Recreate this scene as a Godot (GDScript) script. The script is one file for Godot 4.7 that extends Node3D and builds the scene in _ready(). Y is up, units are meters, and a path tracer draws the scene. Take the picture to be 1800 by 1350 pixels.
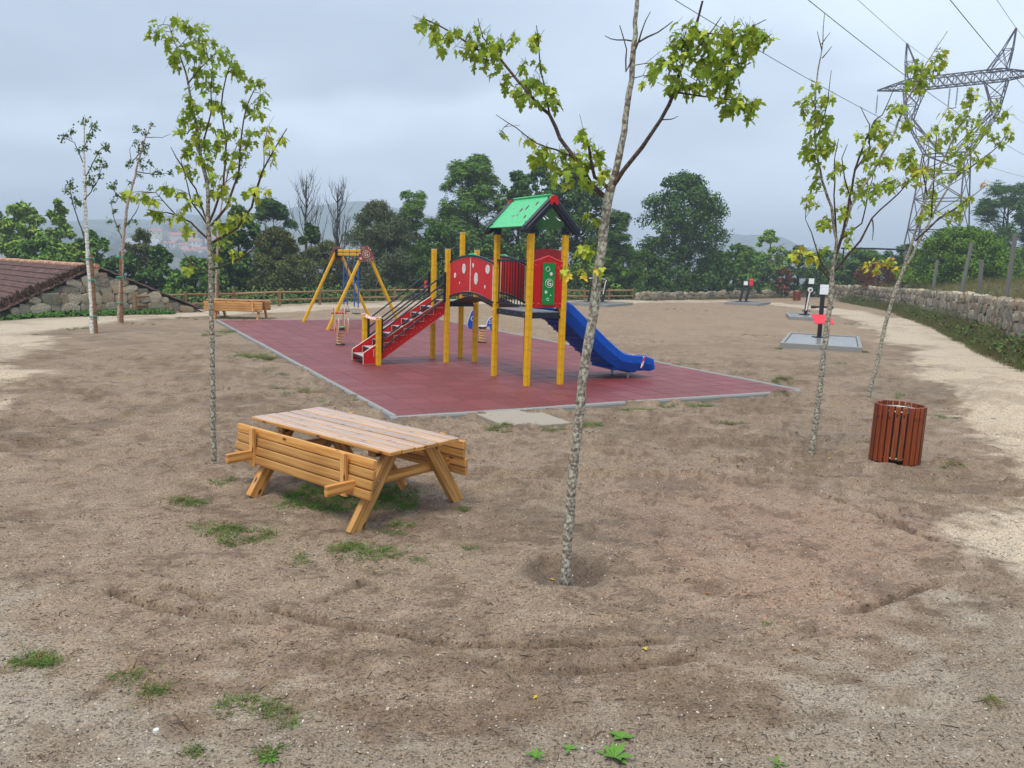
extends Node3D

# ---------------------------------------------------------------- mesh building
class MB:
	var v := PackedVector3Array()
	var n := PackedVector3Array()
	var c := PackedColorArray()
	var col := Color(1, 1, 1)
	var xf := Transform3D()

	func put(a: Vector3, b: Vector3, d: Vector3, na: Vector3, nb: Vector3, nd: Vector3) -> void:
		if (b - a).cross(d - a).dot(na) > 0.0:
			v.append(a); v.append(d); v.append(b)
			n.append(na); n.append(nd); n.append(nb)
		else:
			v.append(a); v.append(b); v.append(d)
			n.append(na); n.append(nb); n.append(nd)
		c.append(col); c.append(col); c.append(col)

	func face(p: Array, away: Vector3) -> void:
		var q := []
		for x in p:
			q.append(xf * (x as Vector3))
		var nn: Vector3 = (q[1] - q[0]).cross(q[2] - q[0]).normalized()
		var mid := Vector3.ZERO
		for x in q:
			mid += x
		mid /= q.size()
		if nn.dot(mid - xf * away) < 0.0:
			nn = -nn
		for k in range(1, q.size() - 1):
			put(q[0], q[k], q[k + 1], nn, nn, nn)

	func box(s: Vector3, at := Vector3.ZERO, bevel := 0.004, turn := Basis()) -> void:
		var keep := xf
		xf = xf * Transform3D(turn, at)
		var h := s / 2.0
		var b: float = minf(bevel, minf(h.x, minf(h.y, h.z)) * 0.6)
		var P := {}
		for sx in [-1, 1]:
			for sy in [-1, 1]:
				for sz in [-1, 1]:
					P[[sx, sy, sz, 0]] = Vector3(sx * h.x, sy * (h.y - b), sz * (h.z - b))
					P[[sx, sy, sz, 1]] = Vector3(sx * (h.x - b), sy * h.y, sz * (h.z - b))
					P[[sx, sy, sz, 2]] = Vector3(sx * (h.x - b), sy * (h.y - b), sz * h.z)
		for s1 in [-1, 1]:
			face([P[[s1, -1, -1, 0]], P[[s1, 1, -1, 0]], P[[s1, 1, 1, 0]], P[[s1, -1, 1, 0]]], Vector3.ZERO)
			face([P[[-1, s1, -1, 1]], P[[1, s1, -1, 1]], P[[1, s1, 1, 1]], P[[-1, s1, 1, 1]]], Vector3.ZERO)
			face([P[[-1, -1, s1, 2]], P[[1, -1, s1, 2]], P[[1, 1, s1, 2]], P[[-1, 1, s1, 2]]], Vector3.ZERO)
			for s2 in [-1, 1]:
				face([P[[s1, s2, -1, 0]], P[[s1, s2, 1, 0]], P[[s1, s2, 1, 1]], P[[s1, s2, -1, 1]]], Vector3.ZERO)
				face([P[[s1, -1, s2, 0]], P[[s1, 1, s2, 0]], P[[s1, 1, s2, 2]], P[[s1, -1, s2, 2]]], Vector3.ZERO)
				face([P[[-1, s1, s2, 1]], P[[1, s1, s2, 1]], P[[1, s1, s2, 2]], P[[-1, s1, s2, 2]]], Vector3.ZERO)
				for s3 in [-1, 1]:
					face([P[[s1, s2, s3, 0]], P[[s1, s2, s3, 1]], P[[s1, s2, s3, 2]]], Vector3.ZERO)
		xf = keep

	# a bar of rectangular section from a to b; w is its width across, d along `side`
	func bar(a: Vector3, b: Vector3, w: float, d: float, side := Vector3.UP, bevel := 0.003) -> void:
		var x := (b - a).normalized()
		var y := (side - x * side.dot(x)).normalized()
		var z := x.cross(y)
		box(Vector3(a.distance_to(b), d, w), (a + b) / 2.0, bevel, Basis(x, y, z))

	func tube(p: Array, r: Array, sides := 8, cap := true) -> void:
		var rings := []
		var t: Vector3 = (p[1] - p[0]).normalized()
		var s: Vector3 = t.cross(Vector3.RIGHT if absf(t.x) < 0.8 else Vector3.UP).normalized()
		for k in p.size():
			var dir: Vector3 = (p[mini(k + 1, p.size() - 1)] - p[maxi(k - 1, 0)]).normalized()
			s = (s - dir * s.dot(dir)).normalized()
			var o := dir.cross(s)
			var ring := []
			for j in sides:
				var a := TAU * j / sides
				var nn := s * cos(a) + o * sin(a)
				ring.append([xf * (p[k] + nn * (r[k] if k < r.size() else r[-1])), (xf.basis * nn).normalized()])
			rings.append(ring)
		for k in p.size() - 1:
			for j in sides:
				var A = rings[k][j]; var B = rings[k][(j + 1) % sides]
				var C = rings[k + 1][(j + 1) % sides]; var D = rings[k + 1][j]
				put(A[0], B[0], C[0], A[1], B[1], C[1])
				put(A[0], C[0], D[0], A[1], C[1], D[1])
		if cap:
			for e in [0, p.size() - 1]:
				var nn: Vector3 = xf.basis * ((p[0] - p[1]) if e == 0 else (p[-1] - p[-2])).normalized()
				for j in range(1, sides - 1):
					put(rings[e][0][0], rings[e][j][0], rings[e][j + 1][0], nn, nn, nn)

	# a flat outline in x/y given thickness d along z (centred on z = at)
	func prism(poly: PackedVector2Array, d: float, at := 0.0) -> void:
		var idx := Geometry2D.triangulate_polygon(poly)
		for s in [-1.0, 1.0]:
			var nn: Vector3 = (xf.basis * Vector3(0, 0, s)).normalized()
			for k in range(0, idx.size(), 3):
				var q := []
				for j in 3:
					q.append(xf * Vector3(poly[idx[k + j]].x, poly[idx[k + j]].y, at + s * d / 2.0))
				put(q[0], q[1], q[2], nn, nn, nn)
		var ccw := 1.0 if not Geometry2D.is_polygon_clockwise(poly) else -1.0
		for k in poly.size():
			var a := poly[k]; var b := poly[(k + 1) % poly.size()]
			if a.distance_to(b) < 1e-6:
				continue
			var e := (b - a).normalized()
			var nn := (xf.basis * Vector3(e.y * ccw, -e.x * ccw, 0)).normalized()
			var q0 := xf * Vector3(a.x, a.y, at - d / 2.0); var q1 := xf * Vector3(b.x, b.y, at - d / 2.0)
			var q2 := xf * Vector3(b.x, b.y, at + d / 2.0); var q3 := xf * Vector3(a.x, a.y, at + d / 2.0)
			put(q0, q1, q2, nn, nn, nn)
			put(q0, q2, q3, nn, nn, nn)

	func leaf(at: Vector3, dir: Vector3, nn: Vector3, l: float, w: float, fold := 0.15) -> void:
		var s := dir.cross(nn).normalized() * w * 0.5
		var m := at + dir * l * 0.45
		var up := nn * w * fold
		var tip := at + dir * l - nn * l * 0.12
		var L := m - s + up; var R := m + s + up
		v.append(at); v.append(L); v.append(tip); v.append(at); v.append(tip); v.append(R)
		for k in 6:
			n.append(nn); c.append(col)

	func done(m: Material) -> ArrayMesh:
		var a := []
		a.resize(Mesh.ARRAY_MAX)
		a[Mesh.ARRAY_VERTEX] = v; a[Mesh.ARRAY_NORMAL] = n; a[Mesh.ARRAY_COLOR] = c
		var am := ArrayMesh.new()
		if v.size() > 0:
			am.add_surface_from_arrays(Mesh.PRIMITIVE_TRIANGLES, a)
			am.surface_set_material(0, m)
		return am

var M := {}
var used := {}
var rng := RandomNumberGenerator.new()
var noise_a := FastNoiseLite.new()
var noise_b := FastNoiseLite.new()
var noise_c := FastNoiseLite.new()
var t0 := 0

func say(s: String) -> void:
	print("%6d ms  %s" % [Time.get_ticks_msec() - t0, s])

func numbered(called: String) -> String:
	var k: int = used.get(called, -1) + 1
	used[called] = k
	return called if k == 0 else "%s_%03d" % [called, k]

func thing(called: String, label: String, category: String, at := Vector3.ZERO, turn := 0.0, group := "") -> Node3D:
	var o := Node3D.new()
	o.name = numbered(called)
	add_child(o)
	o.position = at
	o.rotation.y = turn
	tag(o, label, category, group)
	return o

func tag(o: Node, label: String, category: String, group := "", kind := "") -> void:
	if label: o.set_meta("label", label)
	if category: o.set_meta("category", category)
	if group: o.set_meta("group", group)
	if kind: o.set_meta("kind", kind)

func obj(called: String, b, m: Material, parent: Node = null, xf := Transform3D()) -> MeshInstance3D:
	var o := MeshInstance3D.new()
	o.mesh = b.done(m) if b is MB else b
	o.name = called if parent else numbered(called)
	o.transform = xf
	if parent == null:
		add_child(o)
	else:
		parent.add_child(o, true)
	return o

func rnd(a: float, b: float) -> float:
	return rng.randf_range(a, b)

func dirs() -> Vector3:
	var z := rnd(-1, 1)
	var a := rnd(0, TAU)
	var r := sqrt(1.0 - z * z)
	return Vector3(r * cos(a), z, r * sin(a))

# ---------------------------------------------------------------- materials
func lin(r: float, g: float, b: float) -> Color:
	return Color(r, g, b).linear_to_srgb()

func mat(key: String, color: Color, rough := 0.7, metal := 0.0) -> StandardMaterial3D:
	var m := StandardMaterial3D.new()
	m.resource_name = key
	m.albedo_color = color
	m.roughness = rough
	m.metallic = metal
	M[key] = m
	return m

func tex(img: Image) -> ImageTexture:
	img.generate_mipmaps()
	return ImageTexture.create_from_image(img)

# a tile of random specks over an even tone; grey levels are sRGB
func speckle(size: int, base: float, count: int, lo: float, hi: float, most: int, sd: int, warm := 0.0) -> Image:
	rng.seed = sd
	var im := Image.create_empty(size, size, false, Image.FORMAT_RGB8)
	im.fill(Color(base, base, base))
	for k in count:
		var t := rnd(lo, hi)
		var w := rng.randi_range(1, most)
		var h := rng.randi_range(1, most)
		var q := rnd(-warm, warm)
		im.fill_rect(Rect2i(rng.randi_range(0, size - 1), rng.randi_range(0, size - 1), w, h), Color(t + q, t, t - q))
	return im

func normal_of(im: Image, depth: float) -> ImageTexture:
	var b: Image = im.duplicate()
	b.convert(Image.FORMAT_L8)
	b.convert(Image.FORMAT_RGBA8)
	b.bump_map_to_normal_map(depth)
	return tex(b)

# noise picture through a ramp of colours
func ramp_noise(size: int, freq: float, octaves: int, stops: Array, sd: int, squash := Vector2(1, 1), kind := FastNoiseLite.TYPE_SIMPLEX_SMOOTH) -> Image:
	var f := FastNoiseLite.new()
	f.seed = sd
	f.noise_type = kind
	f.frequency = freq
	f.fractal_octaves = octaves
	var im := Image.create_empty(size, size, false, Image.FORMAT_RGB8)
	var g := Gradient.new()
	var off := PackedFloat32Array(); var cs := PackedColorArray()
	for s in stops:
		off.append(s[0]); cs.append(s[1])
	g.offsets = off
	g.colors = cs
	var R := size / TAU
	for y in size:
		for x in size:
			# on a torus, so that the tile closes
			var a := TAU * x / size * 1.0
			var nx := R * cos(a) * squash.x; var nz := R * sin(a) * squash.x
			var t: float
			var yy := y * squash.y
			var k := float(y) / size
			t = lerpf(f.get_noise_3d(nx, yy, nz), f.get_noise_3d(nx, yy - size * squash.y, nz), smoothstep(0.75, 1.0, k))
			im.set_pixel(x, y, g.sample(clampf(t * 0.75 + 0.5, 0, 1)))
	return im

func textured(key: String, im: Image, per_metre: float, rough: float, bump := 0.0, world := false, tint := Color(1, 1, 1)) -> StandardMaterial3D:
	var m := mat(key, tint, rough)
	m.albedo_texture = tex(im)
	m.uv1_triplanar = true
	m.uv1_world_triplanar = world
	m.uv1_scale = Vector3.ONE * per_metre
	if bump > 0.0:
		m.normal_enabled = true
		m.normal_texture = normal_of(im, bump)
		m.normal_scale = 1.0
	return m

# painted or moulded surfaces: faintly uneven, with dust specks and rubbed streaks
var scuffs: Image
var scuff_tex: ImageTexture
var scuff_rough: ImageTexture

func plastic(key: String, color: Color, rough: float) -> void:
	if scuffs == null:
		scuffs = ramp_noise(512, 0.018, 4, [[0.0, Color(0.84, 0.83, 0.81)], [0.4, Color(0.95, 0.945, 0.94)], [1.0, Color(1, 1, 1)]], 71)
		rng.seed = 72
		for k in 900:
			var g := rnd(0.68, 0.92)
			var long := rng.randf() < 0.3
			scuffs.fill_rect(Rect2i(rng.randi_range(0, 500), rng.randi_range(0, 500), rng.randi_range(4, 22) if long else rng.randi_range(1, 3), rng.randi_range(1, 2)), Color(g, g * 0.985, g * 0.96))
		scuff_tex = tex(scuffs)
		scuff_rough = tex(ramp_noise(256, 0.03, 4, [[0.0, Color(0.7, 0.7, 0.7)], [0.5, Color(0.85, 0.85, 0.85)], [1.0, Color(1, 1, 1)]], 73))
	var m := mat(key, color, rough * 1.15)
	m.albedo_texture = scuff_tex
	m.roughness_texture = scuff_rough
	m.metallic_specular = 0.32
	m.uv1_triplanar = true
	m.uv1_scale = Vector3.ONE * 1.3

func leafy(key: String, color: Color, back: float) -> StandardMaterial3D:
	var m := mat(key, color, 0.65)
	m.metallic_specular = 0.25
	m.cull_mode = BaseMaterial3D.CULL_DISABLED
	m.backlight_enabled = true
	m.backlight = Color(back, back * 1.1, back * 0.35)
	return m

func materials() -> void:
	var soil := speckle(2048, 0.80, 380000, 0.52, 1.0, 4, 11, 0.03)
	for k in 70000:
		var g := rnd(0.42, 1.0)
		var q := rnd(-0.04, 0.05)
		soil.fill_rect(Rect2i(rng.randi_range(0, 2040), rng.randi_range(0, 2040), rng.randi_range(2, 7), rng.randi_range(2, 6)), Color(g + q, g, g - q))
	for k in 26000:
		# flakes, crumbs and pale grit
		var dark := rng.randf() < 0.6
		var g := rnd(0.38, 0.56) if dark else rnd(0.9, 1.0)
		soil.fill_rect(Rect2i(rng.randi_range(0, 2040), rng.randi_range(0, 2040), rng.randi_range(2, 12) if dark else rng.randi_range(2, 5), rng.randi_range(1, 4)), Color(g, g * 0.96, g * 0.92))
	var m := textured("soil", soil, 0.25, 0.92, 4.0, true)
	m.vertex_color_use_as_albedo = true
	say("soil")
	var rub := speckle(512, 0.86, 50000, 0.7, 1.0, 2, 12)
	for k in 500:
		rub.fill_rect(Rect2i(rng.randi_range(0, 509), rng.randi_range(0, 509), rng.randi_range(1, 2), 1), Color(0.98, 1.0, 1.0))
	for k in 4:
		m = textured("rubber%d" % k, rub, 1.7, 0.5, 0.8, true, [lin(0.235, 0.040, 0.040), lin(0.27, 0.052, 0.052), lin(0.21, 0.036, 0.036), lin(0.255, 0.058, 0.058)][k])
	var con := speckle(512, 0.85, 26000, 0.7, 0.98, 3, 13, 0.01)
	textured("concrete", con, 1.5, 0.9, 0.8, true, lin(0.36, 0.36, 0.35))
	textured("concrete_pale", con, 1.5, 0.9, 0.8, true, lin(0.45, 0.385, 0.31))
	textured("concrete_post", con, 2.5, 0.95, 1.0, false, lin(0.22, 0.21, 0.19))
	textured("wet_slab", con, 1.5, 0.2, 0.3, true, lin(0.36, 0.36, 0.35))
	var st := ramp_noise(256, 0.035, 4, [[0.0, Color(0.36, 0.33, 0.28)], [0.4, Color(0.60, 0.56, 0.49)], [0.6, Color(0.70, 0.67, 0.60)], [0.75, Color(0.78, 0.75, 0.68)], [1.0, Color(0.55, 0.52, 0.42)]], 21)
	for k in 5:
		m = textured("stone%d" % k, st, 1.1, 0.95, 2.0, false, [lin(0.75, 0.73, 0.69), lin(0.88, 0.82, 0.73), lin(0.52, 0.51, 0.48), lin(0.75, 0.63, 0.52), lin(1.0, 0.96, 0.89)][k])
		m.uv1_offset = Vector3(k * 0.37, k * 0.21, k * 0.53)
	mat("mortar", lin(0.10, 0.085, 0.065), 1.0)
	mat("lime", lin(0.13, 0.118, 0.098), 1.0)
	var bark := ramp_noise(512, 0.022, 5, [[0.0, Color(0.30, 0.25, 0.21)], [0.36, Color(0.45, 0.40, 0.35)], [0.50, Color(0.55, 0.51, 0.46)], [0.56, Color(0.66, 0.65, 0.58)], [0.75, Color(0.77, 0.77, 0.70)], [1.0, Color(0.62, 0.66, 0.50)]], 31, Vector2(1, 0.8))
	textured("lichen_bark", bark, 2.8, 0.95, 2.5)
	textured("branch_bark", bark, 5.0, 0.9, 1.5, false, Color(0.55, 0.48, 0.43))
	textured("dark_bark", bark, 1.0, 0.95, 2.5, false, Color(0.45, 0.42, 0.38))
	textured("pale_bark", bark, 1.0, 0.95, 2.5, false, Color(0.85, 0.82, 0.76))
	var birch := ramp_noise(256, 0.03, 3, [[0.0, Color(0.16, 0.14, 0.13)], [0.28, Color(0.45, 0.41, 0.38)], [0.36, Color(0.86, 0.85, 0.82)], [1.0, Color(0.94, 0.93, 0.9)]], 32, Vector2(0.6, 2.6))
	textured("birch_bark", birch, 2.2, 0.8)
	textured("pink_bark", birch, 2.2, 0.8, 0.0, false, Color(0.80, 0.71, 0.65))
	# sawn pine: rings drawn out along x, with knots
	var pine := ramp_noise(512, 0.02, 3, [[0.0, Color(0.62, 0.42, 0.20)], [0.35, Color(0.76, 0.55, 0.29)], [0.6, Color(0.84, 0.64, 0.37)], [1.0, Color(0.90, 0.72, 0.46)]], 41, Vector2(0.10, 2.4))
	rng.seed = 42
	for k in 9:
		var kx := rng.randi_range(20, 490); var ky := rng.randi_range(20, 490)
		for dy in range(-12, 13):
			for dx in range(-26, 27):
				var q := sqrt(dx * dx / 5.0 + dy * dy)
				if q < 11.5:
					var pc := pine.get_pixel(kx + dx if kx + dx < 512 and kx + dx >= 0 else 0, clampi(ky + dy, 0, 511))
					var ring := 0.75 + 0.2 * sin(q * 2.2)
					var kk: float = smoothstep(11.5, 3.0, q)
					if kx + dx < 512 and kx + dx >= 0:
						pine.set_pixel(kx + dx, clampi(ky + dy, 0, 511), pc.lerp(Color(0.42 * ring, 0.24 * ring, 0.10 * ring), kk))
	for k in 4:
		m = textured("pine%d" % k, pine, 1.1, 0.55, 0.7, false, [Color(0.93, 0.91, 0.88), Color(1.0, 0.97, 0.95), Color(0.86, 0.83, 0.78), Color(0.97, 0.92, 0.84)][k])
		m.uv1_offset = Vector3(k * 0.31, k * 0.27, k * 0.43)
		m = textured("pine_top%d" % k, pine, 1.1, 0.22, 0.25, false, [Color(0.93, 0.91, 0.88), Color(1.0, 0.97, 0.95), Color(0.86, 0.83, 0.78), Color(0.97, 0.92, 0.84)][k])
		m.metallic_specular = 0.8
		m.clearcoat_enabled = true
		m.clearcoat = 1.0
		m.clearcoat_roughness = 0.12
		m.uv1_offset = Vector3(k * 0.23, k * 0.61, k * 0.17)
		m = textured("red_wood%d" % k, pine, 1.6, 0.45, 0.6, false, [Color(0.62, 0.38, 0.27), Color(0.68, 0.42, 0.29), Color(0.54, 0.32, 0.22), Color(0.66, 0.45, 0.34)][k])
		m.uv1_offset = Vector3(k * 0.13, k * 0.41, k * 0.57)
		m = textured("fence_wood%d" % k, pine, 0.9, 0.85, 1.0, false, [Color(0.70, 0.73, 0.88), Color(0.76, 0.80, 0.98), Color(0.63, 0.66, 0.80), Color(0.62, 0.60, 0.66)][k])
		m.uv1_offset = Vector3(k * 0.29, k * 0.11, k * 0.73)
	say("wood")
	plastic("yellow", lin(0.80, 0.44, 0.012), 0.38)
	plastic("red", lin(0.60, 0.012, 0.014), 0.42)
	plastic("red_panel", lin(0.64, 0.025, 0.03), 0.45)
	mat("pale_red", lin(0.75, 0.10, 0.11), 0.45)
	plastic("black", lin(0.016, 0.018, 0.024), 0.42)
	plastic("navy", lin(0.022, 0.028, 0.045), 0.4)
	mat("tread", lin(0.50, 0.47, 0.48), 0.28)
	plastic("white", lin(0.78, 0.76, 0.72), 0.5)
	plastic("cream", lin(0.72, 0.62, 0.50), 0.5)
	plastic("mint", lin(0.09, 0.56, 0.23), 0.35)
	plastic("green", lin(0.01, 0.26, 0.05), 0.4)
	plastic("blue", lin(0.004, 0.085, 0.50), 0.38)
	mat("rope_blue", lin(0.006, 0.12, 0.45), 0.7)
	mat("steel", lin(0.5, 0.5, 0.5), 0.35, 0.9)
	mat("plate_brown", lin(0.24, 0.062, 0.04), 0.5)
	mat("orange", lin(0.62, 0.20, 0.10), 0.5)
	mat("spring", lin(0.70, 0.42, 0.10), 0.4)
	mat("rubber_black", lin(0.02, 0.02, 0.02), 0.75)
	mat("seat_red", lin(0.72, 0.03, 0.05), 0.5)
	mat("machine", lin(0.014, 0.014, 0.018), 0.4)
	mat("tie", lin(0.0, 0.30, 0.20), 0.7)
	mat("pylon", lin(0.10, 0.085, 0.095), 0.7, 0.3)
	mat("wire", lin(0.05, 0.05, 0.06), 0.6)
	mat("insulator", lin(0.16, 0.15, 0.17), 0.4)
	mat("wall_white", lin(0.72, 0.70, 0.66), 0.9)
	mat("wall_cream", lin(0.62, 0.52, 0.38), 0.9)
	mat("tile_red", lin(0.40, 0.12, 0.06), 0.9)
	mat("pane", lin(0.05, 0.06, 0.07), 0.3)
	mat("tunnel", lin(0.75, 0.78, 0.80), 0.5)
	textured("roof_tile", ramp_noise(256, 0.03, 4, [[0.0, Color(0.20, 0.16, 0.14)], [0.42, Color(0.28, 0.20, 0.175)], [0.6, Color(0.37, 0.255, 0.22)], [1.0, Color(0.50, 0.37, 0.32)]], 51), 0.8, 0.9, 1.5)
	textured("ridge_tile", ramp_noise(256, 0.03, 4, [[0.0, Color(0.42, 0.30, 0.24)], [0.45, Color(0.66, 0.44, 0.34)], [0.6, Color(0.76, 0.58, 0.47)], [1.0, Color(0.70, 0.66, 0.58)]], 52), 1.2, 0.9, 1.5)
	# stripes of the barrier tape: red print on white
	var tape := Image.create_empty(64, 64, false, Image.FORMAT_RGB8)
	for y in 64:
		for x in 64:
			tape.set_pixel(x, y, Color(0.80, 0.12, 0.12) if (x + y) % 64 < 30 else Color(0.92, 0.90, 0.89))
	textured("tape", tape, 6.5, 0.5)
	# print on the machine sign: rows of small grey marks on white
	var sg := Image.create_empty(64, 64, false, Image.FORMAT_RGB8)
	sg.fill(Color(0.93, 0.94, 0.95))
	rng.seed = 9
	for r in 3:
		for k in 7:
			if rng.randf() < 0.75:
				sg.fill_rect(Rect2i(8 + k * 7, 14 + r * 14, rng.randi_range(2, 5), 5), Color(0.72, 0.74, 0.78))
	textured("sign", sg, 4.0, 0.4)
	for k in 3:
		m = leafy("grass%d" % k, [lin(0.9, 0.9, 0.9), lin(1, 1, 1), lin(1, 1, 1)][k], 0.10)
		m.vertex_color_use_as_albedo = true
	m = leafy("crown", Color(1, 1, 1), 0.06)
	m.vertex_color_use_as_albedo = true
	var hues := [lin(0.20, 0.29, 0.034), lin(0.28, 0.36, 0.042), lin(0.37, 0.42, 0.05), lin(0.60, 0.42, 0.04), lin(0.48, 0.18, 0.05), lin(0.15, 0.235, 0.03), lin(0.50, 0.48, 0.07)]
	for k in hues.size():
		leafy("maple%d" % k, hues[k], 0.5)
	leafy("weed", lin(0.11, 0.24, 0.04), 0.1)
	m = mat("tinted", Color(1, 1, 1), 0.95)
	m.vertex_color_use_as_albedo = true
	var forest := ramp_noise(512, 0.05, 4, [[0.0, Color(0.10, 0.15, 0.09)], [0.45, Color(0.20, 0.27, 0.17)], [0.6, Color(0.27, 0.34, 0.21)], [1.0, Color(0.42, 0.46, 0.31)]], 61)
	textured("forest", forest, 0.004, 1.0, 0.0, true)
	say("materials")

# ---------------------------------------------------------------- ground
const PARK := [Vector2(-60, 30), Vector2(-24, -14), Vector2(-17.6, -24.5), Vector2(-16.2, -30), Vector2(-14.6, -34), Vector2(-12.6, -38.6), Vector2(-10.6, -42), Vector2(-7.6, -46.6), Vector2(-3.6, -51), Vector2(1, -53.8), Vector2(5, -55.6), Vector2(9.5, -60), Vector2(13.5, -64.5), Vector2(20, -71.5), Vector2(27, -78.5), Vector2(33, -79), Vector2(70, -70), Vector2(90, 30)]
const WALL := [Vector2(8, 2), Vector2(13.4, -17), Vector2(16.4, -25.5), Vector2(20.6, -36.2), Vector2(25.9, -52.5), Vector2(28.8, -68.0), Vector2(30, -76)]
const LOOP := [Vector2(0, -2.35), Vector2(3.0, -3.0), Vector2(5.9, -6.0), Vector2(7.9, -9.2), Vector2(9.5, -13.3), Vector2(12.5, -20.5), Vector2(15.4, -28.5), Vector2(19.2, -41), Vector2(20.6, -52), Vector2(18.5, -61), Vector2(13, -59.5), Vector2(6, -53.3), Vector2(-2, -48.5), Vector2(-6.6, -43.3), Vector2(-10.3, -37), Vector2(-13.8, -31.2), Vector2(-15.5, -27), Vector2(-15.4, -23.4), Vector2(-12.3, -17.1), Vector2(-10.0, -12.5), Vector2(-7.9, -8.2), Vector2(-6.3, -4.4), Vector2(-3.3, -2.45), Vector2(0, -2.35)]
const RUTS := [[0.028, [Vector2(-1.56, -5.05), Vector2(-1.07, -4.91), Vector2(-0.31, -4.74), Vector2(0.41, -4.74), Vector2(1.04, -4.85)]], [0.03, [Vector2(3.36, -8.37), Vector2(3.7, -7.75), Vector2(3.9, -7.02)]], [0.026, [Vector2(2.39, -5.36), Vector2(2.82, -5.58), Vector2(3.49, -6.06)]], [0.024, [Vector2(-2.48, -5.5), Vector2(-2.01, -5.24)]], [0.02, [Vector2(-1.31, -5.29), Vector2(-1.06, -5.66)]], [0.026, [Vector2(-2.77, -5.33), Vector2(-2.17, -5.05), Vector2(-1.52, -4.92)]], [0.018, [Vector2(-0.2, -4.5), Vector2(0.5, -4.45), Vector2(1.2, -4.62)]], [0.005, [Vector2(2.2, -7.6), Vector2(2.1, -6.6), Vector2(1.75, -5.6), Vector2(1.3, -4.95)]]]

const PRINTS := [Vector3(-1.14, -3.87, -0.33), Vector3(-1.64, -3.75, -0.31), Vector3(3.09, -7.49, 0.85), Vector3(-1.22, -5.92, -0.71), Vector3(-1.53, -3.88, -0.91), Vector3(3.15, -7.67, 0.98), Vector3(2.36, -4.21, -0.61), Vector3(1.29, -7.07, 1.13), Vector3(2.86, -3.82, 0.34), Vector3(1.56, -5.74, -1.03), Vector3(0.34, -3.83, 1.39), Vector3(2.77, -5.98, -0.64), Vector3(3.03, -6.12, 1.22), Vector3(2.66, -5.76, -0.28), Vector3(1.11, -5.34, -1.08), Vector3(-0.71, -7.57, -1.46), Vector3(-2.31, -6.43, -0.70), Vector3(0.71, -5.56, -0.50), Vector3(3.58, -4.22, -0.28), Vector3(-1.34, -6.47, -0.72), Vector3(-0.39, -7.16, -0.57), Vector3(0.86, -8.16, -1.28), Vector3(-2.22, -4.36, 0.85), Vector3(1.22, -4.40, -0.54), Vector3(-1.50, -5.49, -1.46), Vector3(1.72, -8.11, 1.46), Vector3(1.96, -8.53, -1.54), Vector3(-0.81, -8.57, 0.88), Vector3(-0.06, -8.42, 0.39), Vector3(2.47, -4.66, -0.99), Vector3(0.15, -3.99, -0.38), Vector3(3.36, -4.84, -1.57), Vector3(-2.32, -4.12, 0.91), Vector3(-0.35, -4.64, -1.29), Vector3(3.49, -5.30, -0.93), Vector3(-2.23, -3.72, -1.06), Vector3(1.60, -4.04, -1.47), Vector3(0.44, -4.45, 1.59), Vector3(-1.84, -5.87, 0.88), Vector3(-0.06, -8.72, -0.07), Vector3(-1.10, -5.23, -1.48), Vector3(0.01, -4.45, 1.25), Vector3(2.55, -5.70, -1.50), Vector3(-1.02, -4.42, -0.93), Vector3(-1.16, -7.94, -1.15), Vector3(-2.28, -8.32, 0.21)]

func near_line(p: Vector2, line: Array) -> float:
	var d := 1e9
	for k in line.size() - 1:
		var a: Vector2 = line[k]
		var b: Vector2 = line[k + 1]
		var e := b - a
		var t := clampf((p - a).dot(e) / e.length_squared(), 0, 1)
		d = minf(d, p.distance_squared_to(a + e * t))
	return sqrt(d)

# metres to the right of the stone wall (negative on the park's side)
func past_wall(p: Vector2) -> float:
	if p.y > 2.0:
		return p.x - 8.0
	if p.y < -76.0:
		return p.x - 30.0
	for k in WALL.size() - 1:
		if p.y <= WALL[k].y and p.y >= WALL[k + 1].y:
			var t: float = (p.y - WALL[k].y) / (WALL[k + 1].y - WALL[k].y)
			return p.x - lerpf(WALL[k].x, WALL[k + 1].x, t)
	return -10.0

var park_poly := PackedVector2Array()

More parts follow.
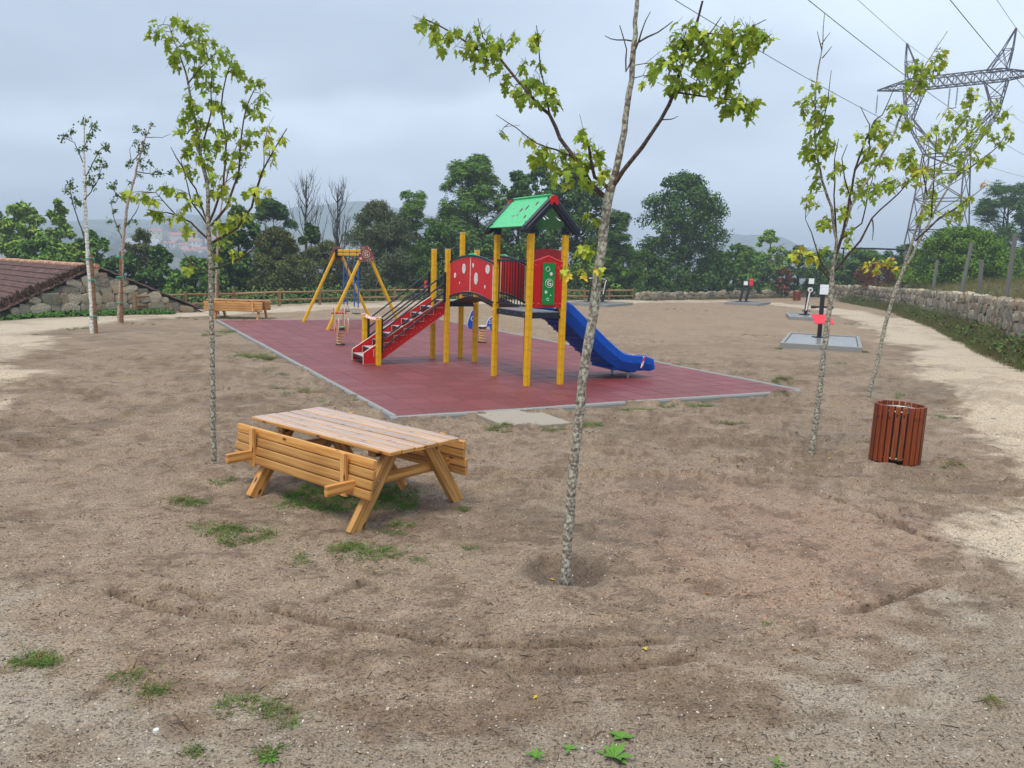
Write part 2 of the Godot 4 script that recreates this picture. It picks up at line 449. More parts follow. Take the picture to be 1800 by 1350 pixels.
func land(x: float, z: float) -> float:
	var p := Vector2(x, z)
	var h := 0.0
	var far := absf(x) > 12.0 or z < -20.0 or z > 4.0
	if far:
		var w := past_wall(p)
		if w > 0.15 and z > -90.0:
			h = 1.30 + 0.5 * smoothstep(0.2, 5.0, w) + minf(w, 60.0) * 0.03 + noise_b.get_noise_2d(x * 3.0, z * 3.0) * 0.12
			h -= smoothstep(-70.0, -95.0, z) * 2.5
			h -= smoothstep(40.0, 140.0, w) * 12.0
		elif not Geometry2D.is_point_in_polygon(p, park_poly):
			var d := near_line(p, PARK)
			h = -0.16 * minf(d, 9.0) - 0.12 * clampf(d - 9.0, 0.0, 200.0) + noise_b.get_noise_2d(x, z) * minf(d * 0.1, 2.5)
			h += smoothstep(250.0, 560.0, d) * 12.0 + smoothstep(560.0, 900.0, d) * 24.0
			# the spur that carries the village
			var spur := exp(-pow((x + 278.0) / 95.0, 2.0)) * smoothstep(-540.0, -630.0, z)
			h = lerpf(h, 2.0 + clampf((-z - 645.0) * 0.24, -3.0, 30.0), spur)
	if x > -14.5 and x < 14.0 and z > -26.0 and z < 0.0:
		h += noise_a.get_noise_2d(x * 1.4, z * 1.4) * 0.03
		var k := smoothstep(-26.0, -18.0, z)
		var e := noise_b.get_noise_2d(x * 18.0, z * 24.0)
		var e2 := noise_b.get_noise_2d(x * 42.0 + 70.0, z * 60.0)
		h += e * 0.007 * k + e2 * 0.008 * k + noise_b.get_noise_2d(x * 110.0, z * 150.0) * 0.011 * k
		if z < -7.0:
			# raked streaks, ragged and nearly level with the slope
			var s := noise_b.get_noise_2d(x * 9.0 + z * 2.0, z * 34.0)
			h += (0.05 * smoothstep(0.20, 0.225, s + e2 * 0.35) + s * 0.02) * smoothstep(-7.0, -9.0, z) * k
		# crusts broken off along ragged little steps
		h += (0.011 * smoothstep(0.12, 0.15, e + e2 * 0.6) - 0.010 * smoothstep(-0.24, -0.30, e - e2 * 0.3)) * k
		if z > -9.5:
			for r in RUTS:
				var d2 := near_line(p, r[1])
				if d2 < 0.3:
					h += 3.2 * r[0] * (-smoothstep(0.040, 0.018, d2 + noise_b.get_noise_2d(x * 60, z * 60) * 0.022) + 0.25 * exp(-pow(d2 - 0.10, 2) / 0.004)) * (0.75 + 0.8 * absf(noise_b.get_noise_2d(x * 30, z * 30)))
			for f in PRINTS:
				var u := p - Vector2(f.x, f.y)
				if absf(u.x) < 0.2 and absf(u.y) < 0.2:
					u = u.rotated(f.z)
					h -= 0.018 * smoothstep(1.1, 0.85, Vector2(u.x / 0.055, u.y / 0.14).length())
			var q := p.distance_to(Vector2(0.46, -6.02))
			if q < 0.8:
				h += -0.13 * smoothstep(0.36, 0.20, q + noise_b.get_noise_2d(x * 40, z * 40) * 0.08) + 0.03 * exp(-pow(q - 0.42, 2) / 0.012)
			q = p.distance_to(Vector2(1.55, -5.82))
			h += -0.05 * smoothstep(0.13, 0.05, q)
	if x > -14.0 and x < 9.0 and z > -34.0 and z < -9.0:
		var q2 := Vector2((x + 1.68) * 0.8829 - (z + 11.83) * 0.4695, -(x + 1.68) * 0.4695 - (z + 11.83) * 0.8829)
		if q2.x > -0.06 and q2.x < 8.5 and q2.y > -0.03 and q2.y < 19.1:
			h = -0.03
	return h

func loop_at(p: Vector2) -> float:
	# below 0: on the path
	return near_line(p, LOOP) - 1.62 + noise_b.get_noise_2d(p.x * 4.0, p.y * 4.0) * 0.5 + noise_b.get_noise_2d(p.x * 26.0, p.y * 26.0) * 0.22

func ground_colour(x: float, z: float, d: float) -> Color:
	var n1 := noise_b.get_noise_2d(x * 5.0 + 90, z * 5.0)
	var n2 := noise_b.get_noise_2d(x * 14.0, z * 19.0 + 40)
	var n3 := noise_b.get_noise_2d(x * 45.0 + 12, z * 62.0)
	var n4 := noise_b.get_noise_2d(x * 130.0 + 33, z * 190.0)
	var soil := Color(0.222, 0.162, 0.110).lerp(Color(0.168, 0.119, 0.078), smoothstep(-0.2, 0.45, n1 + n3 * 0.5))
	var red: float = smoothstep(1.9, 0.6, Vector2(x - 2.3, (z + 7.0) * 0.9).length() + n1 * 0.9 + n3 * 0.4)
	soil = soil.lerp(Color(0.285, 0.175, 0.118), red * 0.55)
	# damp, turned-over crumbs
	soil = soil.lerp(Color(0.105, 0.069, 0.046), smoothstep(0.18, 0.30, n2 * 0.55 + n3 * 0.55 + n4 * 0.5) * 0.6)
	soil = soil.lerp(Color(0.30, 0.235, 0.172), smoothstep(0.18, 0.36, -n2 * 0.5 - n3 * 0.5 + n4 * 0.4) * 0.4)
	var pale := Color(0.45, 0.37, 0.270).lerp(Color(0.35, 0.28, 0.20), smoothstep(-0.1, 0.45, n1 + n3 * 0.35))
	pale = pale.lerp(Color(0.26, 0.20, 0.15), smoothstep(0.22, 0.40, n2 * 0.7 + n4 * 0.5) * 0.4)
	if z > -9.0:
		var near := smoothstep(-9.0, -5.0, z) * smoothstep(5.0, 3.2, x) * smoothstep(-5.4, -3.6, x)
		pale = pale.lerp(Color(0.262, 0.218, 0.170).lerp(Color(0.212, 0.168, 0.125), smoothstep(-0.1, 0.35, n1 + n3 * 0.5)), near)
	var c := pale.lerp(soil, smoothstep(-0.22, 0.3, d + n1 * 0.7 + n3 * 0.35))
	if z < -16.0:
		c = c.lerp(Color(0.315, 0.222, 0.135), 0.5 * smoothstep(-16.0, -34.0, z) * smoothstep(0.0, 0.6, d))
	var q := Vector2(x - 0.46, z + 6.02).length()
	if q < 0.6:
		c = c.lerp(Color(0.105, 0.075, 0.055), smoothstep(0.42, 0.22, q + n3 * 0.2) * 0.85)
	for w in [Vector3(1.36, -5.05, 0.32), Vector3(1.55, -5.82, 0.14), Vector3(-0.55, -4.95, 0.2), Vector3(0.35, -4.4, 0.16), Vector3(1.6, -8.6, 0.5), Vector3(-0.2, -4.45, 0.14), Vector3(2.9, -6.0, 0.3)]:
		var r := Vector2(x - w.x, (z - w.y) * 1.3).length()
		if r < w.z * 1.5:
			c = c.lerp(Color(0.12, 0.085, 0.062), smoothstep(w.z * 0.95, w.z * 0.7, r + n3 * w.z * 1.2 + n4 * w.z) * 0.6)
	return Color(c.r / 0.56, c.g / 0.565, c.b / 0.57)

func axis(parts: Array) -> PackedFloat32Array:
	var out := PackedFloat32Array()
	var at: float = parts[0]
	out.append(at)
	for k in range(1, parts.size(), 2):
		var to: float = parts[k]
		var step: float = parts[k + 1]
		var cnt := maxi(1, int(round(absf(to - at) / step)))
		for j in cnt:
			out.append(lerpf(at, to, float(j + 1) / cnt))
		at = to
	return out

func ground() -> void:
	for p in PARK:
		park_poly.append(p)
	var xs := axis([-2000.0, -800.0, 200.0, -360.0, 40.0, -120.0, 20.0, -40.0, 4.0, -22.0, 4.0, -16.5, 0.7, -9.0, 0.24, -4.6, 0.11, -3.2, 0.06, 4.4, 0.035, 6.2, 0.07, 12.0, 0.16, 19.0, 0.26, 32.0, 0.55, 60.0, 3.0, 140.0, 10.0, 400.0, 60.0, 2000.0, 200.0])
	var zs := axis([300.0, 40.0, 40.0, 6.0, 5.0, -2.6, 0.6, -3.3, 0.06, -6.3, 0.022, -7.6, 0.03, -10.0, 0.06, -15.0, 0.08, -20.0, 0.12, -26.0, 0.2, -40.0, 0.38, -60.0, 0.6, -100.0, 2.0, -220.0, 8.0, -500.0, 30.0, -760.0, 13.0, -1700.0, 100.0])
	var nx := xs.size(); var nz := zs.size()
	say("grid %d x %d" % [nx, nz])
	var V := PackedVector3Array(); V.resize(nx * nz)
	var C := PackedColorArray(); C.resize(nx * nz)
	var D := PackedFloat32Array(); D.resize(nx * nz)
	for j in nz:
		for i in nx:
			var x := xs[i]; var z := zs[j]
			var k := j * nx + i
			V[k] = Vector3(x, land(x, z), z)
			var inside := x > -17.5 and x < 30.0 and z > -80.0 and z < 4.0
			if inside and past_wall(Vector2(x, z)) < -0.4 and (z > -20.0 or Geometry2D.is_point_in_polygon(Vector2(x, z), park_poly)):
				D[k] = loop_at(Vector2(x, z))
				C[k] = ground_colour(x, z, D[k])
			else:
				D[k] = 9.0
				var g := noise_b.get_noise_2d(x * 2.0, z * 2.0)
				C[k] = Color(0.13, 0.14, 0.055).lerp(Color(0.19, 0.18, 0.08), clampf(g + 0.5, 0, 1))
	var N := PackedVector3Array(); N.resize(nx * nz)
	for j in nz:
		for i in nx:
			var a := V[j * nx + maxi(i - 1, 0)]; var b := V[j * nx + mini(i + 1, nx - 1)]
			var c := V[maxi(j - 1, 0) * nx + i]; var d := V[mini(j + 1, nz - 1) * nx + i]
			N[j * nx + i] = (b - a).cross(c - d).normalized() * 1.0
			if N[j * nx + i].y < 0.0:
				N[j * nx + i] = -N[j * nx + i]
	var soil_i := PackedInt32Array(); var path_i := PackedInt32Array()
	for j in nz - 1:
		for i in nx - 1:
			var k := j * nx + i
			var q := PackedInt32Array([k, k + nx + 1, k + 1, k, k + nx, k + nx + 1])
			# rows run away from the camera: clockwise seen from above
			q = PackedInt32Array([k, k + nx, k + nx + 1, k, k + nx + 1, k + 1])
			if (D[k] + D[k + 1] + D[k + nx] + D[k + nx + 1]) < 0.0:
				path_i.append_array(q)
			else:
				soil_i.append_array(q)
	for part in [["ground", soil_i], ["path", path_i]]:
		var a := []
		a.resize(Mesh.ARRAY_MAX)
		a[Mesh.ARRAY_VERTEX] = V; a[Mesh.ARRAY_NORMAL] = N; a[Mesh.ARRAY_COLOR] = C; a[Mesh.ARRAY_INDEX] = part[1]
		if part[0] == "path":
			# only the vertices that the path uses
			var seen := {}
			var v2 := PackedVector3Array(); var n2 := PackedVector3Array(); var c2 := PackedColorArray(); var i2 := PackedInt32Array()
			for k in path_i:
				if not seen.has(k):
					seen[k] = v2.size()
					v2.append(V[k]); n2.append(N[k]); c2.append(C[k])
				i2.append(seen[k])
			a[Mesh.ARRAY_VERTEX] = v2; a[Mesh.ARRAY_NORMAL] = n2; a[Mesh.ARRAY_COLOR] = c2; a[Mesh.ARRAY_INDEX] = i2
		var am := ArrayMesh.new()
		am.add_surface_from_arrays(Mesh.PRIMITIVE_TRIANGLES, a)
		am.surface_set_material(0, M["soil"])
		var o := obj(part[0], am, null)
		tag(o, "", "", "", "structure")
	say("ground")
const CENTRE_BASE := Vector3(0.457,0.000,-5.919)
const CENTRE_LIMBS := [
	[0.0393,0.0338,[Vector3(0.00,0.00,0.00),Vector3(0.01,0.52,0.00),Vector3(0.04,1.14,0.00),Vector3(0.07,1.67,0.00),Vector3(0.13,2.22,0.00),Vector3(0.17,2.67,0.00),Vector3(0.20,3.04,0.00),Vector3(0.22,3.13,0.00)]],
	[0.0279,0.0144,[Vector3(0.22,3.13,0.00),Vector3(0.26,3.32,0.01),Vector3(0.29,3.51,0.01),Vector3(0.30,3.67,0.02),Vector3(0.32,3.86,0.03),Vector3(0.33,4.08,0.04),Vector3(0.33,4.23,0.04),Vector3(0.33,4.45,0.05)]],
	[0.0186,0.0076,[Vector3(0.21,3.09,0.00),Vector3(0.30,3.23,0.04),Vector3(0.41,3.39,0.08),Vector3(0.53,3.57,0.13),Vector3(0.61,3.77,0.17),Vector3(0.65,3.95,0.20),Vector3(0.70,4.13,0.23),Vector3(0.74,4.32,0.26)]],
	[0.0190,0.0051,[Vector3(0.19,3.03,0.00),Vector3(0.07,3.14,-0.04),Vector3(-0.06,3.34,-0.08),Vector3(-0.16,3.46,-0.12),Vector3(-0.24,3.63,-0.14),Vector3(-0.34,3.71,-0.17),Vector3(-0.47,3.87,-0.21),Vector3(-0.62,4.04,-0.26),Vector3(-0.75,4.09,-0.29),Vector3(-0.96,4.23,-0.36),Vector3(-1.21,4.35,-0.42)]],
	[0.0148,0.0093,[Vector3(0.19,3.11,0.00),Vector3(0.09,3.18,0.05),Vector3(0.05,3.30,0.07),Vector3(0.02,3.43,0.10)]],
	[0.0076,0.0030,[Vector3(0.61,3.75,0.17),Vector3(0.76,3.72,0.22),Vector3(0.97,3.68,0.30),Vector3(1.10,3.62,0.34)]],
	[0.0051,0.0021,[Vector3(0.53,3.57,0.13),Vector3(0.60,3.58,0.10),Vector3(0.66,3.61,0.06)]],
	[0.0076,0.0030,[Vector3(-0.24,3.63,-0.14),Vector3(-0.29,3.83,-0.11),Vector3(-0.33,3.98,-0.08),Vector3(-0.36,4.22,-0.05)]],
	[0.0076,0.0025,[Vector3(-0.05,3.33,-0.08),Vector3(-0.18,3.38,-0.15),Vector3(-0.33,3.44,-0.22),Vector3(-0.48,3.55,-0.29),Vector3(-0.64,3.66,-0.37)]],
	[0.0076,0.0030,[Vector3(0.33,4.01,0.04),Vector3(0.27,3.90,0.07),Vector3(0.27,4.05,0.07),Vector3(0.21,4.19,0.12)]],
	[0.0063,0.0025,[Vector3(0.32,4.11,0.04),Vector3(0.21,4.13,-0.02),Vector3(0.13,4.17,-0.07)]],
	[0.0076,0.0025,[Vector3(0.33,4.04,0.04),Vector3(0.37,4.17,0.07),Vector3(0.42,4.29,0.10)]],
	[0.0068,0.0030,[Vector3(0.35,4.10,0.04),Vector3(0.48,4.16,0.10),Vector3(0.57,4.22,0.14)]],
	[0.0076,0.0030,[Vector3(0.65,3.95,0.20),Vector3(0.79,4.10,0.15),Vector3(0.91,4.27,0.10)]],
	[0.0063,0.0025,[Vector3(0.70,4.13,0.23),Vector3(0.94,4.09,0.31),Vector3(1.14,4.18,0.38)]],
	[0.0051,0.0021,[Vector3(0.14,2.38,0.00),Vector3(0.01,2.46,0.05),Vector3(-0.11,2.50,0.10)]],
	[0.0051,0.0021,[Vector3(0.18,2.76,0.00),Vector3(0.12,2.69,-0.02),Vector3(0.05,2.67,-0.04)]],
	[0.0063,0.0025,[Vector3(-0.62,4.04,-0.26),Vector3(-0.75,4.19,-0.30),Vector3(-0.79,4.33,-0.31)]]]
const CENTRE_LEAVES := [
	[Vector3(-1.14,4.26,-0.48),Vector3(-1.11,4.30,-0.40),0.085,12,0],
	[Vector3(-0.98,4.18,-0.27),Vector3(-0.96,4.23,-0.36),0.085,12,0],
	[Vector3(-1.06,4.14,-0.31),Vector3(-1.01,4.25,-0.37),0.085,12,0],
	[Vector3(-0.86,4.23,-0.39),Vector3(-0.88,4.17,-0.33),0.085,12,0],
	[Vector3(-0.76,4.22,-0.30),Vector3(-0.75,4.19,-0.30),0.085,12,0],
	[Vector3(-0.78,4.13,-0.32),Vector3(-0.79,4.11,-0.31),0.085,12,0],
	[Vector3(-0.88,4.11,-0.28),Vector3(-0.83,4.14,-0.32),0.085,12,0],
	[Vector3(-0.70,4.13,-0.21),Vector3(-0.70,4.13,-0.28),0.085,12,0],
	[Vector3(-0.61,4.17,-0.36),Vector3(-0.64,4.07,-0.27),0.085,12,0],
	[Vector3(-0.76,4.05,-0.40),Vector3(-0.72,4.08,-0.29),0.085,12,0],
	[Vector3(-0.68,4.04,-0.19),Vector3(-0.67,4.06,-0.27),0.085,12,0],
	[Vector3(-1.20,4.30,-0.43),Vector3(-1.16,4.33,-0.41),0.085,12,0],
	[Vector3(-0.65,3.94,-0.19),Vector3(-0.59,4.01,-0.25),0.063,7,0],
	[Vector3(-0.58,3.89,-0.34),Vector3(-0.50,3.91,-0.22),0.063,7,0],
	[Vector3(-0.45,3.75,-0.20),Vector3(-0.39,3.77,-0.19),0.063,7,0],
	[Vector3(-0.36,3.74,-0.13),Vector3(-0.36,3.74,-0.18),0.063,7,0],
	[Vector3(-0.50,3.84,-0.27),Vector3(-0.44,3.84,-0.20),0.068,9,0],
	[Vector3(-0.31,3.79,-0.01),Vector3(-0.28,3.79,-0.11),0.068,9,0],
	[Vector3(-0.25,3.75,-0.02),Vector3(-0.27,3.75,-0.12),0.068,9,0],
	[Vector3(-0.35,3.87,-0.22),Vector3(-0.29,3.83,-0.11),0.068,9,0],
	[Vector3(-0.41,3.85,-0.31),Vector3(-0.41,3.81,-0.20),0.068,9,0],
	[Vector3(-0.23,3.71,-0.13),Vector3(-0.25,3.67,-0.14),0.068,9,0],
	[Vector3(-0.38,4.06,0.04),Vector3(-0.34,4.08,-0.07),0.051,7,1],
	[Vector3(-0.36,4.16,-0.09),Vector3(-0.35,4.12,-0.06),0.051,7,1],
	[Vector3(-0.33,3.97,-0.16),Vector3(-0.31,3.92,-0.09),0.051,7,1],
	[Vector3(-0.43,4.00,-0.24),Vector3(-0.50,3.91,-0.22),0.051,7,1],
	[Vector3(-0.52,4.22,-0.38),Vector3(-0.64,4.07,-0.27),0.051,7,1],
	[Vector3(-0.60,3.52,-0.39),Vector3(-0.54,3.59,-0.33),0.047,5,1],
	[Vector3(-0.40,3.46,-0.27),Vector3(-0.39,3.48,-0.25),0.047,5,1],
	[Vector3(-0.33,3.35,-0.21),Vector3(-0.30,3.42,-0.21),0.076,9,0],
	[Vector3(-0.26,3.39,-0.24),Vector3(-0.24,3.40,-0.18),0.076,9,0],
	[Vector3(-0.28,3.30,-0.24),Vector3(-0.24,3.40,-0.18),0.076,9,0],
	[Vector3(-0.17,3.36,-0.20),Vector3(-0.15,3.37,-0.13),0.076,9,0],
	[Vector3(-0.11,3.29,-0.12),Vector3(-0.10,3.35,-0.11),0.076,9,0],
	[Vector3(-0.05,3.35,-0.13),Vector3(-0.05,3.33,-0.08),0.076,9,0],
	[Vector3(-0.19,3.28,-0.25),Vector3(-0.15,3.37,-0.13),0.076,9,0],
	[Vector3(-0.02,3.24,0.02),Vector3(-0.01,3.26,-0.06),0.076,9,0],
	[Vector3(-0.14,3.19,-0.05),Vector3(-0.01,3.26,-0.06),0.076,9,0],
	[Vector3(0.03,3.29,-0.03),Vector3(-0.01,3.26,-0.06),0.076,9,0],
	[Vector3(-0.05,3.16,-0.12),Vector3(0.05,3.18,-0.05),0.059,6,1],
	[Vector3(0.03,3.15,0.08),Vector3(0.07,3.14,-0.04),0.059,6,1],
	[Vector3(0.14,3.18,0.12),Vector3(0.13,3.15,0.03),0.059,6,1],
	[Vector3(0.21,3.24,-0.09),Vector3(0.24,3.20,0.00),0.059,6,1],
	[Vector3(0.11,3.28,0.02),Vector3(0.08,3.23,0.06),0.059,6,1],
	[Vector3(0.04,3.39,0.14),Vector3(0.03,3.38,0.09),0.047,5,0],
	[Vector3(0.08,3.34,0.13),Vector3(0.05,3.33,0.08),0.047,5,0],
	[Vector3(-0.03,3.45,0.21),Vector3(0.02,3.43,0.10),0.047,5,0],
	[Vector3(0.09,2.88,-0.02),Vector3(0.19,2.82,0.00),0.038,5,1],
	[Vector3(0.05,2.90,0.08),Vector3(0.19,2.89,0.00),0.038,5,1],
	[Vector3(0.05,2.69,0.00),Vector3(0.05,2.67,-0.04),0.042,6,1],
	[Vector3(0.02,2.67,-0.09),Vector3(0.05,2.67,-0.04),0.042,6,1],
	[Vector3(0.11,2.66,-0.00),Vector3(0.11,2.69,-0.02),0.042,6,1],
	[Vector3(0.14,2.53,0.09),Vector3(0.16,2.49,0.00),0.038,4,2],
	[Vector3(-0.10,2.50,0.17),Vector3(-0.09,2.49,0.09),0.038,4,2],
	[Vector3(0.03,2.50,0.05),Vector3(0.01,2.46,0.05),0.038,4,2],
	[Vector3(0.49,3.94,0.21),Vector3(0.64,3.88,0.19),0.068,8,0],
	[Vector3(0.50,3.97,-0.08),Vector3(0.33,3.95,0.03),0.068,8,0],
	[Vector3(0.55,3.91,0.12),Vector3(0.63,3.85,0.19),0.068,8,0],
	[Vector3(0.56,3.94,0.27),Vector3(0.64,3.92,0.20),0.068,8,0],
	[Vector3(0.47,3.87,0.01),Vector3(0.32,3.86,0.03),0.068,8,0],
	[Vector3(0.62,3.77,0.09),Vector3(0.59,3.73,0.17),0.055,7,0],
	[Vector3(0.65,3.80,0.20),Vector3(0.64,3.74,0.18),0.055,7,0],
	[Vector3(0.60,3.80,0.23),Vector3(0.62,3.81,0.18),0.055,7,0],
	[Vector3(0.60,4.07,0.26),Vector3(0.67,4.02,0.21),0.085,10,0],
	[Vector3(0.67,4.05,0.18),Vector3(0.67,4.02,0.21),0.085,10,0],
	[Vector3(0.68,4.12,0.21),Vector3(0.69,4.09,0.22),0.085,10,0],
	[Vector3(0.62,4.15,0.23),Vector3(0.70,4.13,0.23),0.085,10,0],
	[Vector3(0.67,3.97,0.26),Vector3(0.68,3.98,0.19),0.085,10,0],
	[Vector3(0.58,4.02,0.21),Vector3(0.66,3.99,0.21),0.085,10,0],
	[Vector3(0.79,4.14,0.12),Vector3(0.79,4.10,0.15),0.085,11,0],
	[Vector3(0.82,4.05,0.15),Vector3(0.76,4.07,0.16),0.085,11,0],
	[Vector3(0.81,3.98,0.07),Vector3(0.71,4.01,0.18),0.085,11,0],
	[Vector3(0.88,4.00,0.06),Vector3(0.73,4.04,0.17),0.085,11,0],
	[Vector3(0.88,3.99,0.34),Vector3(0.89,4.10,0.30),0.085,11,0],
	[Vector3(0.83,4.06,0.40),Vector3(0.85,4.11,0.28),0.085,11,0],
	[Vector3(0.93,3.91,0.30),Vector3(0.93,3.69,0.28),0.085,11,0],
	[Vector3(0.97,4.03,0.29),Vector3(0.94,4.09,0.31),0.085,11,0],
	[Vector3(0.96,4.13,0.23),Vector3(0.94,4.09,0.31),0.085,11,0],
	[Vector3(1.01,4.04,0.33),Vector3(0.98,4.11,0.33),0.085,11,0],
	[Vector3(0.88,3.85,0.38),Vector3(0.89,3.70,0.27),0.085,11,0],
	[Vector3(0.83,3.84,0.32),Vector3(0.85,3.70,0.25),0.085,11,0],
	[Vector3(1.01,3.91,0.32),Vector3(0.94,4.09,0.31),0.085,11,0],
	[Vector3(1.04,4.03,0.43),Vector3(1.02,4.13,0.34),0.085,11,0],
	[Vector3(1.10,4.14,0.29),Vector3(1.06,4.15,0.35),0.085,11,0],
	[Vector3(1.12,4.04,0.36),Vector3(1.06,4.15,0.35),0.085,11,0],
	[Vector3(1.00,4.09,0.45),Vector3(1.02,4.13,0.34),0.085,11,0],
	[Vector3(0.75,3.86,0.23),Vector3(0.73,3.72,0.21),0.085,11,0],
	[Vector3(0.96,3.83,0.27),Vector3(0.93,3.69,0.28),0.085,11,0],
	[Vector3(0.80,3.81,0.17),Vector3(0.76,3.72,0.22),0.068,8,0],
	[Vector3(0.70,3.77,0.22),Vector3(0.70,3.73,0.20),0.068,8,0],
	[Vector3(0.83,3.77,0.36),Vector3(0.85,3.70,0.25),0.068,8,0],
	[Vector3(0.97,3.78,0.16),Vector3(0.93,3.69,0.28),0.068,8,0],
	[Vector3(0.89,3.67,0.34),Vector3(0.89,3.70,0.27),0.068,8,0],
	[Vector3(0.98,3.66,0.38),Vector3(1.00,3.67,0.31),0.068,8,0],
	[Vector3(1.07,3.58,0.43),Vector3(1.10,3.62,0.34),0.042,6,0],
	[Vector3(1.08,3.64,0.40),Vector3(1.10,3.62,0.34),0.042,6,0],
	[Vector3(1.01,3.65,0.39),Vector3(1.03,3.66,0.31),0.042,6,0],
	[Vector3(0.95,3.61,0.31),Vector3(1.00,3.67,0.31),0.042,6,0],
	[Vector3(0.94,4.05,0.33),Vector3(0.94,4.09,0.31),0.042,3,2]]
const NEAR_LEFT_BASE := Vector3(-3.356,0.000,-8.786)
const NEAR_LEFT_LIMBS := [
	[0.0301,0.0245,[Vector3(0.00,0.00,0.00),Vector3(0.01,0.80,0.00),Vector3(0.02,1.44,0.00),Vector3(0.02,1.94,0.00),Vector3(0.03,2.38,0.00),Vector3(0.01,2.63,0.00)]],
	[0.0238,0.0056,[Vector3(0.01,2.63,0.00),Vector3(0.03,3.05,0.02),Vector3(-0.04,3.47,0.03),Vector3(-0.08,3.78,0.04),Vector3(-0.14,4.16,0.06),Vector3(-0.18,4.36,0.07),Vector3(-0.31,4.73,0.08)]],
	[0.0163,0.0044,[Vector3(0.05,2.52,0.00),Vector3(0.37,2.68,0.14),Vector3(0.56,2.90,0.23),Vector3(0.70,3.25,0.31),Vector3(0.83,3.45,0.37),Vector3(1.01,3.67,0.47)]],
	[0.0151,0.0044,[Vector3(0.04,2.70,0.00),Vector3(0.18,2.91,-0.10),Vector3(0.29,3.27,-0.19),Vector3(0.31,3.73,-0.25),Vector3(0.37,4.07,-0.31),Vector3(0.47,4.32,-0.39)]],
	[0.0138,0.0044,[Vector3(0.02,2.73,0.00),Vector3(0.21,3.11,0.06),Vector3(0.27,3.57,0.11),Vector3(0.23,3.92,0.14),Vector3(0.29,4.19,0.17),Vector3(0.38,4.38,0.20)]],
	[0.0126,0.0038,[Vector3(0.01,2.55,0.00),Vector3(-0.13,2.72,0.12),Vector3(-0.25,2.79,0.22),Vector3(-0.39,3.01,0.35)]],
	[0.0113,0.0038,[Vector3(0.02,2.70,0.00),Vector3(-0.16,3.09,-0.11),Vector3(-0.42,3.44,-0.25),Vector3(-0.49,3.55,-0.29)]],
	[0.0113,0.0038,[Vector3(0.02,2.68,0.00),Vector3(-0.13,2.94,0.08),Vector3(-0.20,3.35,0.15)]],
	[0.0113,0.0038,[Vector3(0.01,2.19,0.00),Vector3(-0.22,2.29,-0.08),Vector3(-0.32,2.40,-0.12)]],
	[0.0113,0.0038,[Vector3(0.03,2.22,0.00),Vector3(0.37,2.34,0.17),Vector3(0.60,2.47,0.29),Vector3(0.73,2.63,0.36)]],
	[0.0100,0.0031,[Vector3(-0.04,3.47,0.03),Vector3(0.04,3.88,-0.08),Vector3(0.03,4.25,-0.15),Vector3(0.06,4.59,-0.22)]],
	[0.0094,0.0031,[Vector3(-0.25,2.79,0.22),Vector3(-0.33,2.82,0.28),Vector3(-0.42,2.76,0.33)]],
	[0.0088,0.0031,[Vector3(0.56,2.90,0.23),Vector3(0.61,3.10,0.18),Vector3(0.66,3.28,0.13),Vector3(0.66,3.53,0.10),Vector3(0.69,3.73,0.06)]],
	[0.0088,0.0031,[Vector3(-0.14,4.16,0.06),Vector3(0.01,4.30,0.12),Vector3(0.31,4.49,0.26)]],
	[0.0088,0.0031,[Vector3(-0.08,3.78,0.04),Vector3(-0.17,3.65,0.06),Vector3(-0.26,3.68,0.08)]]]
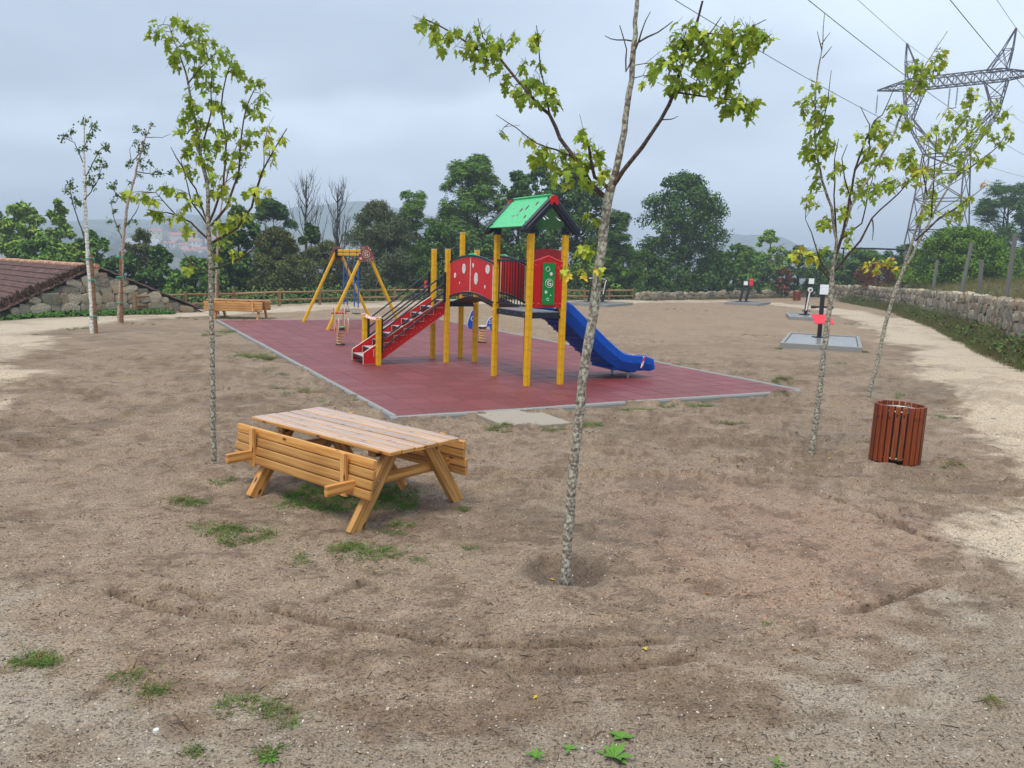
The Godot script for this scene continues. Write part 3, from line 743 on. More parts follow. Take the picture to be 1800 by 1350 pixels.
const NEAR_LEFT_LEAVES := [
	[Vector3(-0.38,4.67,0.19),Vector3(-0.31,4.73,0.08),0.082,8,0],
	[Vector3(-0.41,4.62,0.19),Vector3(-0.29,4.66,0.08),0.082,8,0],
	[Vector3(-0.34,4.63,-0.03),Vector3(-0.26,4.58,0.08),0.082,8,0],
	[Vector3(-0.40,4.58,-0.02),Vector3(-0.26,4.58,0.08),0.082,8,0],
	[Vector3(-0.10,4.69,0.16),Vector3(-0.29,4.66,0.08),0.082,8,0],
	[Vector3(-0.19,4.74,0.14),Vector3(-0.29,4.66,0.08),0.082,8,0],
	[Vector3(-0.02,4.65,0.11),Vector3(-0.23,4.51,0.07),0.082,8,0],
	[Vector3(-0.11,4.78,-0.27),Vector3(0.06,4.59,-0.22),0.082,8,0],
	[Vector3(-0.14,4.48,0.09),Vector3(-0.21,4.43,0.07),0.082,8,0],
	[Vector3(-0.22,4.45,0.09),Vector3(-0.21,4.43,0.07),0.082,8,0],
	[Vector3(0.04,4.53,0.20),Vector3(0.13,4.38,0.18),0.082,8,0],
	[Vector3(0.07,4.46,0.09),Vector3(0.13,4.38,0.18),0.082,8,0],
	[Vector3(-0.11,4.39,0.05),Vector3(-0.17,4.32,0.06),0.082,8,0],
	[Vector3(0.01,4.45,-0.20),Vector3(0.05,4.38,-0.18),0.082,8,0],
	[Vector3(-0.24,4.37,0.12),Vector3(-0.18,4.36,0.07),0.082,8,0],
	[Vector3(0.32,4.43,0.35),Vector3(0.25,4.45,0.23),0.075,6,0],
	[Vector3(0.05,4.61,-0.11),Vector3(0.06,4.59,-0.22),0.075,6,0],
	[Vector3(0.32,4.41,0.21),Vector3(0.38,4.38,0.20),0.075,6,0],
	[Vector3(0.39,4.33,0.17),Vector3(0.34,4.30,0.19),0.075,6,0],
	[Vector3(0.34,4.26,0.12),Vector3(0.30,4.23,0.17),0.075,6,0],
	[Vector3(0.40,4.29,0.07),Vector3(0.32,4.26,0.18),0.075,6,0],
	[Vector3(-0.02,4.30,-0.00),Vector3(-0.02,4.27,0.11),0.082,7,0],
	[Vector3(0.00,4.21,-0.14),Vector3(0.03,4.17,-0.13),0.082,7,0],
	[Vector3(-0.05,4.15,0.01),Vector3(-0.12,4.08,0.05),0.082,7,0],
	[Vector3(0.08,4.16,-0.15),Vector3(0.04,4.10,-0.12),0.082,7,0],
	[Vector3(0.07,4.29,-0.05),Vector3(0.03,4.25,-0.15),0.082,7,0],
	[Vector3(0.37,4.29,-0.35),Vector3(0.43,4.22,-0.36),0.069,7,0],
	[Vector3(0.48,4.27,-0.36),Vector3(0.45,4.27,-0.37),0.069,7,0],
	[Vector3(0.49,4.14,-0.41),Vector3(0.41,4.17,-0.34),0.069,7,0],
	[Vector3(0.43,4.06,-0.42),Vector3(0.35,4.00,-0.30),0.069,7,0],
	[Vector3(0.34,4.02,-0.34),Vector3(0.35,4.00,-0.30),0.069,7,0],
	[Vector3(0.35,3.95,-0.38),Vector3(0.34,3.93,-0.29),0.069,7,0],
	[Vector3(0.47,3.93,-0.29),Vector3(0.34,3.93,-0.29),0.069,7,0],
	[Vector3(-0.07,3.99,0.17),Vector3(-0.11,4.01,0.05),0.075,7,0],
	[Vector3(-0.05,3.93,0.09),Vector3(-0.09,3.86,0.05),0.075,7,0],
	[Vector3(-0.18,3.87,-0.03),Vector3(-0.09,3.86,0.05),0.075,7,0],
	[Vector3(-0.01,3.79,0.14),Vector3(-0.08,3.78,0.04),0.075,7,0],
	[Vector3(-0.15,3.79,0.12),Vector3(-0.11,3.73,0.05),0.075,7,0],
	[Vector3(-0.05,3.72,0.10),Vector3(-0.07,3.72,0.04),0.075,7,0],
	[Vector3(-0.08,3.87,0.14),Vector3(-0.09,3.86,0.05),0.075,7,0],
	[Vector3(0.12,3.93,-0.01),Vector3(0.04,3.88,-0.08),0.069,6,0],
	[Vector3(0.26,3.91,0.21),Vector3(0.23,3.92,0.14),0.069,6,0],
	[Vector3(0.03,4.02,-0.13),Vector3(0.04,3.96,-0.09),0.069,6,0],
	[Vector3(0.37,3.82,0.24),Vector3(0.25,3.79,0.13),0.069,6,0],
	[Vector3(0.26,3.63,0.23),Vector3(0.26,3.64,0.11),0.069,6,0],
	[Vector3(0.13,3.58,0.03),Vector3(0.27,3.57,0.11),0.069,6,0],
	[Vector3(0.29,3.62,0.17),Vector3(0.27,3.57,0.11),0.069,6,0],
	[Vector3(-0.20,3.66,0.12),Vector3(-0.20,3.66,0.07),0.063,5,0],
	[Vector3(0.28,3.76,-0.26),Vector3(0.31,3.73,-0.25),0.063,5,0],
	[Vector3(0.43,3.71,-0.23),Vector3(0.30,3.64,-0.24),0.063,5,0],
	[Vector3(0.41,3.60,-0.23),Vector3(0.30,3.55,-0.22),0.063,5,0],
	[Vector3(0.40,3.61,-0.12),Vector3(0.30,3.55,-0.22),0.063,5,0],
	[Vector3(-0.14,3.55,0.03),Vector3(-0.04,3.53,0.03),0.075,6,0],
	[Vector3(-0.06,3.44,0.11),Vector3(-0.02,3.39,0.03),0.075,6,0],
	[Vector3(-0.16,3.46,0.11),Vector3(-0.20,3.35,0.15),0.075,6,0],
	[Vector3(-0.19,3.32,-0.07),Vector3(-0.26,3.23,-0.17),0.075,6,0],
	[Vector3(-0.28,3.32,-0.10),Vector3(-0.32,3.30,-0.19),0.075,6,0],
	[Vector3(-0.17,3.25,-0.15),Vector3(-0.21,3.16,-0.14),0.075,6,0],
	[Vector3(0.08,3.50,0.05),Vector3(-0.04,3.47,0.03),0.075,6,0],
	[Vector3(0.05,3.54,0.11),Vector3(-0.02,3.55,0.01),0.075,6,0],
	[Vector3(0.07,3.42,0.08),Vector3(-0.02,3.39,0.03),0.075,6,0],
	[Vector3(0.29,3.47,0.10),Vector3(0.26,3.48,0.10),0.069,5,0],
	[Vector3(0.24,3.52,-0.28),Vector3(0.30,3.45,-0.21),0.069,5,0],
	[Vector3(0.33,3.49,-0.25),Vector3(0.30,3.45,-0.21),0.069,5,0],
	[Vector3(0.28,3.37,-0.15),Vector3(0.29,3.36,-0.20),0.069,5,0],
	[Vector3(0.29,3.28,-0.27),Vector3(0.29,3.27,-0.19),0.069,5,0],
	[Vector3(0.17,3.20,0.17),Vector3(0.22,3.20,0.07),0.069,6,1],
	[Vector3(0.04,3.17,-0.04),Vector3(0.02,3.14,0.02),0.069,6,1],
	[Vector3(0.22,3.10,0.15),Vector3(0.17,3.03,0.05),0.069,6,1],
	[Vector3(0.01,3.75,-0.08),Vector3(0.01,3.72,-0.03),0.069,6,1],
	[Vector3(-0.01,3.61,0.14),Vector3(-0.05,3.60,0.04),0.069,6,1],
	[Vector3(0.01,3.34,0.07),Vector3(-0.01,3.30,0.02),0.069,6,1],
	[Vector3(-0.30,3.06,0.33),Vector3(-0.37,2.97,0.33),0.056,5,0],
	[Vector3(-0.29,3.05,0.10),Vector3(-0.15,3.02,0.10),0.056,5,0],
	[Vector3(-0.22,3.01,0.13),Vector3(-0.15,3.02,0.10),0.056,5,0],
	[Vector3(-0.40,2.78,0.35),Vector3(-0.42,2.76,0.33),0.056,5,0],
	[Vector3(-0.47,2.81,0.29),Vector3(-0.42,2.76,0.33),0.056,5,0],
	[Vector3(-0.40,2.78,0.24),Vector3(-0.39,2.78,0.31),0.056,5,0],
	[Vector3(-0.68,2.98,0.36),Vector3(-0.39,3.01,0.35),0.050,5,1],
	[Vector3(-0.55,2.96,0.46),Vector3(-0.39,3.01,0.35),0.050,5,1],
	[Vector3(-0.51,2.96,0.38),Vector3(-0.39,3.01,0.35),0.050,5,1],
	[Vector3(-0.49,2.94,0.22),Vector3(-0.37,2.97,0.33),0.050,5,1],
	[Vector3(-0.39,2.91,0.38),Vector3(-0.34,2.93,0.30),0.050,5,1],
	[Vector3(-0.25,2.76,0.27),Vector3(-0.25,2.79,0.22),0.063,5,1],
	[Vector3(-0.19,2.79,0.30),Vector3(-0.22,2.78,0.20),0.063,5,1],
	[Vector3(-0.20,2.92,0.01),Vector3(-0.13,2.94,0.08),0.063,5,1],
	[Vector3(-0.12,2.67,0.15),Vector3(-0.10,2.69,0.09),0.063,5,1],
	[Vector3(-0.24,2.63,-0.01),Vector3(-0.10,2.69,0.09),0.063,5,1],
	[Vector3(0.61,3.07,0.30),Vector3(0.61,3.04,0.26),0.075,6,1],
	[Vector3(0.51,3.06,0.14),Vector3(0.59,3.02,0.20),0.075,6,1],
	[Vector3(0.64,3.09,0.12),Vector3(0.60,3.06,0.19),0.075,6,1],
	[Vector3(0.64,3.00,0.30),Vector3(0.58,2.98,0.21),0.075,6,1],
	[Vector3(0.62,3.28,0.05),Vector3(0.65,3.25,0.14),0.044,3,1],
	[Vector3(0.80,3.45,0.37),Vector3(0.80,3.41,0.36),0.044,3,1],
	[Vector3(0.85,3.49,0.46),Vector3(0.83,3.45,0.37),0.044,3,1],
	[Vector3(0.94,3.58,0.37),Vector3(0.94,3.58,0.43),0.044,3,1],
	[Vector3(0.80,3.36,0.26),Vector3(0.75,3.33,0.33),0.044,3,1],
	[Vector3(0.71,3.71,0.16),Vector3(0.68,3.69,0.06),0.044,5,2],
	[Vector3(0.67,3.63,0.06),Vector3(0.67,3.61,0.08),0.044,5,2],
	[Vector3(0.20,2.71,0.14),Vector3(0.24,2.62,0.08),0.075,6,1],
	[Vector3(0.06,2.66,-0.08),Vector3(0.11,2.55,0.03),0.075,6,1],
	[Vector3(0.22,2.68,0.05),Vector3(0.24,2.62,0.08),0.075,6,1],
	[Vector3(0.43,2.77,0.10),Vector3(0.44,2.77,0.17),0.075,6,1],
	[Vector3(0.53,2.82,0.23),Vector3(0.48,2.81,0.19),0.075,6,1],
	[Vector3(0.31,2.82,0.06),Vector3(0.41,2.73,0.16),0.075,6,1],
	[Vector3(0.17,2.52,0.14),Vector3(0.11,2.55,0.03),0.056,4,1],
	[Vector3(0.15,2.55,-0.06),Vector3(0.18,2.58,0.06),0.056,4,1],
	[Vector3(0.32,2.40,0.19),Vector3(0.30,2.31,0.14),0.056,4,1],
	[Vector3(0.34,2.42,0.08),Vector3(0.42,2.36,0.20),0.056,4,1],
	[Vector3(-0.26,2.25,-0.12),Vector3(-0.17,2.27,-0.06),0.056,4,1],
	[Vector3(-0.24,2.22,-0.00),Vector3(-0.22,2.29,-0.08),0.056,4,1],
	[Vector3(0.06,2.38,-0.08),Vector3(0.03,2.38,0.00),0.056,4,1],
	[Vector3(-0.11,3.01,-0.14),Vector3(-0.09,2.93,-0.07),0.063,5,1],
	[Vector3(0.22,2.99,-0.07),Vector3(0.20,2.98,-0.11),0.063,5,1],
	[Vector3(-0.10,2.97,0.04),Vector3(-0.11,2.88,0.07),0.063,5,1],
	[Vector3(0.04,3.06,-0.09),Vector3(0.03,3.05,0.02),0.063,5,1]]
const RIGHT_NEAR_BASE := Vector3(3.982,0.000,-10.305)
const RIGHT_NEAR_LIMBS := [
	[0.0383,0.0309,[Vector3(0.00,0.00,0.00),Vector3(0.03,0.46,0.00),Vector3(0.05,1.14,0.00),Vector3(0.07,1.74,0.00),Vector3(0.08,2.25,0.00),Vector3(0.06,2.46,0.00)]],
	[0.0206,0.0044,[Vector3(0.07,2.43,0.00),Vector3(0.07,2.82,0.04),Vector3(-0.05,3.22,0.09),Vector3(-0.22,3.55,0.14),Vector3(-0.36,3.98,0.20),Vector3(-0.43,4.56,0.26),Vector3(-0.42,4.83,0.28),Vector3(-0.41,5.12,0.31),Vector3(-0.43,5.43,0.35)]],
	[0.0236,0.0044,[Vector3(0.07,2.46,0.00),Vector3(0.15,2.77,-0.05),Vector3(0.29,3.27,-0.13),Vector3(0.58,3.74,-0.24),Vector3(0.84,4.22,-0.34),Vector3(0.98,4.61,-0.41),Vector3(1.09,4.82,-0.45),Vector3(1.25,5.13,-0.51),Vector3(1.38,5.35,-0.56),Vector3(1.52,5.55,-0.61)]],
	[0.0177,0.0044,[Vector3(0.08,2.54,0.00),Vector3(0.13,2.89,0.06),Vector3(0.17,3.68,0.18),Vector3(0.24,4.03,0.24),Vector3(0.30,4.24,0.28),Vector3(0.38,4.31,0.31),Vector3(0.46,4.60,0.37)]],
	[0.0162,0.0044,[Vector3(0.09,2.43,0.00),Vector3(0.29,2.82,0.23),Vector3(0.36,3.09,0.34),Vector3(0.55,3.37,0.56),Vector3(0.68,3.61,0.73)]],
	[0.0132,0.0037,[Vector3(0.03,2.39,0.00),Vector3(-0.08,2.60,-0.10),Vector3(-0.17,2.92,-0.20),Vector3(-0.24,3.10,-0.26)]],
	[0.0118,0.0037,[Vector3(0.07,2.82,0.04),Vector3(-0.05,3.37,0.15),Vector3(-0.11,3.77,0.22),Vector3(-0.10,4.03,0.26)]],
	[0.0118,0.0037,[Vector3(0.16,2.83,-0.05),Vector3(0.47,3.06,-0.20),Vector3(0.57,3.50,-0.28),Vector3(0.65,3.86,-0.35)]],
	[0.0118,0.0037,[Vector3(0.29,3.27,-0.13),Vector3(0.13,3.60,-0.03),Vector3(0.05,3.83,0.03),Vector3(0.10,4.00,0.04)]],
	[0.0118,0.0037,[Vector3(0.17,3.68,0.18),Vector3(0.31,3.92,0.23),Vector3(0.26,4.21,0.24),Vector3(0.13,4.41,0.26)]],
	[0.0074,0.0029,[Vector3(-0.42,5.10,0.31),Vector3(-0.32,5.24,0.28)]],
	[0.0074,0.0029,[Vector3(-0.41,5.03,0.31),Vector3(-0.50,5.23,0.35)]],
	[0.0074,0.0029,[Vector3(-0.40,4.94,0.31),Vector3(-0.31,5.07,0.35)]],
	[0.0103,0.0037,[Vector3(0.36,3.09,0.34),Vector3(0.38,2.96,0.37),Vector3(0.37,2.82,0.39)]],
	[0.0103,0.0037,[Vector3(0.04,2.32,0.00),Vector3(-0.24,2.60,0.15),Vector3(-0.51,2.64,0.28)]],
	[0.0088,0.0029,[Vector3(-0.36,3.98,0.20),Vector3(-0.26,4.43,0.24),Vector3(-0.26,4.82,0.26)]]]
const RIGHT_NEAR_LEAVES := [
	[Vector3(-0.46,4.64,0.20),Vector3(-0.43,4.56,0.26),0.103,8,0],
	[Vector3(-0.52,4.46,0.26),Vector3(-0.42,4.44,0.25),0.103,8,0],
	[Vector3(-0.54,4.40,0.20),Vector3(-0.40,4.33,0.23),0.103,8,0],
	[Vector3(-0.36,4.49,0.27),Vector3(-0.42,4.44,0.25),0.103,8,0],
	[Vector3(-0.42,4.37,0.27),Vector3(-0.40,4.33,0.23),0.103,8,0],
	[Vector3(-0.33,4.30,0.12),Vector3(-0.39,4.21,0.22),0.103,8,0],
	[Vector3(-0.23,4.33,0.10),Vector3(-0.30,4.25,0.22),0.103,8,0],
	[Vector3(-0.27,4.20,0.29),Vector3(-0.32,4.16,0.21),0.103,8,0],
	[Vector3(-0.25,4.13,0.15),Vector3(-0.34,4.07,0.21),0.103,8,0],
	[Vector3(-0.25,4.51,0.17),Vector3(-0.26,4.43,0.24),0.103,8,0],
	[Vector3(-0.48,4.21,0.34),Vector3(-0.39,4.21,0.22),0.103,8,0],
	[Vector3(-0.43,4.02,0.19),Vector3(-0.36,3.98,0.20),0.103,8,0],
	[Vector3(-0.41,3.96,0.28),Vector3(-0.36,3.98,0.20),0.103,8,0],
	[Vector3(-0.26,4.03,0.19),Vector3(-0.36,3.98,0.20),0.103,8,0],
	[Vector3(-0.40,3.81,0.21),Vector3(-0.30,3.81,0.17),0.103,8,0],
	[Vector3(-0.38,3.87,0.09),Vector3(-0.30,3.81,0.17),0.103,8,0],
	[Vector3(-0.23,3.92,0.27),Vector3(-0.10,3.88,0.24),0.103,8,0],
	[Vector3(-0.21,3.96,0.34),Vector3(-0.10,3.93,0.25),0.103,8,0],
	[Vector3(-0.30,3.74,0.17),Vector3(-0.28,3.72,0.16),0.103,8,0],
	[Vector3(-0.26,3.88,0.23),Vector3(-0.30,3.81,0.17),0.103,8,0],
	[Vector3(0.03,3.74,0.04),Vector3(0.10,3.69,-0.00),0.096,6,0],
	[Vector3(-0.24,3.59,0.03),Vector3(-0.22,3.55,0.14),0.096,6,0],
	[Vector3(-0.14,3.59,0.24),Vector3(-0.07,3.53,0.18),0.096,6,0],
	[Vector3(-0.30,3.52,0.16),Vector3(-0.22,3.55,0.14),0.096,6,0],
	[Vector3(-0.31,3.36,0.07),Vector3(-0.15,3.42,0.12),0.088,5,1],
	[Vector3(-0.19,3.28,-0.38),Vector3(-0.24,3.10,-0.26),0.088,5,1],
	[Vector3(-0.16,3.26,-0.18),Vector3(-0.24,3.10,-0.26),0.088,5,1],
	[Vector3(-0.24,3.39,-0.27),Vector3(-0.24,3.10,-0.26),0.088,5,1],
	[Vector3(-0.12,3.06,0.12),Vector3(-0.00,3.06,0.07),0.088,6,1],
	[Vector3(-0.15,3.01,0.15),Vector3(0.02,2.98,0.06),0.088,6,1],
	[Vector3(0.05,3.19,0.16),Vector3(-0.01,3.15,0.11),0.088,6,1],
	[Vector3(0.20,3.23,-0.01),Vector3(0.26,3.17,-0.11),0.088,6,1],
	[Vector3(0.27,2.96,-0.14),Vector3(0.28,2.92,-0.11),0.088,6,1],
	[Vector3(0.17,3.41,0.20),Vector3(0.15,3.37,0.13),0.110,7,0],
	[Vector3(0.43,3.48,-0.19),Vector3(0.41,3.46,-0.17),0.110,7,0],
	[Vector3(0.47,3.38,-0.15),Vector3(0.53,3.32,-0.25),0.110,7,0],
	[Vector3(0.58,3.48,-0.19),Vector3(0.57,3.50,-0.28),0.110,7,0],
	[Vector3(0.43,3.59,-0.29),Vector3(0.47,3.55,-0.20),0.110,7,0],
	[Vector3(0.20,3.51,-0.16),Vector3(0.19,3.47,-0.07),0.110,7,0],
	[Vector3(0.55,3.72,-0.29),Vector3(0.52,3.65,-0.22),0.103,7,0],
	[Vector3(0.57,3.81,-0.22),Vector3(0.63,3.79,-0.34),0.103,7,0],
	[Vector3(0.26,3.83,0.18),Vector3(0.23,3.78,0.20),0.103,7,0],
	[Vector3(0.71,3.80,-0.30),Vector3(0.63,3.79,-0.34),0.103,7,0],
	[Vector3(0.36,3.90,0.17),Vector3(0.28,3.87,0.22),0.103,7,0],
	[Vector3(0.74,3.90,-0.28),Vector3(0.69,3.93,-0.28),0.074,5,2],
	[Vector3(0.79,3.85,-0.29),Vector3(0.63,3.84,-0.26),0.074,5,2],
	[Vector3(0.39,4.23,0.24),Vector3(0.29,4.20,0.27),0.074,5,2],
	[Vector3(0.32,3.94,0.25),Vector3(0.31,3.92,0.23),0.074,5,2],
	[Vector3(0.35,4.08,0.26),Vector3(0.29,4.04,0.24),0.096,7,0],
	[Vector3(0.26,4.12,0.34),Vector3(0.28,4.10,0.24),0.096,7,0],
	[Vector3(0.71,4.18,-0.28),Vector3(0.79,4.12,-0.32),0.096,7,0],
	[Vector3(0.77,4.20,-0.24),Vector3(0.84,4.22,-0.34),0.096,7,0],
	[Vector3(0.64,4.09,-0.21),Vector3(0.74,4.03,-0.30),0.096,7,0],
	[Vector3(0.11,4.06,0.36),Vector3(0.24,4.03,0.24),0.096,7,0],
	[Vector3(0.34,4.17,0.31),Vector3(0.28,4.16,0.26),0.096,7,0],
	[Vector3(0.86,4.56,-0.46),Vector3(0.93,4.45,-0.38),0.074,6,0],
	[Vector3(0.45,4.34,0.41),Vector3(0.40,4.37,0.32),0.074,6,0],
	[Vector3(0.85,4.50,-0.27),Vector3(0.93,4.45,-0.38),0.074,6,0],
	[Vector3(0.94,4.38,-0.27),Vector3(0.90,4.37,-0.37),0.074,6,0],
	[Vector3(1.03,4.34,-0.35),Vector3(0.90,4.37,-0.37),0.074,6,0],
	[Vector3(0.47,3.52,0.65),Vector3(0.58,3.42,0.59),0.103,7,0],
	[Vector3(0.47,3.49,0.49),Vector3(0.55,3.37,0.56),0.103,7,0],
	[Vector3(0.54,3.49,0.71),Vector3(0.60,3.46,0.63),0.103,7,0],
	[Vector3(0.51,3.76,0.75),Vector3(0.68,3.61,0.73),0.103,7,0],
	[Vector3(0.58,3.84,0.68),Vector3(0.68,3.61,0.73),0.103,7,0],
	[Vector3(0.62,3.72,0.59),Vector3(0.66,3.56,0.70),0.103,7,0],
	[Vector3(0.45,3.71,0.78),Vector3(0.66,3.56,0.70),0.103,7,0],
	[Vector3(0.62,3.62,0.85),Vector3(0.68,3.61,0.73),0.074,5,2],
	[Vector3(0.67,3.67,0.63),Vector3(0.68,3.61,0.73),0.074,5,2],
	[Vector3(0.71,3.61,0.81),Vector3(0.68,3.61,0.73),0.074,5,2],
	[Vector3(0.68,3.48,0.61),Vector3(0.60,3.46,0.63),0.074,5,2],
	[Vector3(0.69,3.50,-0.36),Vector3(0.57,3.50,-0.28),0.081,6,0],
	[Vector3(0.72,3.55,-0.33),Vector3(0.57,3.50,-0.28),0.081,6,0],
	[Vector3(1.08,5.04,-0.42),Vector3(1.18,5.01,-0.49),0.096,7,0],
	[Vector3(1.15,4.96,-0.39),Vector3(1.15,4.95,-0.48),0.096,7,0],
	[Vector3(1.35,5.06,-0.60),Vector3(1.18,5.01,-0.49),0.096,7,0],
	[Vector3(1.34,5.16,-0.50),Vector3(1.27,5.18,-0.52),0.096,7,0],
	[Vector3(1.46,5.28,-0.65),Vector3(1.33,5.27,-0.54),0.096,7,0],
	[Vector3(1.22,4.92,-0.42),Vector3(1.15,4.95,-0.48),0.096,7,0],
	[Vector3(1.10,4.90,-0.49),Vector3(1.09,4.82,-0.45),0.096,7,0],
	[Vector3(0.99,4.85,-0.36),Vector3(1.09,4.82,-0.45),0.096,7,0],
	[Vector3(1.06,4.74,-0.32),Vector3(1.05,4.74,-0.43),0.096,7,0],
	[Vector3(1.13,5.10,-0.49),Vector3(1.18,5.01,-0.49),0.096,7,0],
	[Vector3(1.40,5.25,-0.43),Vector3(1.35,5.31,-0.55),0.059,4,2],
	[Vector3(1.51,5.16,-0.58),Vector3(1.30,5.22,-0.53),0.059,4,2],
	[Vector3(-0.46,2.68,0.18),Vector3(-0.51,2.64,0.28),0.074,5,2],
	[Vector3(-0.55,2.60,0.30),Vector3(-0.51,2.64,0.28),0.074,5,2],
	[Vector3(-0.36,2.66,0.11),Vector3(-0.40,2.62,0.23),0.074,5,2],
	[Vector3(-0.28,2.64,0.10),Vector3(-0.30,2.60,0.18),0.074,5,2],
	[Vector3(-0.26,2.59,0.13),Vector3(-0.24,2.60,0.15),0.074,5,2],
	[Vector3(-0.01,2.70,-0.07),Vector3(-0.08,2.60,-0.10),0.066,4,1],
	[Vector3(-0.08,2.67,-0.18),Vector3(-0.08,2.60,-0.10),0.066,4,1],
	[Vector3(0.22,2.83,0.07),Vector3(0.25,2.74,0.18),0.066,4,1],
	[Vector3(0.12,2.77,0.23),Vector3(0.21,2.67,0.14),0.066,4,1]]
const RIGHT_FAR_BASE := Vector3(6.876,0.000,-15.176)
const RIGHT_FAR_LIMBS := [
	[0.0390,0.0314,[Vector3(0.00,0.00,0.00),Vector3(0.10,0.58,0.00),Vector3(0.18,1.35,0.00),Vector3(0.30,2.00,0.00),Vector3(0.39,2.32,0.00),Vector3(0.44,2.51,0.00)]],
	[0.0260,0.0054,[Vector3(0.44,2.51,0.00),Vector3(0.52,3.10,0.10),Vector3(0.61,3.79,0.21),Vector3(0.78,4.42,0.34),Vector3(0.93,4.97,0.46),Vector3(1.07,5.25,0.54),Vector3(1.01,5.61,0.57)]],
	[0.0260,0.0054,[Vector3(0.46,2.53,0.00),Vector3(0.56,2.65,-0.04),Vector3(0.94,3.42,-0.19),Vector3(1.36,4.16,-0.36),Vector3(1.76,4.79,-0.51),Vector3(2.04,5.18,-0.61),Vector3(2.30,5.35,-0.69),Vector3(2.56,5.60,-0.77)]],
	[0.0195,0.0054,[Vector3(0.54,2.96,0.10),Vector3(0.80,3.36,0.35),Vector3(1.07,3.63,0.61),Vector3(1.32,3.93,0.87)]],
	[0.0163,0.0054,[Vector3(0.43,2.45,0.00),Vector3(0.21,2.46,-0.18),Vector3(-0.04,2.52,-0.38)]],
	[0.0163,0.0054,[Vector3(0.94,3.42,-0.19),Vector3(0.84,4.01,-0.05),Vector3(0.72,4.70,0.13),Vector3(0.67,5.03,0.22)]],
	[0.0163,0.0054,[Vector3(1.36,4.16,-0.36),Vector3(1.96,4.52,-0.63),Vector3(2.43,4.86,-0.84),Vector3(2.61,5.14,-0.93)]],
	[0.0152,0.0043,[Vector3(0.61,3.79,0.21),Vector3(0.41,4.27,0.33),Vector3(0.43,4.75,0.40)]]]
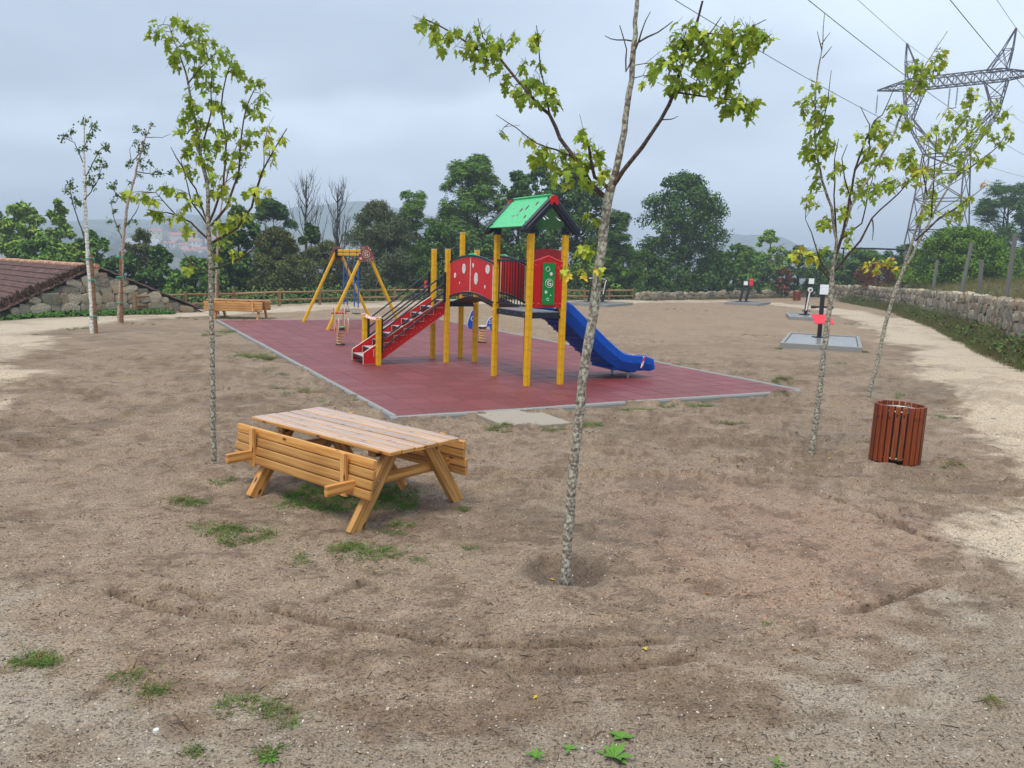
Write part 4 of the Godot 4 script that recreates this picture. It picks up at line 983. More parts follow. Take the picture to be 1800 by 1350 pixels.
const RIGHT_FAR_LEAVES := [
	[Vector3(1.06,5.56,0.50),Vector3(1.03,5.47,0.56),0.098,7,1],
	[Vector3(0.99,5.46,0.46),Vector3(1.05,5.39,0.55),0.098,7,1],
	[Vector3(1.09,5.45,0.53),Vector3(1.05,5.39,0.55),0.098,7,1],
	[Vector3(1.04,5.33,0.46),Vector3(1.07,5.25,0.54),0.098,7,1],
	[Vector3(2.08,5.58,-0.76),Vector3(2.20,5.28,-0.66),0.098,7,1],
	[Vector3(2.21,5.54,-0.71),Vector3(2.30,5.35,-0.69),0.098,7,1],
	[Vector3(2.15,5.63,-0.62),Vector3(2.40,5.45,-0.72),0.098,7,1],
	[Vector3(2.37,5.42,-0.63),Vector3(2.35,5.40,-0.70),0.098,7,1],
	[Vector3(0.74,5.13,0.53),Vector3(0.93,4.97,0.46),0.098,7,1],
	[Vector3(0.82,5.24,0.15),Vector3(0.67,5.03,0.22),0.098,7,1],
	[Vector3(0.94,5.11,0.49),Vector3(0.96,5.03,0.48),0.098,7,1],
	[Vector3(1.01,5.22,0.46),Vector3(1.02,5.14,0.51),0.098,7,1],
	[Vector3(1.91,5.34,-0.69),Vector3(2.04,5.18,-0.61),0.098,7,1],
	[Vector3(1.21,5.07,0.40),Vector3(0.99,5.08,0.49),0.098,7,1],
	[Vector3(2.57,5.18,-0.98),Vector3(2.57,5.08,-0.91),0.098,7,0],
	[Vector3(2.55,5.04,-0.79),Vector3(2.54,5.03,-0.89),0.098,7,0],
	[Vector3(2.60,5.24,-0.85),Vector3(2.61,5.14,-0.93),0.098,7,0],
	[Vector3(2.40,4.91,-0.77),Vector3(2.43,4.86,-0.84),0.098,7,0],
	[Vector3(2.21,5.33,-0.60),Vector3(2.25,5.32,-0.67),0.098,7,0],
	[Vector3(0.68,4.99,0.11),Vector3(0.69,4.90,0.18),0.119,8,1],
	[Vector3(0.50,4.84,0.35),Vector3(0.43,4.75,0.40),0.119,8,1],
	[Vector3(0.73,4.91,0.44),Vector3(0.87,4.76,0.41),0.119,8,1],
	[Vector3(0.80,4.84,0.20),Vector3(0.71,4.77,0.15),0.119,8,1],
	[Vector3(0.83,4.93,0.52),Vector3(0.90,4.86,0.44),0.119,8,1],
	[Vector3(1.58,4.99,-0.44),Vector3(1.82,4.86,-0.53),0.119,8,1],
	[Vector3(1.06,4.96,0.36),Vector3(0.93,4.97,0.46),0.119,8,1],
	[Vector3(1.73,4.97,-0.50),Vector3(1.82,4.86,-0.53),0.119,8,1],
	[Vector3(2.01,5.02,-0.53),Vector3(1.93,5.02,-0.57),0.119,8,1],
	[Vector3(1.95,5.14,-0.59),Vector3(1.99,5.10,-0.59),0.119,8,1],
	[Vector3(2.36,5.05,-0.93),Vector3(2.46,4.92,-0.86),0.119,8,1],
	[Vector3(0.42,4.76,0.39),Vector3(0.43,4.75,0.40),0.119,8,1],
	[Vector3(0.82,4.76,0.03),Vector3(0.72,4.70,0.13),0.119,8,0],
	[Vector3(0.68,4.62,0.20),Vector3(0.75,4.56,0.09),0.119,8,0],
	[Vector3(0.88,4.56,0.45),Vector3(0.81,4.53,0.37),0.119,8,0],
	[Vector3(0.83,4.46,0.35),Vector3(0.78,4.42,0.34),0.119,8,0],
	[Vector3(1.50,4.59,-0.50),Vector3(1.60,4.54,-0.45),0.119,8,0],
	[Vector3(1.66,4.65,-0.38),Vector3(1.68,4.66,-0.48),0.119,8,0],
	[Vector3(1.62,4.78,-0.46),Vector3(1.68,4.66,-0.48),0.119,8,0],
	[Vector3(1.88,4.57,-0.54),Vector3(1.96,4.52,-0.63),0.119,8,0],
	[Vector3(2.12,4.62,-0.63),Vector3(2.15,4.66,-0.71),0.119,8,0],
	[Vector3(2.05,4.51,-0.63),Vector3(1.96,4.52,-0.63),0.119,8,0],
	[Vector3(2.26,4.60,-0.73),Vector3(2.15,4.66,-0.71),0.119,8,0],
	[Vector3(1.41,4.42,-0.37),Vector3(1.44,4.28,-0.39),0.119,8,0],
	[Vector3(1.60,4.37,-0.48),Vector3(1.60,4.30,-0.47),0.119,8,0],
	[Vector3(0.92,4.79,0.33),Vector3(0.87,4.76,0.41),0.119,8,0],
	[Vector3(0.77,4.26,0.24),Vector3(0.71,4.17,0.29),0.108,6,1],
	[Vector3(0.72,4.17,0.06),Vector3(0.81,4.15,-0.01),0.108,6,1],
	[Vector3(0.57,4.23,0.19),Vector3(0.45,4.17,0.30),0.108,6,1],
	[Vector3(1.25,4.16,-0.44),Vector3(1.28,4.01,-0.33),0.108,6,1],
	[Vector3(1.30,4.23,-0.33),Vector3(1.36,4.16,-0.36),0.108,6,1],
	[Vector3(1.48,4.29,-0.47),Vector3(1.48,4.23,-0.41),0.108,6,1],
	[Vector3(0.89,3.90,-0.07),Vector3(0.86,3.89,-0.08),0.108,6,1],
	[Vector3(0.82,3.79,-0.11),Vector3(0.88,3.78,-0.11),0.108,6,1],
	[Vector3(0.65,3.51,0.13),Vector3(0.58,3.52,0.17),0.108,6,1],
	[Vector3(0.52,3.39,0.26),Vector3(0.56,3.38,0.14),0.108,6,1],
	[Vector3(0.97,3.47,-0.27),Vector3(0.94,3.42,-0.19),0.108,6,1],
	[Vector3(1.01,3.65,-0.25),Vector3(1.02,3.57,-0.23),0.108,6,1],
	[Vector3(0.86,3.65,-0.24),Vector3(0.92,3.54,-0.16),0.108,6,1],
	[Vector3(0.86,3.46,0.44),Vector3(0.86,3.41,0.41),0.108,6,1],
	[Vector3(0.99,3.40,0.35),Vector3(0.86,3.41,0.41),0.108,6,1],
	[Vector3(1.05,3.54,0.48),Vector3(0.97,3.52,0.51),0.108,6,1],
	[Vector3(1.04,3.60,0.62),Vector3(1.02,3.58,0.56),0.108,6,1],
	[Vector3(1.09,3.71,0.57),Vector3(1.07,3.63,0.61),0.108,6,1],
	[Vector3(1.03,3.43,0.47),Vector3(0.91,3.47,0.46),0.108,6,1],
	[Vector3(1.16,3.70,0.76),Vector3(1.13,3.69,0.67),0.087,4,2],
	[Vector3(1.37,3.95,0.73),Vector3(1.28,3.87,0.82),0.087,4,2],
	[Vector3(-0.07,2.48,-0.48),Vector3(-0.04,2.52,-0.38),0.098,7,2],
	[Vector3(0.04,2.57,-0.40),Vector3(0.01,2.51,-0.34),0.098,7,2],
	[Vector3(0.11,2.53,-0.20),Vector3(0.11,2.48,-0.26),0.098,7,2],
	[Vector3(0.22,2.57,-0.12),Vector3(0.25,2.46,-0.14),0.098,7,2],
	[Vector3(0.33,2.46,-0.17),Vector3(0.30,2.46,-0.11),0.098,7,2],
	[Vector3(0.07,2.41,-0.34),Vector3(0.06,2.49,-0.30),0.098,7,2]]
const BIRCH_A_BASE := Vector3(-12.281,0.000,-23.158)
const BIRCH_A_LIMBS := [
	[0.0744,0.0165,[Vector3(0.00,0.00,0.00),Vector3(0.01,1.24,0.00),Vector3(-0.05,3.03,0.00),Vector3(-0.01,4.45,0.00),Vector3(-0.00,5.13,0.00),Vector3(0.08,6.11,0.00)]],
	[0.0198,0.0066,[Vector3(-0.08,2.68,0.00),Vector3(-0.27,3.71,0.24),Vector3(-0.26,4.26,0.34)]],
	[0.0165,0.0066,[Vector3(-0.00,4.78,0.00),Vector3(-0.33,5.43,-0.16),Vector3(-0.79,5.58,-0.33)]],
	[0.0165,0.0066,[Vector3(-0.00,4.46,0.00),Vector3(0.58,5.20,0.22),Vector3(0.85,5.33,0.31)]],
	[0.0165,0.0066,[Vector3(0.09,3.82,0.24),Vector3(0.58,4.27,0.48),Vector3(0.83,4.73,0.63)]],
	[0.0132,0.0066,[Vector3(0.00,5.24,0.00),Vector3(0.19,5.81,-0.09),Vector3(0.33,5.97,-0.14)]]]
const BIRCH_A_LEAVES := [
	[Vector3(-0.55,5.64,-0.19),Vector3(-0.61,5.52,-0.26),0.132,9,0],
	[Vector3(-0.72,5.53,-0.22),Vector3(-0.70,5.55,-0.30),0.132,9,0],
	[Vector3(-0.42,5.78,-0.23),Vector3(-0.52,5.49,-0.23),0.132,9,0],
	[Vector3(-0.03,5.97,-0.06),Vector3(0.06,5.92,0.00),0.132,9,0],
	[Vector3(0.05,6.06,-0.12),Vector3(0.06,5.92,0.00),0.132,9,0],
	[Vector3(0.31,5.92,-0.07),Vector3(0.25,5.87,-0.11),0.132,9,0],
	[Vector3(0.23,5.64,-0.06),Vector3(0.12,5.58,-0.05),0.132,9,0],
	[Vector3(0.17,5.55,0.03),Vector3(0.08,5.47,-0.04),0.132,9,0],
	[Vector3(0.72,5.30,0.22),Vector3(0.69,5.25,0.25),0.132,9,0],
	[Vector3(0.85,5.26,0.34),Vector3(0.74,5.28,0.27),0.132,9,0],
	[Vector3(0.45,5.14,0.12),Vector3(0.46,5.05,0.17),0.132,9,0],
	[Vector3(0.07,5.27,0.07),Vector3(-0.00,5.13,0.00),0.132,9,0],
	[Vector3(-0.13,5.21,-0.04),Vector3(-0.20,5.17,-0.10),0.132,9,0],
	[Vector3(0.88,4.75,0.58),Vector3(0.78,4.64,0.60),0.132,9,0],
	[Vector3(0.59,4.67,0.58),Vector3(0.73,4.55,0.57),0.132,9,0],
	[Vector3(0.71,4.48,0.56),Vector3(0.63,4.37,0.51),0.132,9,0],
	[Vector3(0.36,4.22,0.31),Vector3(0.38,4.09,0.39),0.132,9,0],
	[Vector3(0.06,4.31,0.01),Vector3(-0.01,4.17,0.00),0.132,9,0],
	[Vector3(0.46,4.40,0.56),Vector3(0.58,4.27,0.48),0.132,9,0],
	[Vector3(-0.30,4.27,0.26),Vector3(-0.26,4.15,0.32),0.132,9,0],
	[Vector3(-0.33,4.05,0.35),Vector3(-0.27,3.93,0.28),0.132,9,0],
	[Vector3(-0.17,3.86,0.29),Vector3(-0.27,3.71,0.24),0.132,9,0],
	[Vector3(-0.14,3.73,0.08),Vector3(-0.03,3.60,0.00),0.132,9,0],
	[Vector3(-0.24,4.13,0.26),Vector3(-0.27,4.04,0.30),0.132,9,0],
	[Vector3(-0.21,3.73,0.10),Vector3(-0.23,3.51,0.19),0.132,9,0],
	[Vector3(0.33,5.84,-0.03),Vector3(0.22,5.84,-0.10),0.132,9,0],
	[Vector3(0.81,4.87,0.70),Vector3(0.83,4.73,0.63),0.132,9,0]]
const BIRCH_B_BASE := Vector3(-13.394,0.000,-26.967)
const BIRCH_B_LIMBS := [
	[0.0655,0.0116,[Vector3(0.00,0.00,0.00),Vector3(0.14,1.50,0.00),Vector3(0.26,2.76,0.00),Vector3(0.46,4.00,0.00),Vector3(0.76,4.91,0.00),Vector3(0.96,5.64,0.00),Vector3(1.15,6.13,0.00),Vector3(1.37,6.62,0.00)]],
	[0.0231,0.0077,[Vector3(0.46,4.00,0.00),Vector3(0.20,4.27,0.18),Vector3(0.09,4.53,0.27)]],
	[0.0193,0.0077,[Vector3(0.81,5.03,0.00),Vector3(1.24,4.99,-0.28),Vector3(1.77,5.09,-0.61)]],
	[0.0193,0.0077,[Vector3(0.96,5.64,0.00),Vector3(0.70,5.29,0.14),Vector3(0.68,5.74,0.14)]],
	[0.0193,0.0077,[Vector3(0.26,2.76,0.00),Vector3(-0.13,3.55,-0.23),Vector3(-0.25,4.11,-0.34)]],
	[0.0193,0.0077,[Vector3(0.33,3.18,0.00),Vector3(0.86,3.73,0.23),Vector3(1.00,4.01,0.30)]],
	[0.0135,0.0058,[Vector3(1.15,6.13,0.00),Vector3(1.81,6.11,0.27),Vector3(2.15,6.20,0.41)]]]
const BIRCH_B_LEAVES := [
	[Vector3(0.88,6.37,-0.04),Vector3(1.15,6.13,0.00),0.135,9,0],
	[Vector3(0.78,6.45,-0.08),Vector3(1.20,6.23,0.00),0.135,9,0],
	[Vector3(1.16,6.29,0.04),Vector3(1.15,6.13,0.00),0.135,9,0],
	[Vector3(1.32,6.55,-0.10),Vector3(1.28,6.43,0.00),0.135,9,0],
	[Vector3(1.06,5.97,0.01),Vector3(1.04,5.84,0.00),0.135,9,0],
	[Vector3(1.20,5.90,-0.03),Vector3(1.04,5.84,0.00),0.135,9,0],
	[Vector3(0.82,5.96,0.04),Vector3(0.68,5.74,0.14),0.135,9,0],
	[Vector3(0.93,5.72,0.03),Vector3(0.91,5.57,0.03),0.135,9,0],
	[Vector3(1.04,5.78,-0.11),Vector3(1.00,5.74,0.00),0.135,9,0],
	[Vector3(0.67,5.34,0.13),Vector3(0.70,5.29,0.14),0.135,9,0],
	[Vector3(0.54,5.22,0.04),Vector3(0.70,5.29,0.14),0.135,9,0],
	[Vector3(0.90,5.41,-0.10),Vector3(0.88,5.35,0.00),0.135,9,0],
	[Vector3(1.11,5.65,-0.02),Vector3(0.96,5.64,0.00),0.135,9,0],
	[Vector3(1.21,5.35,-0.15),Vector3(1.15,5.00,-0.22),0.135,9,0],
	[Vector3(0.93,5.22,-0.20),Vector3(0.98,5.02,-0.11),0.135,9,0],
	[Vector3(1.19,5.00,-0.35),Vector3(1.24,4.99,-0.28),0.135,9,0],
	[Vector3(1.43,5.05,-0.38),Vector3(1.45,5.03,-0.41),0.135,9,0],
	[Vector3(1.41,5.08,-0.24),Vector3(1.35,5.01,-0.35),0.135,9,0],
	[Vector3(1.71,5.08,-0.53),Vector3(1.66,5.07,-0.54),0.135,9,0],
	[Vector3(0.92,4.92,-0.02),Vector3(0.76,4.91,0.00),0.135,9,0],
	[Vector3(0.15,4.46,0.33),Vector3(0.16,4.37,0.22),0.135,9,0],
	[Vector3(0.16,4.24,0.04),Vector3(0.26,4.21,0.14),0.135,9,0],
	[Vector3(-0.15,4.09,-0.24),Vector3(-0.23,4.00,-0.32),0.135,9,0],
	[Vector3(0.01,4.54,0.20),Vector3(0.11,4.48,0.25),0.135,9,0],
	[Vector3(0.16,4.63,0.17),Vector3(0.11,4.48,0.25),0.135,9,0],
	[Vector3(0.54,4.67,-0.09),Vector3(0.64,4.54,0.00),0.135,9,0],
	[Vector3(1.36,4.50,0.26),Vector3(1.00,4.01,0.30),0.135,9,0],
	[Vector3(-0.20,3.41,-0.11),Vector3(-0.05,3.39,-0.18),0.135,9,0],
	[Vector3(0.02,3.26,-0.17),Vector3(0.10,3.08,-0.09),0.135,9,0],
	[Vector3(0.47,3.34,0.07),Vector3(0.44,3.29,0.05),0.135,9,0],
	[Vector3(-0.07,3.76,-0.22),Vector3(-0.15,3.66,-0.25),0.135,9,0],
	[Vector3(0.73,3.43,0.06),Vector3(0.55,3.40,0.09),0.135,9,0]]
const SAPLING_BASE := Vector3(-11.934,0.000,-31.859)
const SAPLING_LIMBS := [
	[0.0546,0.0182,[Vector3(0.00,0.00,0.00),Vector3(0.05,1.20,0.00),Vector3(0.13,2.54,0.00),Vector3(0.26,3.87,0.00),Vector3(0.51,5.18,0.00),Vector3(0.85,6.27,0.00),Vector3(1.08,6.81,-0.00)]],
	[0.0182,0.0068,[Vector3(0.51,5.18,0.00),Vector3(1.15,5.60,0.28),Vector3(1.47,5.91,0.43)]],
	[0.0182,0.0068,[Vector3(0.36,4.53,0.00),Vector3(-0.03,5.18,-0.19),Vector3(-0.11,5.62,-0.26)]]]
const SAPLING_LEAVES := [
	[Vector3(1.14,6.35,-0.07),Vector3(0.85,6.27,0.00),0.159,7,0],
	[Vector3(1.40,6.72,0.11),Vector3(1.04,6.70,0.00),0.159,7,0],
	[Vector3(1.01,6.71,-0.09),Vector3(0.99,6.59,0.00),0.159,7,0],
	[Vector3(1.38,5.91,0.42),Vector3(1.35,5.79,0.37),0.159,7,0],
	[Vector3(0.81,5.85,-0.10),Vector3(0.72,5.83,0.00),0.159,7,0],
	[Vector3(1.55,6.24,0.37),Vector3(1.47,5.91,0.43),0.159,7,0],
	[Vector3(0.66,5.60,0.12),Vector3(0.58,5.40,0.00),0.159,7,0],
	[Vector3(0.98,5.40,0.10),Vector3(0.90,5.43,0.17),0.159,7,0],
	[Vector3(0.06,5.40,-0.17),Vector3(-0.04,5.27,-0.21),0.159,7,0],
	[Vector3(0.42,4.96,-0.01),Vector3(0.46,4.92,0.00),0.159,7,0]]
const FAR_TREES := [
	["leafy_tree","tall light green leafy tree behind the tiled roof",-29.35,-48.00,5.10,1.77,2.02,0,0,5200],
	["leafy_tree","slim light green tree right behind the birch with the white trunk",-28.23,-50.00,5.38,1.99,1.23,0,0,3400],
	["leafy_tree","dark tree at the left edge behind the tall light green tree",-39.31,-62.00,5.12,1.76,1.47,0,2,2600],
	["leafy_tree","low mid green tree crown just above the red tiled roof",-26.02,-44.00,3.08,1.08,2.41,0,1,4200],
	["leafy_tree","mid green tree between the two staked birches",-24.70,-47.00,3.54,0.75,1.55,0,1,3600],
	["wispy_tree","thin wispy tree right of the leaning birch",-23.34,-50.00,3.80,0.38,1.55,3,4,3000],
	["leafy_tree","small pointed dark green tree in front of the distant village",-19.90,-45.00,2.76,0.13,1.32,0,2,3200],
	["leafy_tree","very dark leafy tree behind the near maple at the rail fence",-16.13,-47.00,5.18,0.50,1.72,0,2,6000],
	["feathery_tree","feathery dark tree left of the two bare trees",-15.68,-52.00,5.97,1.65,1.43,1,2,2600],
	["olive_tree","rounded olive green bush tree left of the yellow swing",-13.57,-46.00,3.82,-0.04,2.02,3,4,6500],
	["leafy_tree","narrow dark tree below the two bare trees",-12.96,-51.00,4.50,1.02,1.03,0,2,2600],
	["willow_tree","large grey green willowy tree behind the swing frame",-9.14,-53.00,6.01,-0.22,2.91,3,3,9500],
	["feathery_tree","airy feathery tree left of the tallest feathery tree",-7.53,-58.00,7.38,0.43,1.38,1,1,2600],
	["feathery_tree","tallest airy feathery tree behind the play tower",-3.22,-60.00,10.03,1.55,3.29,1,1,6200],
	["leafy_tree","dark leafy tree behind the arched red bridge",-5.19,-55.00,4.80,0.20,2.51,0,2,5600],
	["leafy_tree","dense dark tree left behind the green roof",-0.00,-60.00,8.99,0.59,2.19,0,2,6500],
	["leafy_tree","dark tree with a pointed top behind the green roof",1.69,-63.00,9.96,0.55,2.07,0,2,6500],
	["leafy_tree","broad dense dark tree behind the nearest maple trunk",4.61,-62.00,9.84,0.67,3.51,0,2,9500],
	["feathery_tree","feathery dark shoots right of the nearest maple trunk",7.35,-60.00,6.35,0.81,1.54,1,2,1800],
	["leafy_bush","lighter green bush at the end of the rail fence",8.24,-62.00,4.02,0.21,2.27,3,1,3600],
	["broadleaf_tree","large dark green broadleaf tree with a bare pale lower trunk",14.20,-69.00,10.29,0.99,5.05,0,2,12000],
	["leafy_bush","mid green bush right of the large broadleaf tree",19.75,-72.00,4.68,0.47,2.37,0,1,3400],
	["leafy_tree","pale green pointed tree below the misty hill",23.70,-76.00,6.10,0.44,2.08,0,0,3200],
	["leafy_bush","dark hedge tree behind the far low wall",27.36,-78.00,4.83,0.48,2.85,0,2,3800],
	["leafy_bush","green hedge tree behind the nearer right hand maple trunk",30.87,-80.00,4.54,0.74,3.07,0,1,3800],
	["dead_bush","dead red brown bush at the far low wall",24.38,-73.00,2.72,0.41,0.93,0,6,900],
	["feathery_shrub","feathery green shrub left of the leaning concrete posts",32.78,-76.00,4.64,1.36,3.06,1,1,2400],
	["leafy_bush","dark bush at the foot of the lattice pylon",35.78,-74.00,5.10,2.02,2.71,0,2,3000],
	["round_bush","large rounded bright green bush behind the concrete posts",30.93,-56.00,5.71,1.64,4.10,0,5,11000],
	["feathery_tree","feathery dark tree right of the bright green bush",50.51,-84.00,11.95,4.61,4.30,1,2,3600],
	["leafy_tree","dark tree cut by the right edge above the last posts",50.37,-80.00,10.58,3.45,3.29,0,2,4200],
	["dry_shrub","dry rusty brown shrub above the stone wall",28.94,-64.00,3.26,1.79,2.11,3,6,1500],
	["leafy_bush","low rounded bush in front of the village, left of the near maple",-17.53,-44.00,2.19,-0.16,2.09,0,1,4200],
	["leafy_bush","dark bush right behind the slender maple trunk",-18.86,-52.00,2.79,-0.46,1.62,0,2,3200],
	["olive_bush","olive bush between the swing legs",-11.72,-50.00,3.34,-0.27,2.10,3,4,4600],
	["leafy_bush","green bush behind the stair rails",-6.89,-54.00,3.40,-0.31,2.27,3,1,4200],
	["leafy_tree","dark tree mass behind the arched bridge and guard rail",-1.40,-57.00,4.81,-0.16,3.13,0,2,6000],
	["leafy_bush","green bush left of the fence end",6.11,-60.00,4.12,0.14,2.41,0,1,4200],
	["leafy_bush","dark bush at the left foot of the large broadleaf tree",10.46,-64.00,3.69,0.20,2.34,0,2,3600],
	["leafy_bush","dark bush at the right foot of the large broadleaf tree",17.88,-72.00,4.03,0.26,2.50,0,2,3600],
	["leafy_bush","rounded hedge bush behind the two-post machine",22.33,-75.00,3.95,0.39,2.88,0,1,3600],
	["leafy_bush","dark hedge bush right of the nearer right hand maple",33.38,-82.00,3.96,0.75,3.00,0,2,3000],
	["leafy_bush","light green bush behind the ridge of the barn",-25.40,-46.00,2.74,0.42,1.85,0,0,3600],
	["leafy_bush","dark bush behind the foot of the leaning birch",-22.08,-45.00,2.44,0.23,1.81,0,2,3400]]
const GRASS := [[-3.01,-8.16,0.10,14,0.05],[-3.11,-7.45,0.09,22,0.07],[-2.33,-6.62,0.17,40,0.07],[-2.65,-6.82,0.11,14,0.05],[-1.18,-6.30,0.18,45,0.07],[-0.98,-6.89,0.13,20,0.05],[-2.74,-4.34,0.08,24,0.06],[-2.12,-4.20,0.06,10,0.05],[-1.90,-4.09,0.06,12,0.05],[-1.47,-4.03,0.06,12,0.05],[-1.23,-3.96,0.06,12,0.05],[-1.12,-3.86,0.04,6,0.04],[-1.49,-3.57,0.02,5,0.04],[-1.12,-3.56,0.03,8,0.05],[-8.76,-24.57,0.41,26,0.12],[-6.23,-18.75,0.22,26,0.14],[-5.72,-18.43,0.13,20,0.16],[-9.05,-23.49,0.34,18,0.10],[-4.79,-15.97,0.15,12,0.08],[-3.75,-13.83,0.20,20,0.08],[-3.25,-13.21,0.19,8,0.05],[-4.26,-14.37,0.10,6,0.06],[-2.69,-13.04,0.12,6,0.06],[-0.14,-11.27,0.12,24,0.07],[0.52,-11.44,0.16,16,0.07],[1.14,-11.82,0.14,20,0.08],[2.12,-13.20,0.16,20,0.08],[3.00,-13.73,0.26,20,0.08],[3.36,-13.79,0.13,16,0.10],[3.51,-12.31,0.12,14,0.07],[5.86,-17.11,0.15,18,0.10],[5.22,-15.34,0.11,10,0.08],[4.32,-19.42,0.18,14,0.08],[4.41,-25.91,0.37,8,0.06],[5.21,-18.12,0.13,6,0.07],[8.58,-21.00,0.20,6,0.08],[8.30,-24.74,0.09,8,0.10],[10.72,-24.28,0.07,8,0.10],[8.52,-18.35,0.10,8,0.07],[5.57,-9.76,0.07,12,0.07],[7.25,-13.11,0.09,10,0.06],[7.07,-13.33,0.06,8,0.06],[5.14,-11.31,0.05,6,0.05],[7.59,-15.43,0.07,6,0.05],[10.07,-46.24,0.88,14,0.10],[9.01,-29.49,0.42,12,0.08],[16.08,-37.81,0.45,14,0.10],[-0.34,-6.44,0.02,3,0.07],[1.80,-5.14,0.01,2,0.05],[-1.64,-6.07,0.06,8,0.05],[-0.41,-7.53,0.04,5,0.05],[-0.72,-6.15,0.03,4,0.05],[2.76,-4.17,0.02,4,0.05],[-13.43,-23.94,0.17,8,0.08],[-13.19,-24.45,0.17,10,0.10],[-13.34,-22.07,0.08,6,0.10],[-12.59,-26.53,0.38,14,0.08],[-12.08,-29.49,0.42,12,0.08]]

# ---------------------------------------------------------------- camera, sky, sun
func view_and_light() -> void:
	var cam := Camera3D.new()
	cam.name = "camera"
	cam.fov = rad_to_deg(2.0 * atan(675.0 / 1400.0))
	cam.position = Vector3(0, 2.4, 0)
	cam.rotation = Vector3(-atan((675.0 - 462.0) / 1400.0), 0, 0.03)
	cam.near = 0.1
	cam.far = 9000.0
	cam.current = true
	add_child(cam)
	var e := Environment.new()
	e.background_mode = Environment.BG_SKY
	e.tonemap_mode = Environment.TONE_MAPPER_LINEAR
	e.tonemap_exposure = 1.84
	e.fog_enabled = true
	e.fog_density = 0.0012
	e.fog_light_color = Color(0.80, 0.85, 0.91)
	e.sdfgi_enabled = true
	e.ssao_enabled = true
	e.ssil_enabled = true
	var p := PanoramaSkyMaterial.new()
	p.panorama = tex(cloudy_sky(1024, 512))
	p.energy_multiplier = 1.0
	var s := Sky.new()
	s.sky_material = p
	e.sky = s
	var w := WorldEnvironment.new()
	w.name = "world_environment"
	w.environment = e
	add_child(w)
	var sun := DirectionalLight3D.new()
	sun.name = "sun"
	sun.light_energy = 0.5
	sun.light_angular_distance = 22.0
	sun.light_color = Color(1.0, 0.96, 0.89)
	sun.shadow_enabled = true
	sun.rotation = Vector3(deg_to_rad(-66), deg_to_rad(-25), 0)
	add_child(sun)

# an even layer of rain cloud all round: low banks, torn edges, brighter gaps
func cloudy_sky(w: int, h: int) -> Image:
	var f := FastNoiseLite.new()
	f.seed = 77
	f.frequency = 1.0
	f.fractal_octaves = 5
	f.fractal_gain = 0.45
	var im := Image.create_empty(w, h, false, Image.FORMAT_RGB8)
	for y in h:
		var el := PI * (0.5 - (y + 0.5) / h)
		for x in w:
			var az := TAU * ((x + 0.5) / w - 0.5)
			var d := Vector3(sin(az) * cos(el), sin(el), -cos(az) * cos(el))
			# the cloud base seen as a flat layer overhead
			var k := 1.0 / (absf(d.y) + 0.12)
			var n := f.get_noise_3d(d.x * k * 0.55, 3.0, d.z * k * 0.55)
			var n2 := f.get_noise_3d(d.x * 3.0 + 9.0, d.y * 9.0, d.z * 3.0)
			var e := rad_to_deg(el)
			var dark := 0.22 + smoothstep(-0.25, 0.35, n) * 0.5 + n2 * 0.25
			# the long bank whose ragged foot hangs about nine degrees up
			var foot := 9.0 + 4.0 * sin(az * 2.0 + 0.6) + n2 * 4.0
			dark += 0.55 * smoothstep(foot - 0.6, foot + 1.6, e) * smoothstep(34.0, 16.0, e) * smoothstep(-0.55, -0.15, sin(az + 0.35))
			# torn shreds of darker scud
			dark += 0.75 * exp(-pow((az + 0.56 + n2 * 0.1) / 0.055, 2.0) - pow((el - 0.215 + n * 0.02) / 0.013, 2.0))
			dark += 0.5 * exp(-pow((az - 1.9 + n2 * 0.1) / 0.12, 2.0) - pow((el - 0.30 + n * 0.03) / 0.02, 2.0))
			dark = clampf(dark, 0.0, 1.25)
			var c := Color(0.742, 0.790, 0.850).lerp(Color(0.614, 0.666, 0.728), dark)
			c = c.lerp(Color(0.752, 0.79, 0.84), smoothstep(7.0, 0.0, e) * 0.7)
			# overcast sky, brightened towards the unseen zenith for more light on the ground
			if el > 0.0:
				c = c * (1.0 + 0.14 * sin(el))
			if el < 0.0:
				c = Color(0.752, 0.79, 0.84).lerp(Color(0.40, 0.40, 0.37), smoothstep(0.0, -12.0, e))
			im.set_pixel(x, y, c)
	return im

# ---------------------------------------------------------------- trees
var leaf_mesh := {}

func maple_leaf(shape: int, hue: int) -> ArrayMesh:
	var key := [shape, hue]
	if leaf_mesh.has(key):
		return leaf_mesh[key]
	var half := [Vector2(0, 0), Vector2(0.13, -0.05), Vector2(0.38, 0.06), Vector2(0.27, 0.18), Vector2(0.54, 0.42), Vector2(0.38, 0.43), Vector2(0.36, 0.56), Vector2(0.15, 0.50), Vector2(0.19, 0.78), Vector2(0, 1.0)]
	var pts := []
	for p in half:
		pts.append(p)
	for k in range(half.size() - 2, 0, -1):
		pts.append(Vector2(-half[k].x, half[k].y))
	var b := MB.new()
	var droop: float = [0.25, 0.5, 0.1, 0.38][shape]
	var cup: float = [0.35, 0.1, 0.5, 0.25][shape]
	var q := []
	for p in pts:
		q.append(Vector3(p.x, -droop * p.y * p.y + cup * absf(p.x) * 0.5 - (0.12 if absf(p.x) > 0.4 else 0.0), p.y))
	var mid := Vector3(0, 0.0, 0.36)
	for k in q.size():
		var a: Vector3 = q[k]; var d: Vector3 = q[(k + 1) % q.size()]
		var nn := (a - mid).cross(d - mid).normalized()
		if nn.y < 0: nn = -nn
		b.put(mid, a, d, nn, nn, nn)
	b.tube([Vector3(0, 0.0, 0.02), Vector3(0, 0.08, -0.25), Vector3(0, 0.22, -0.5)], [0.014, 0.013, 0.012], 3, false)
	leaf_mesh[key] = b.done(M["maple%d" % hue])
	return leaf_mesh[key]

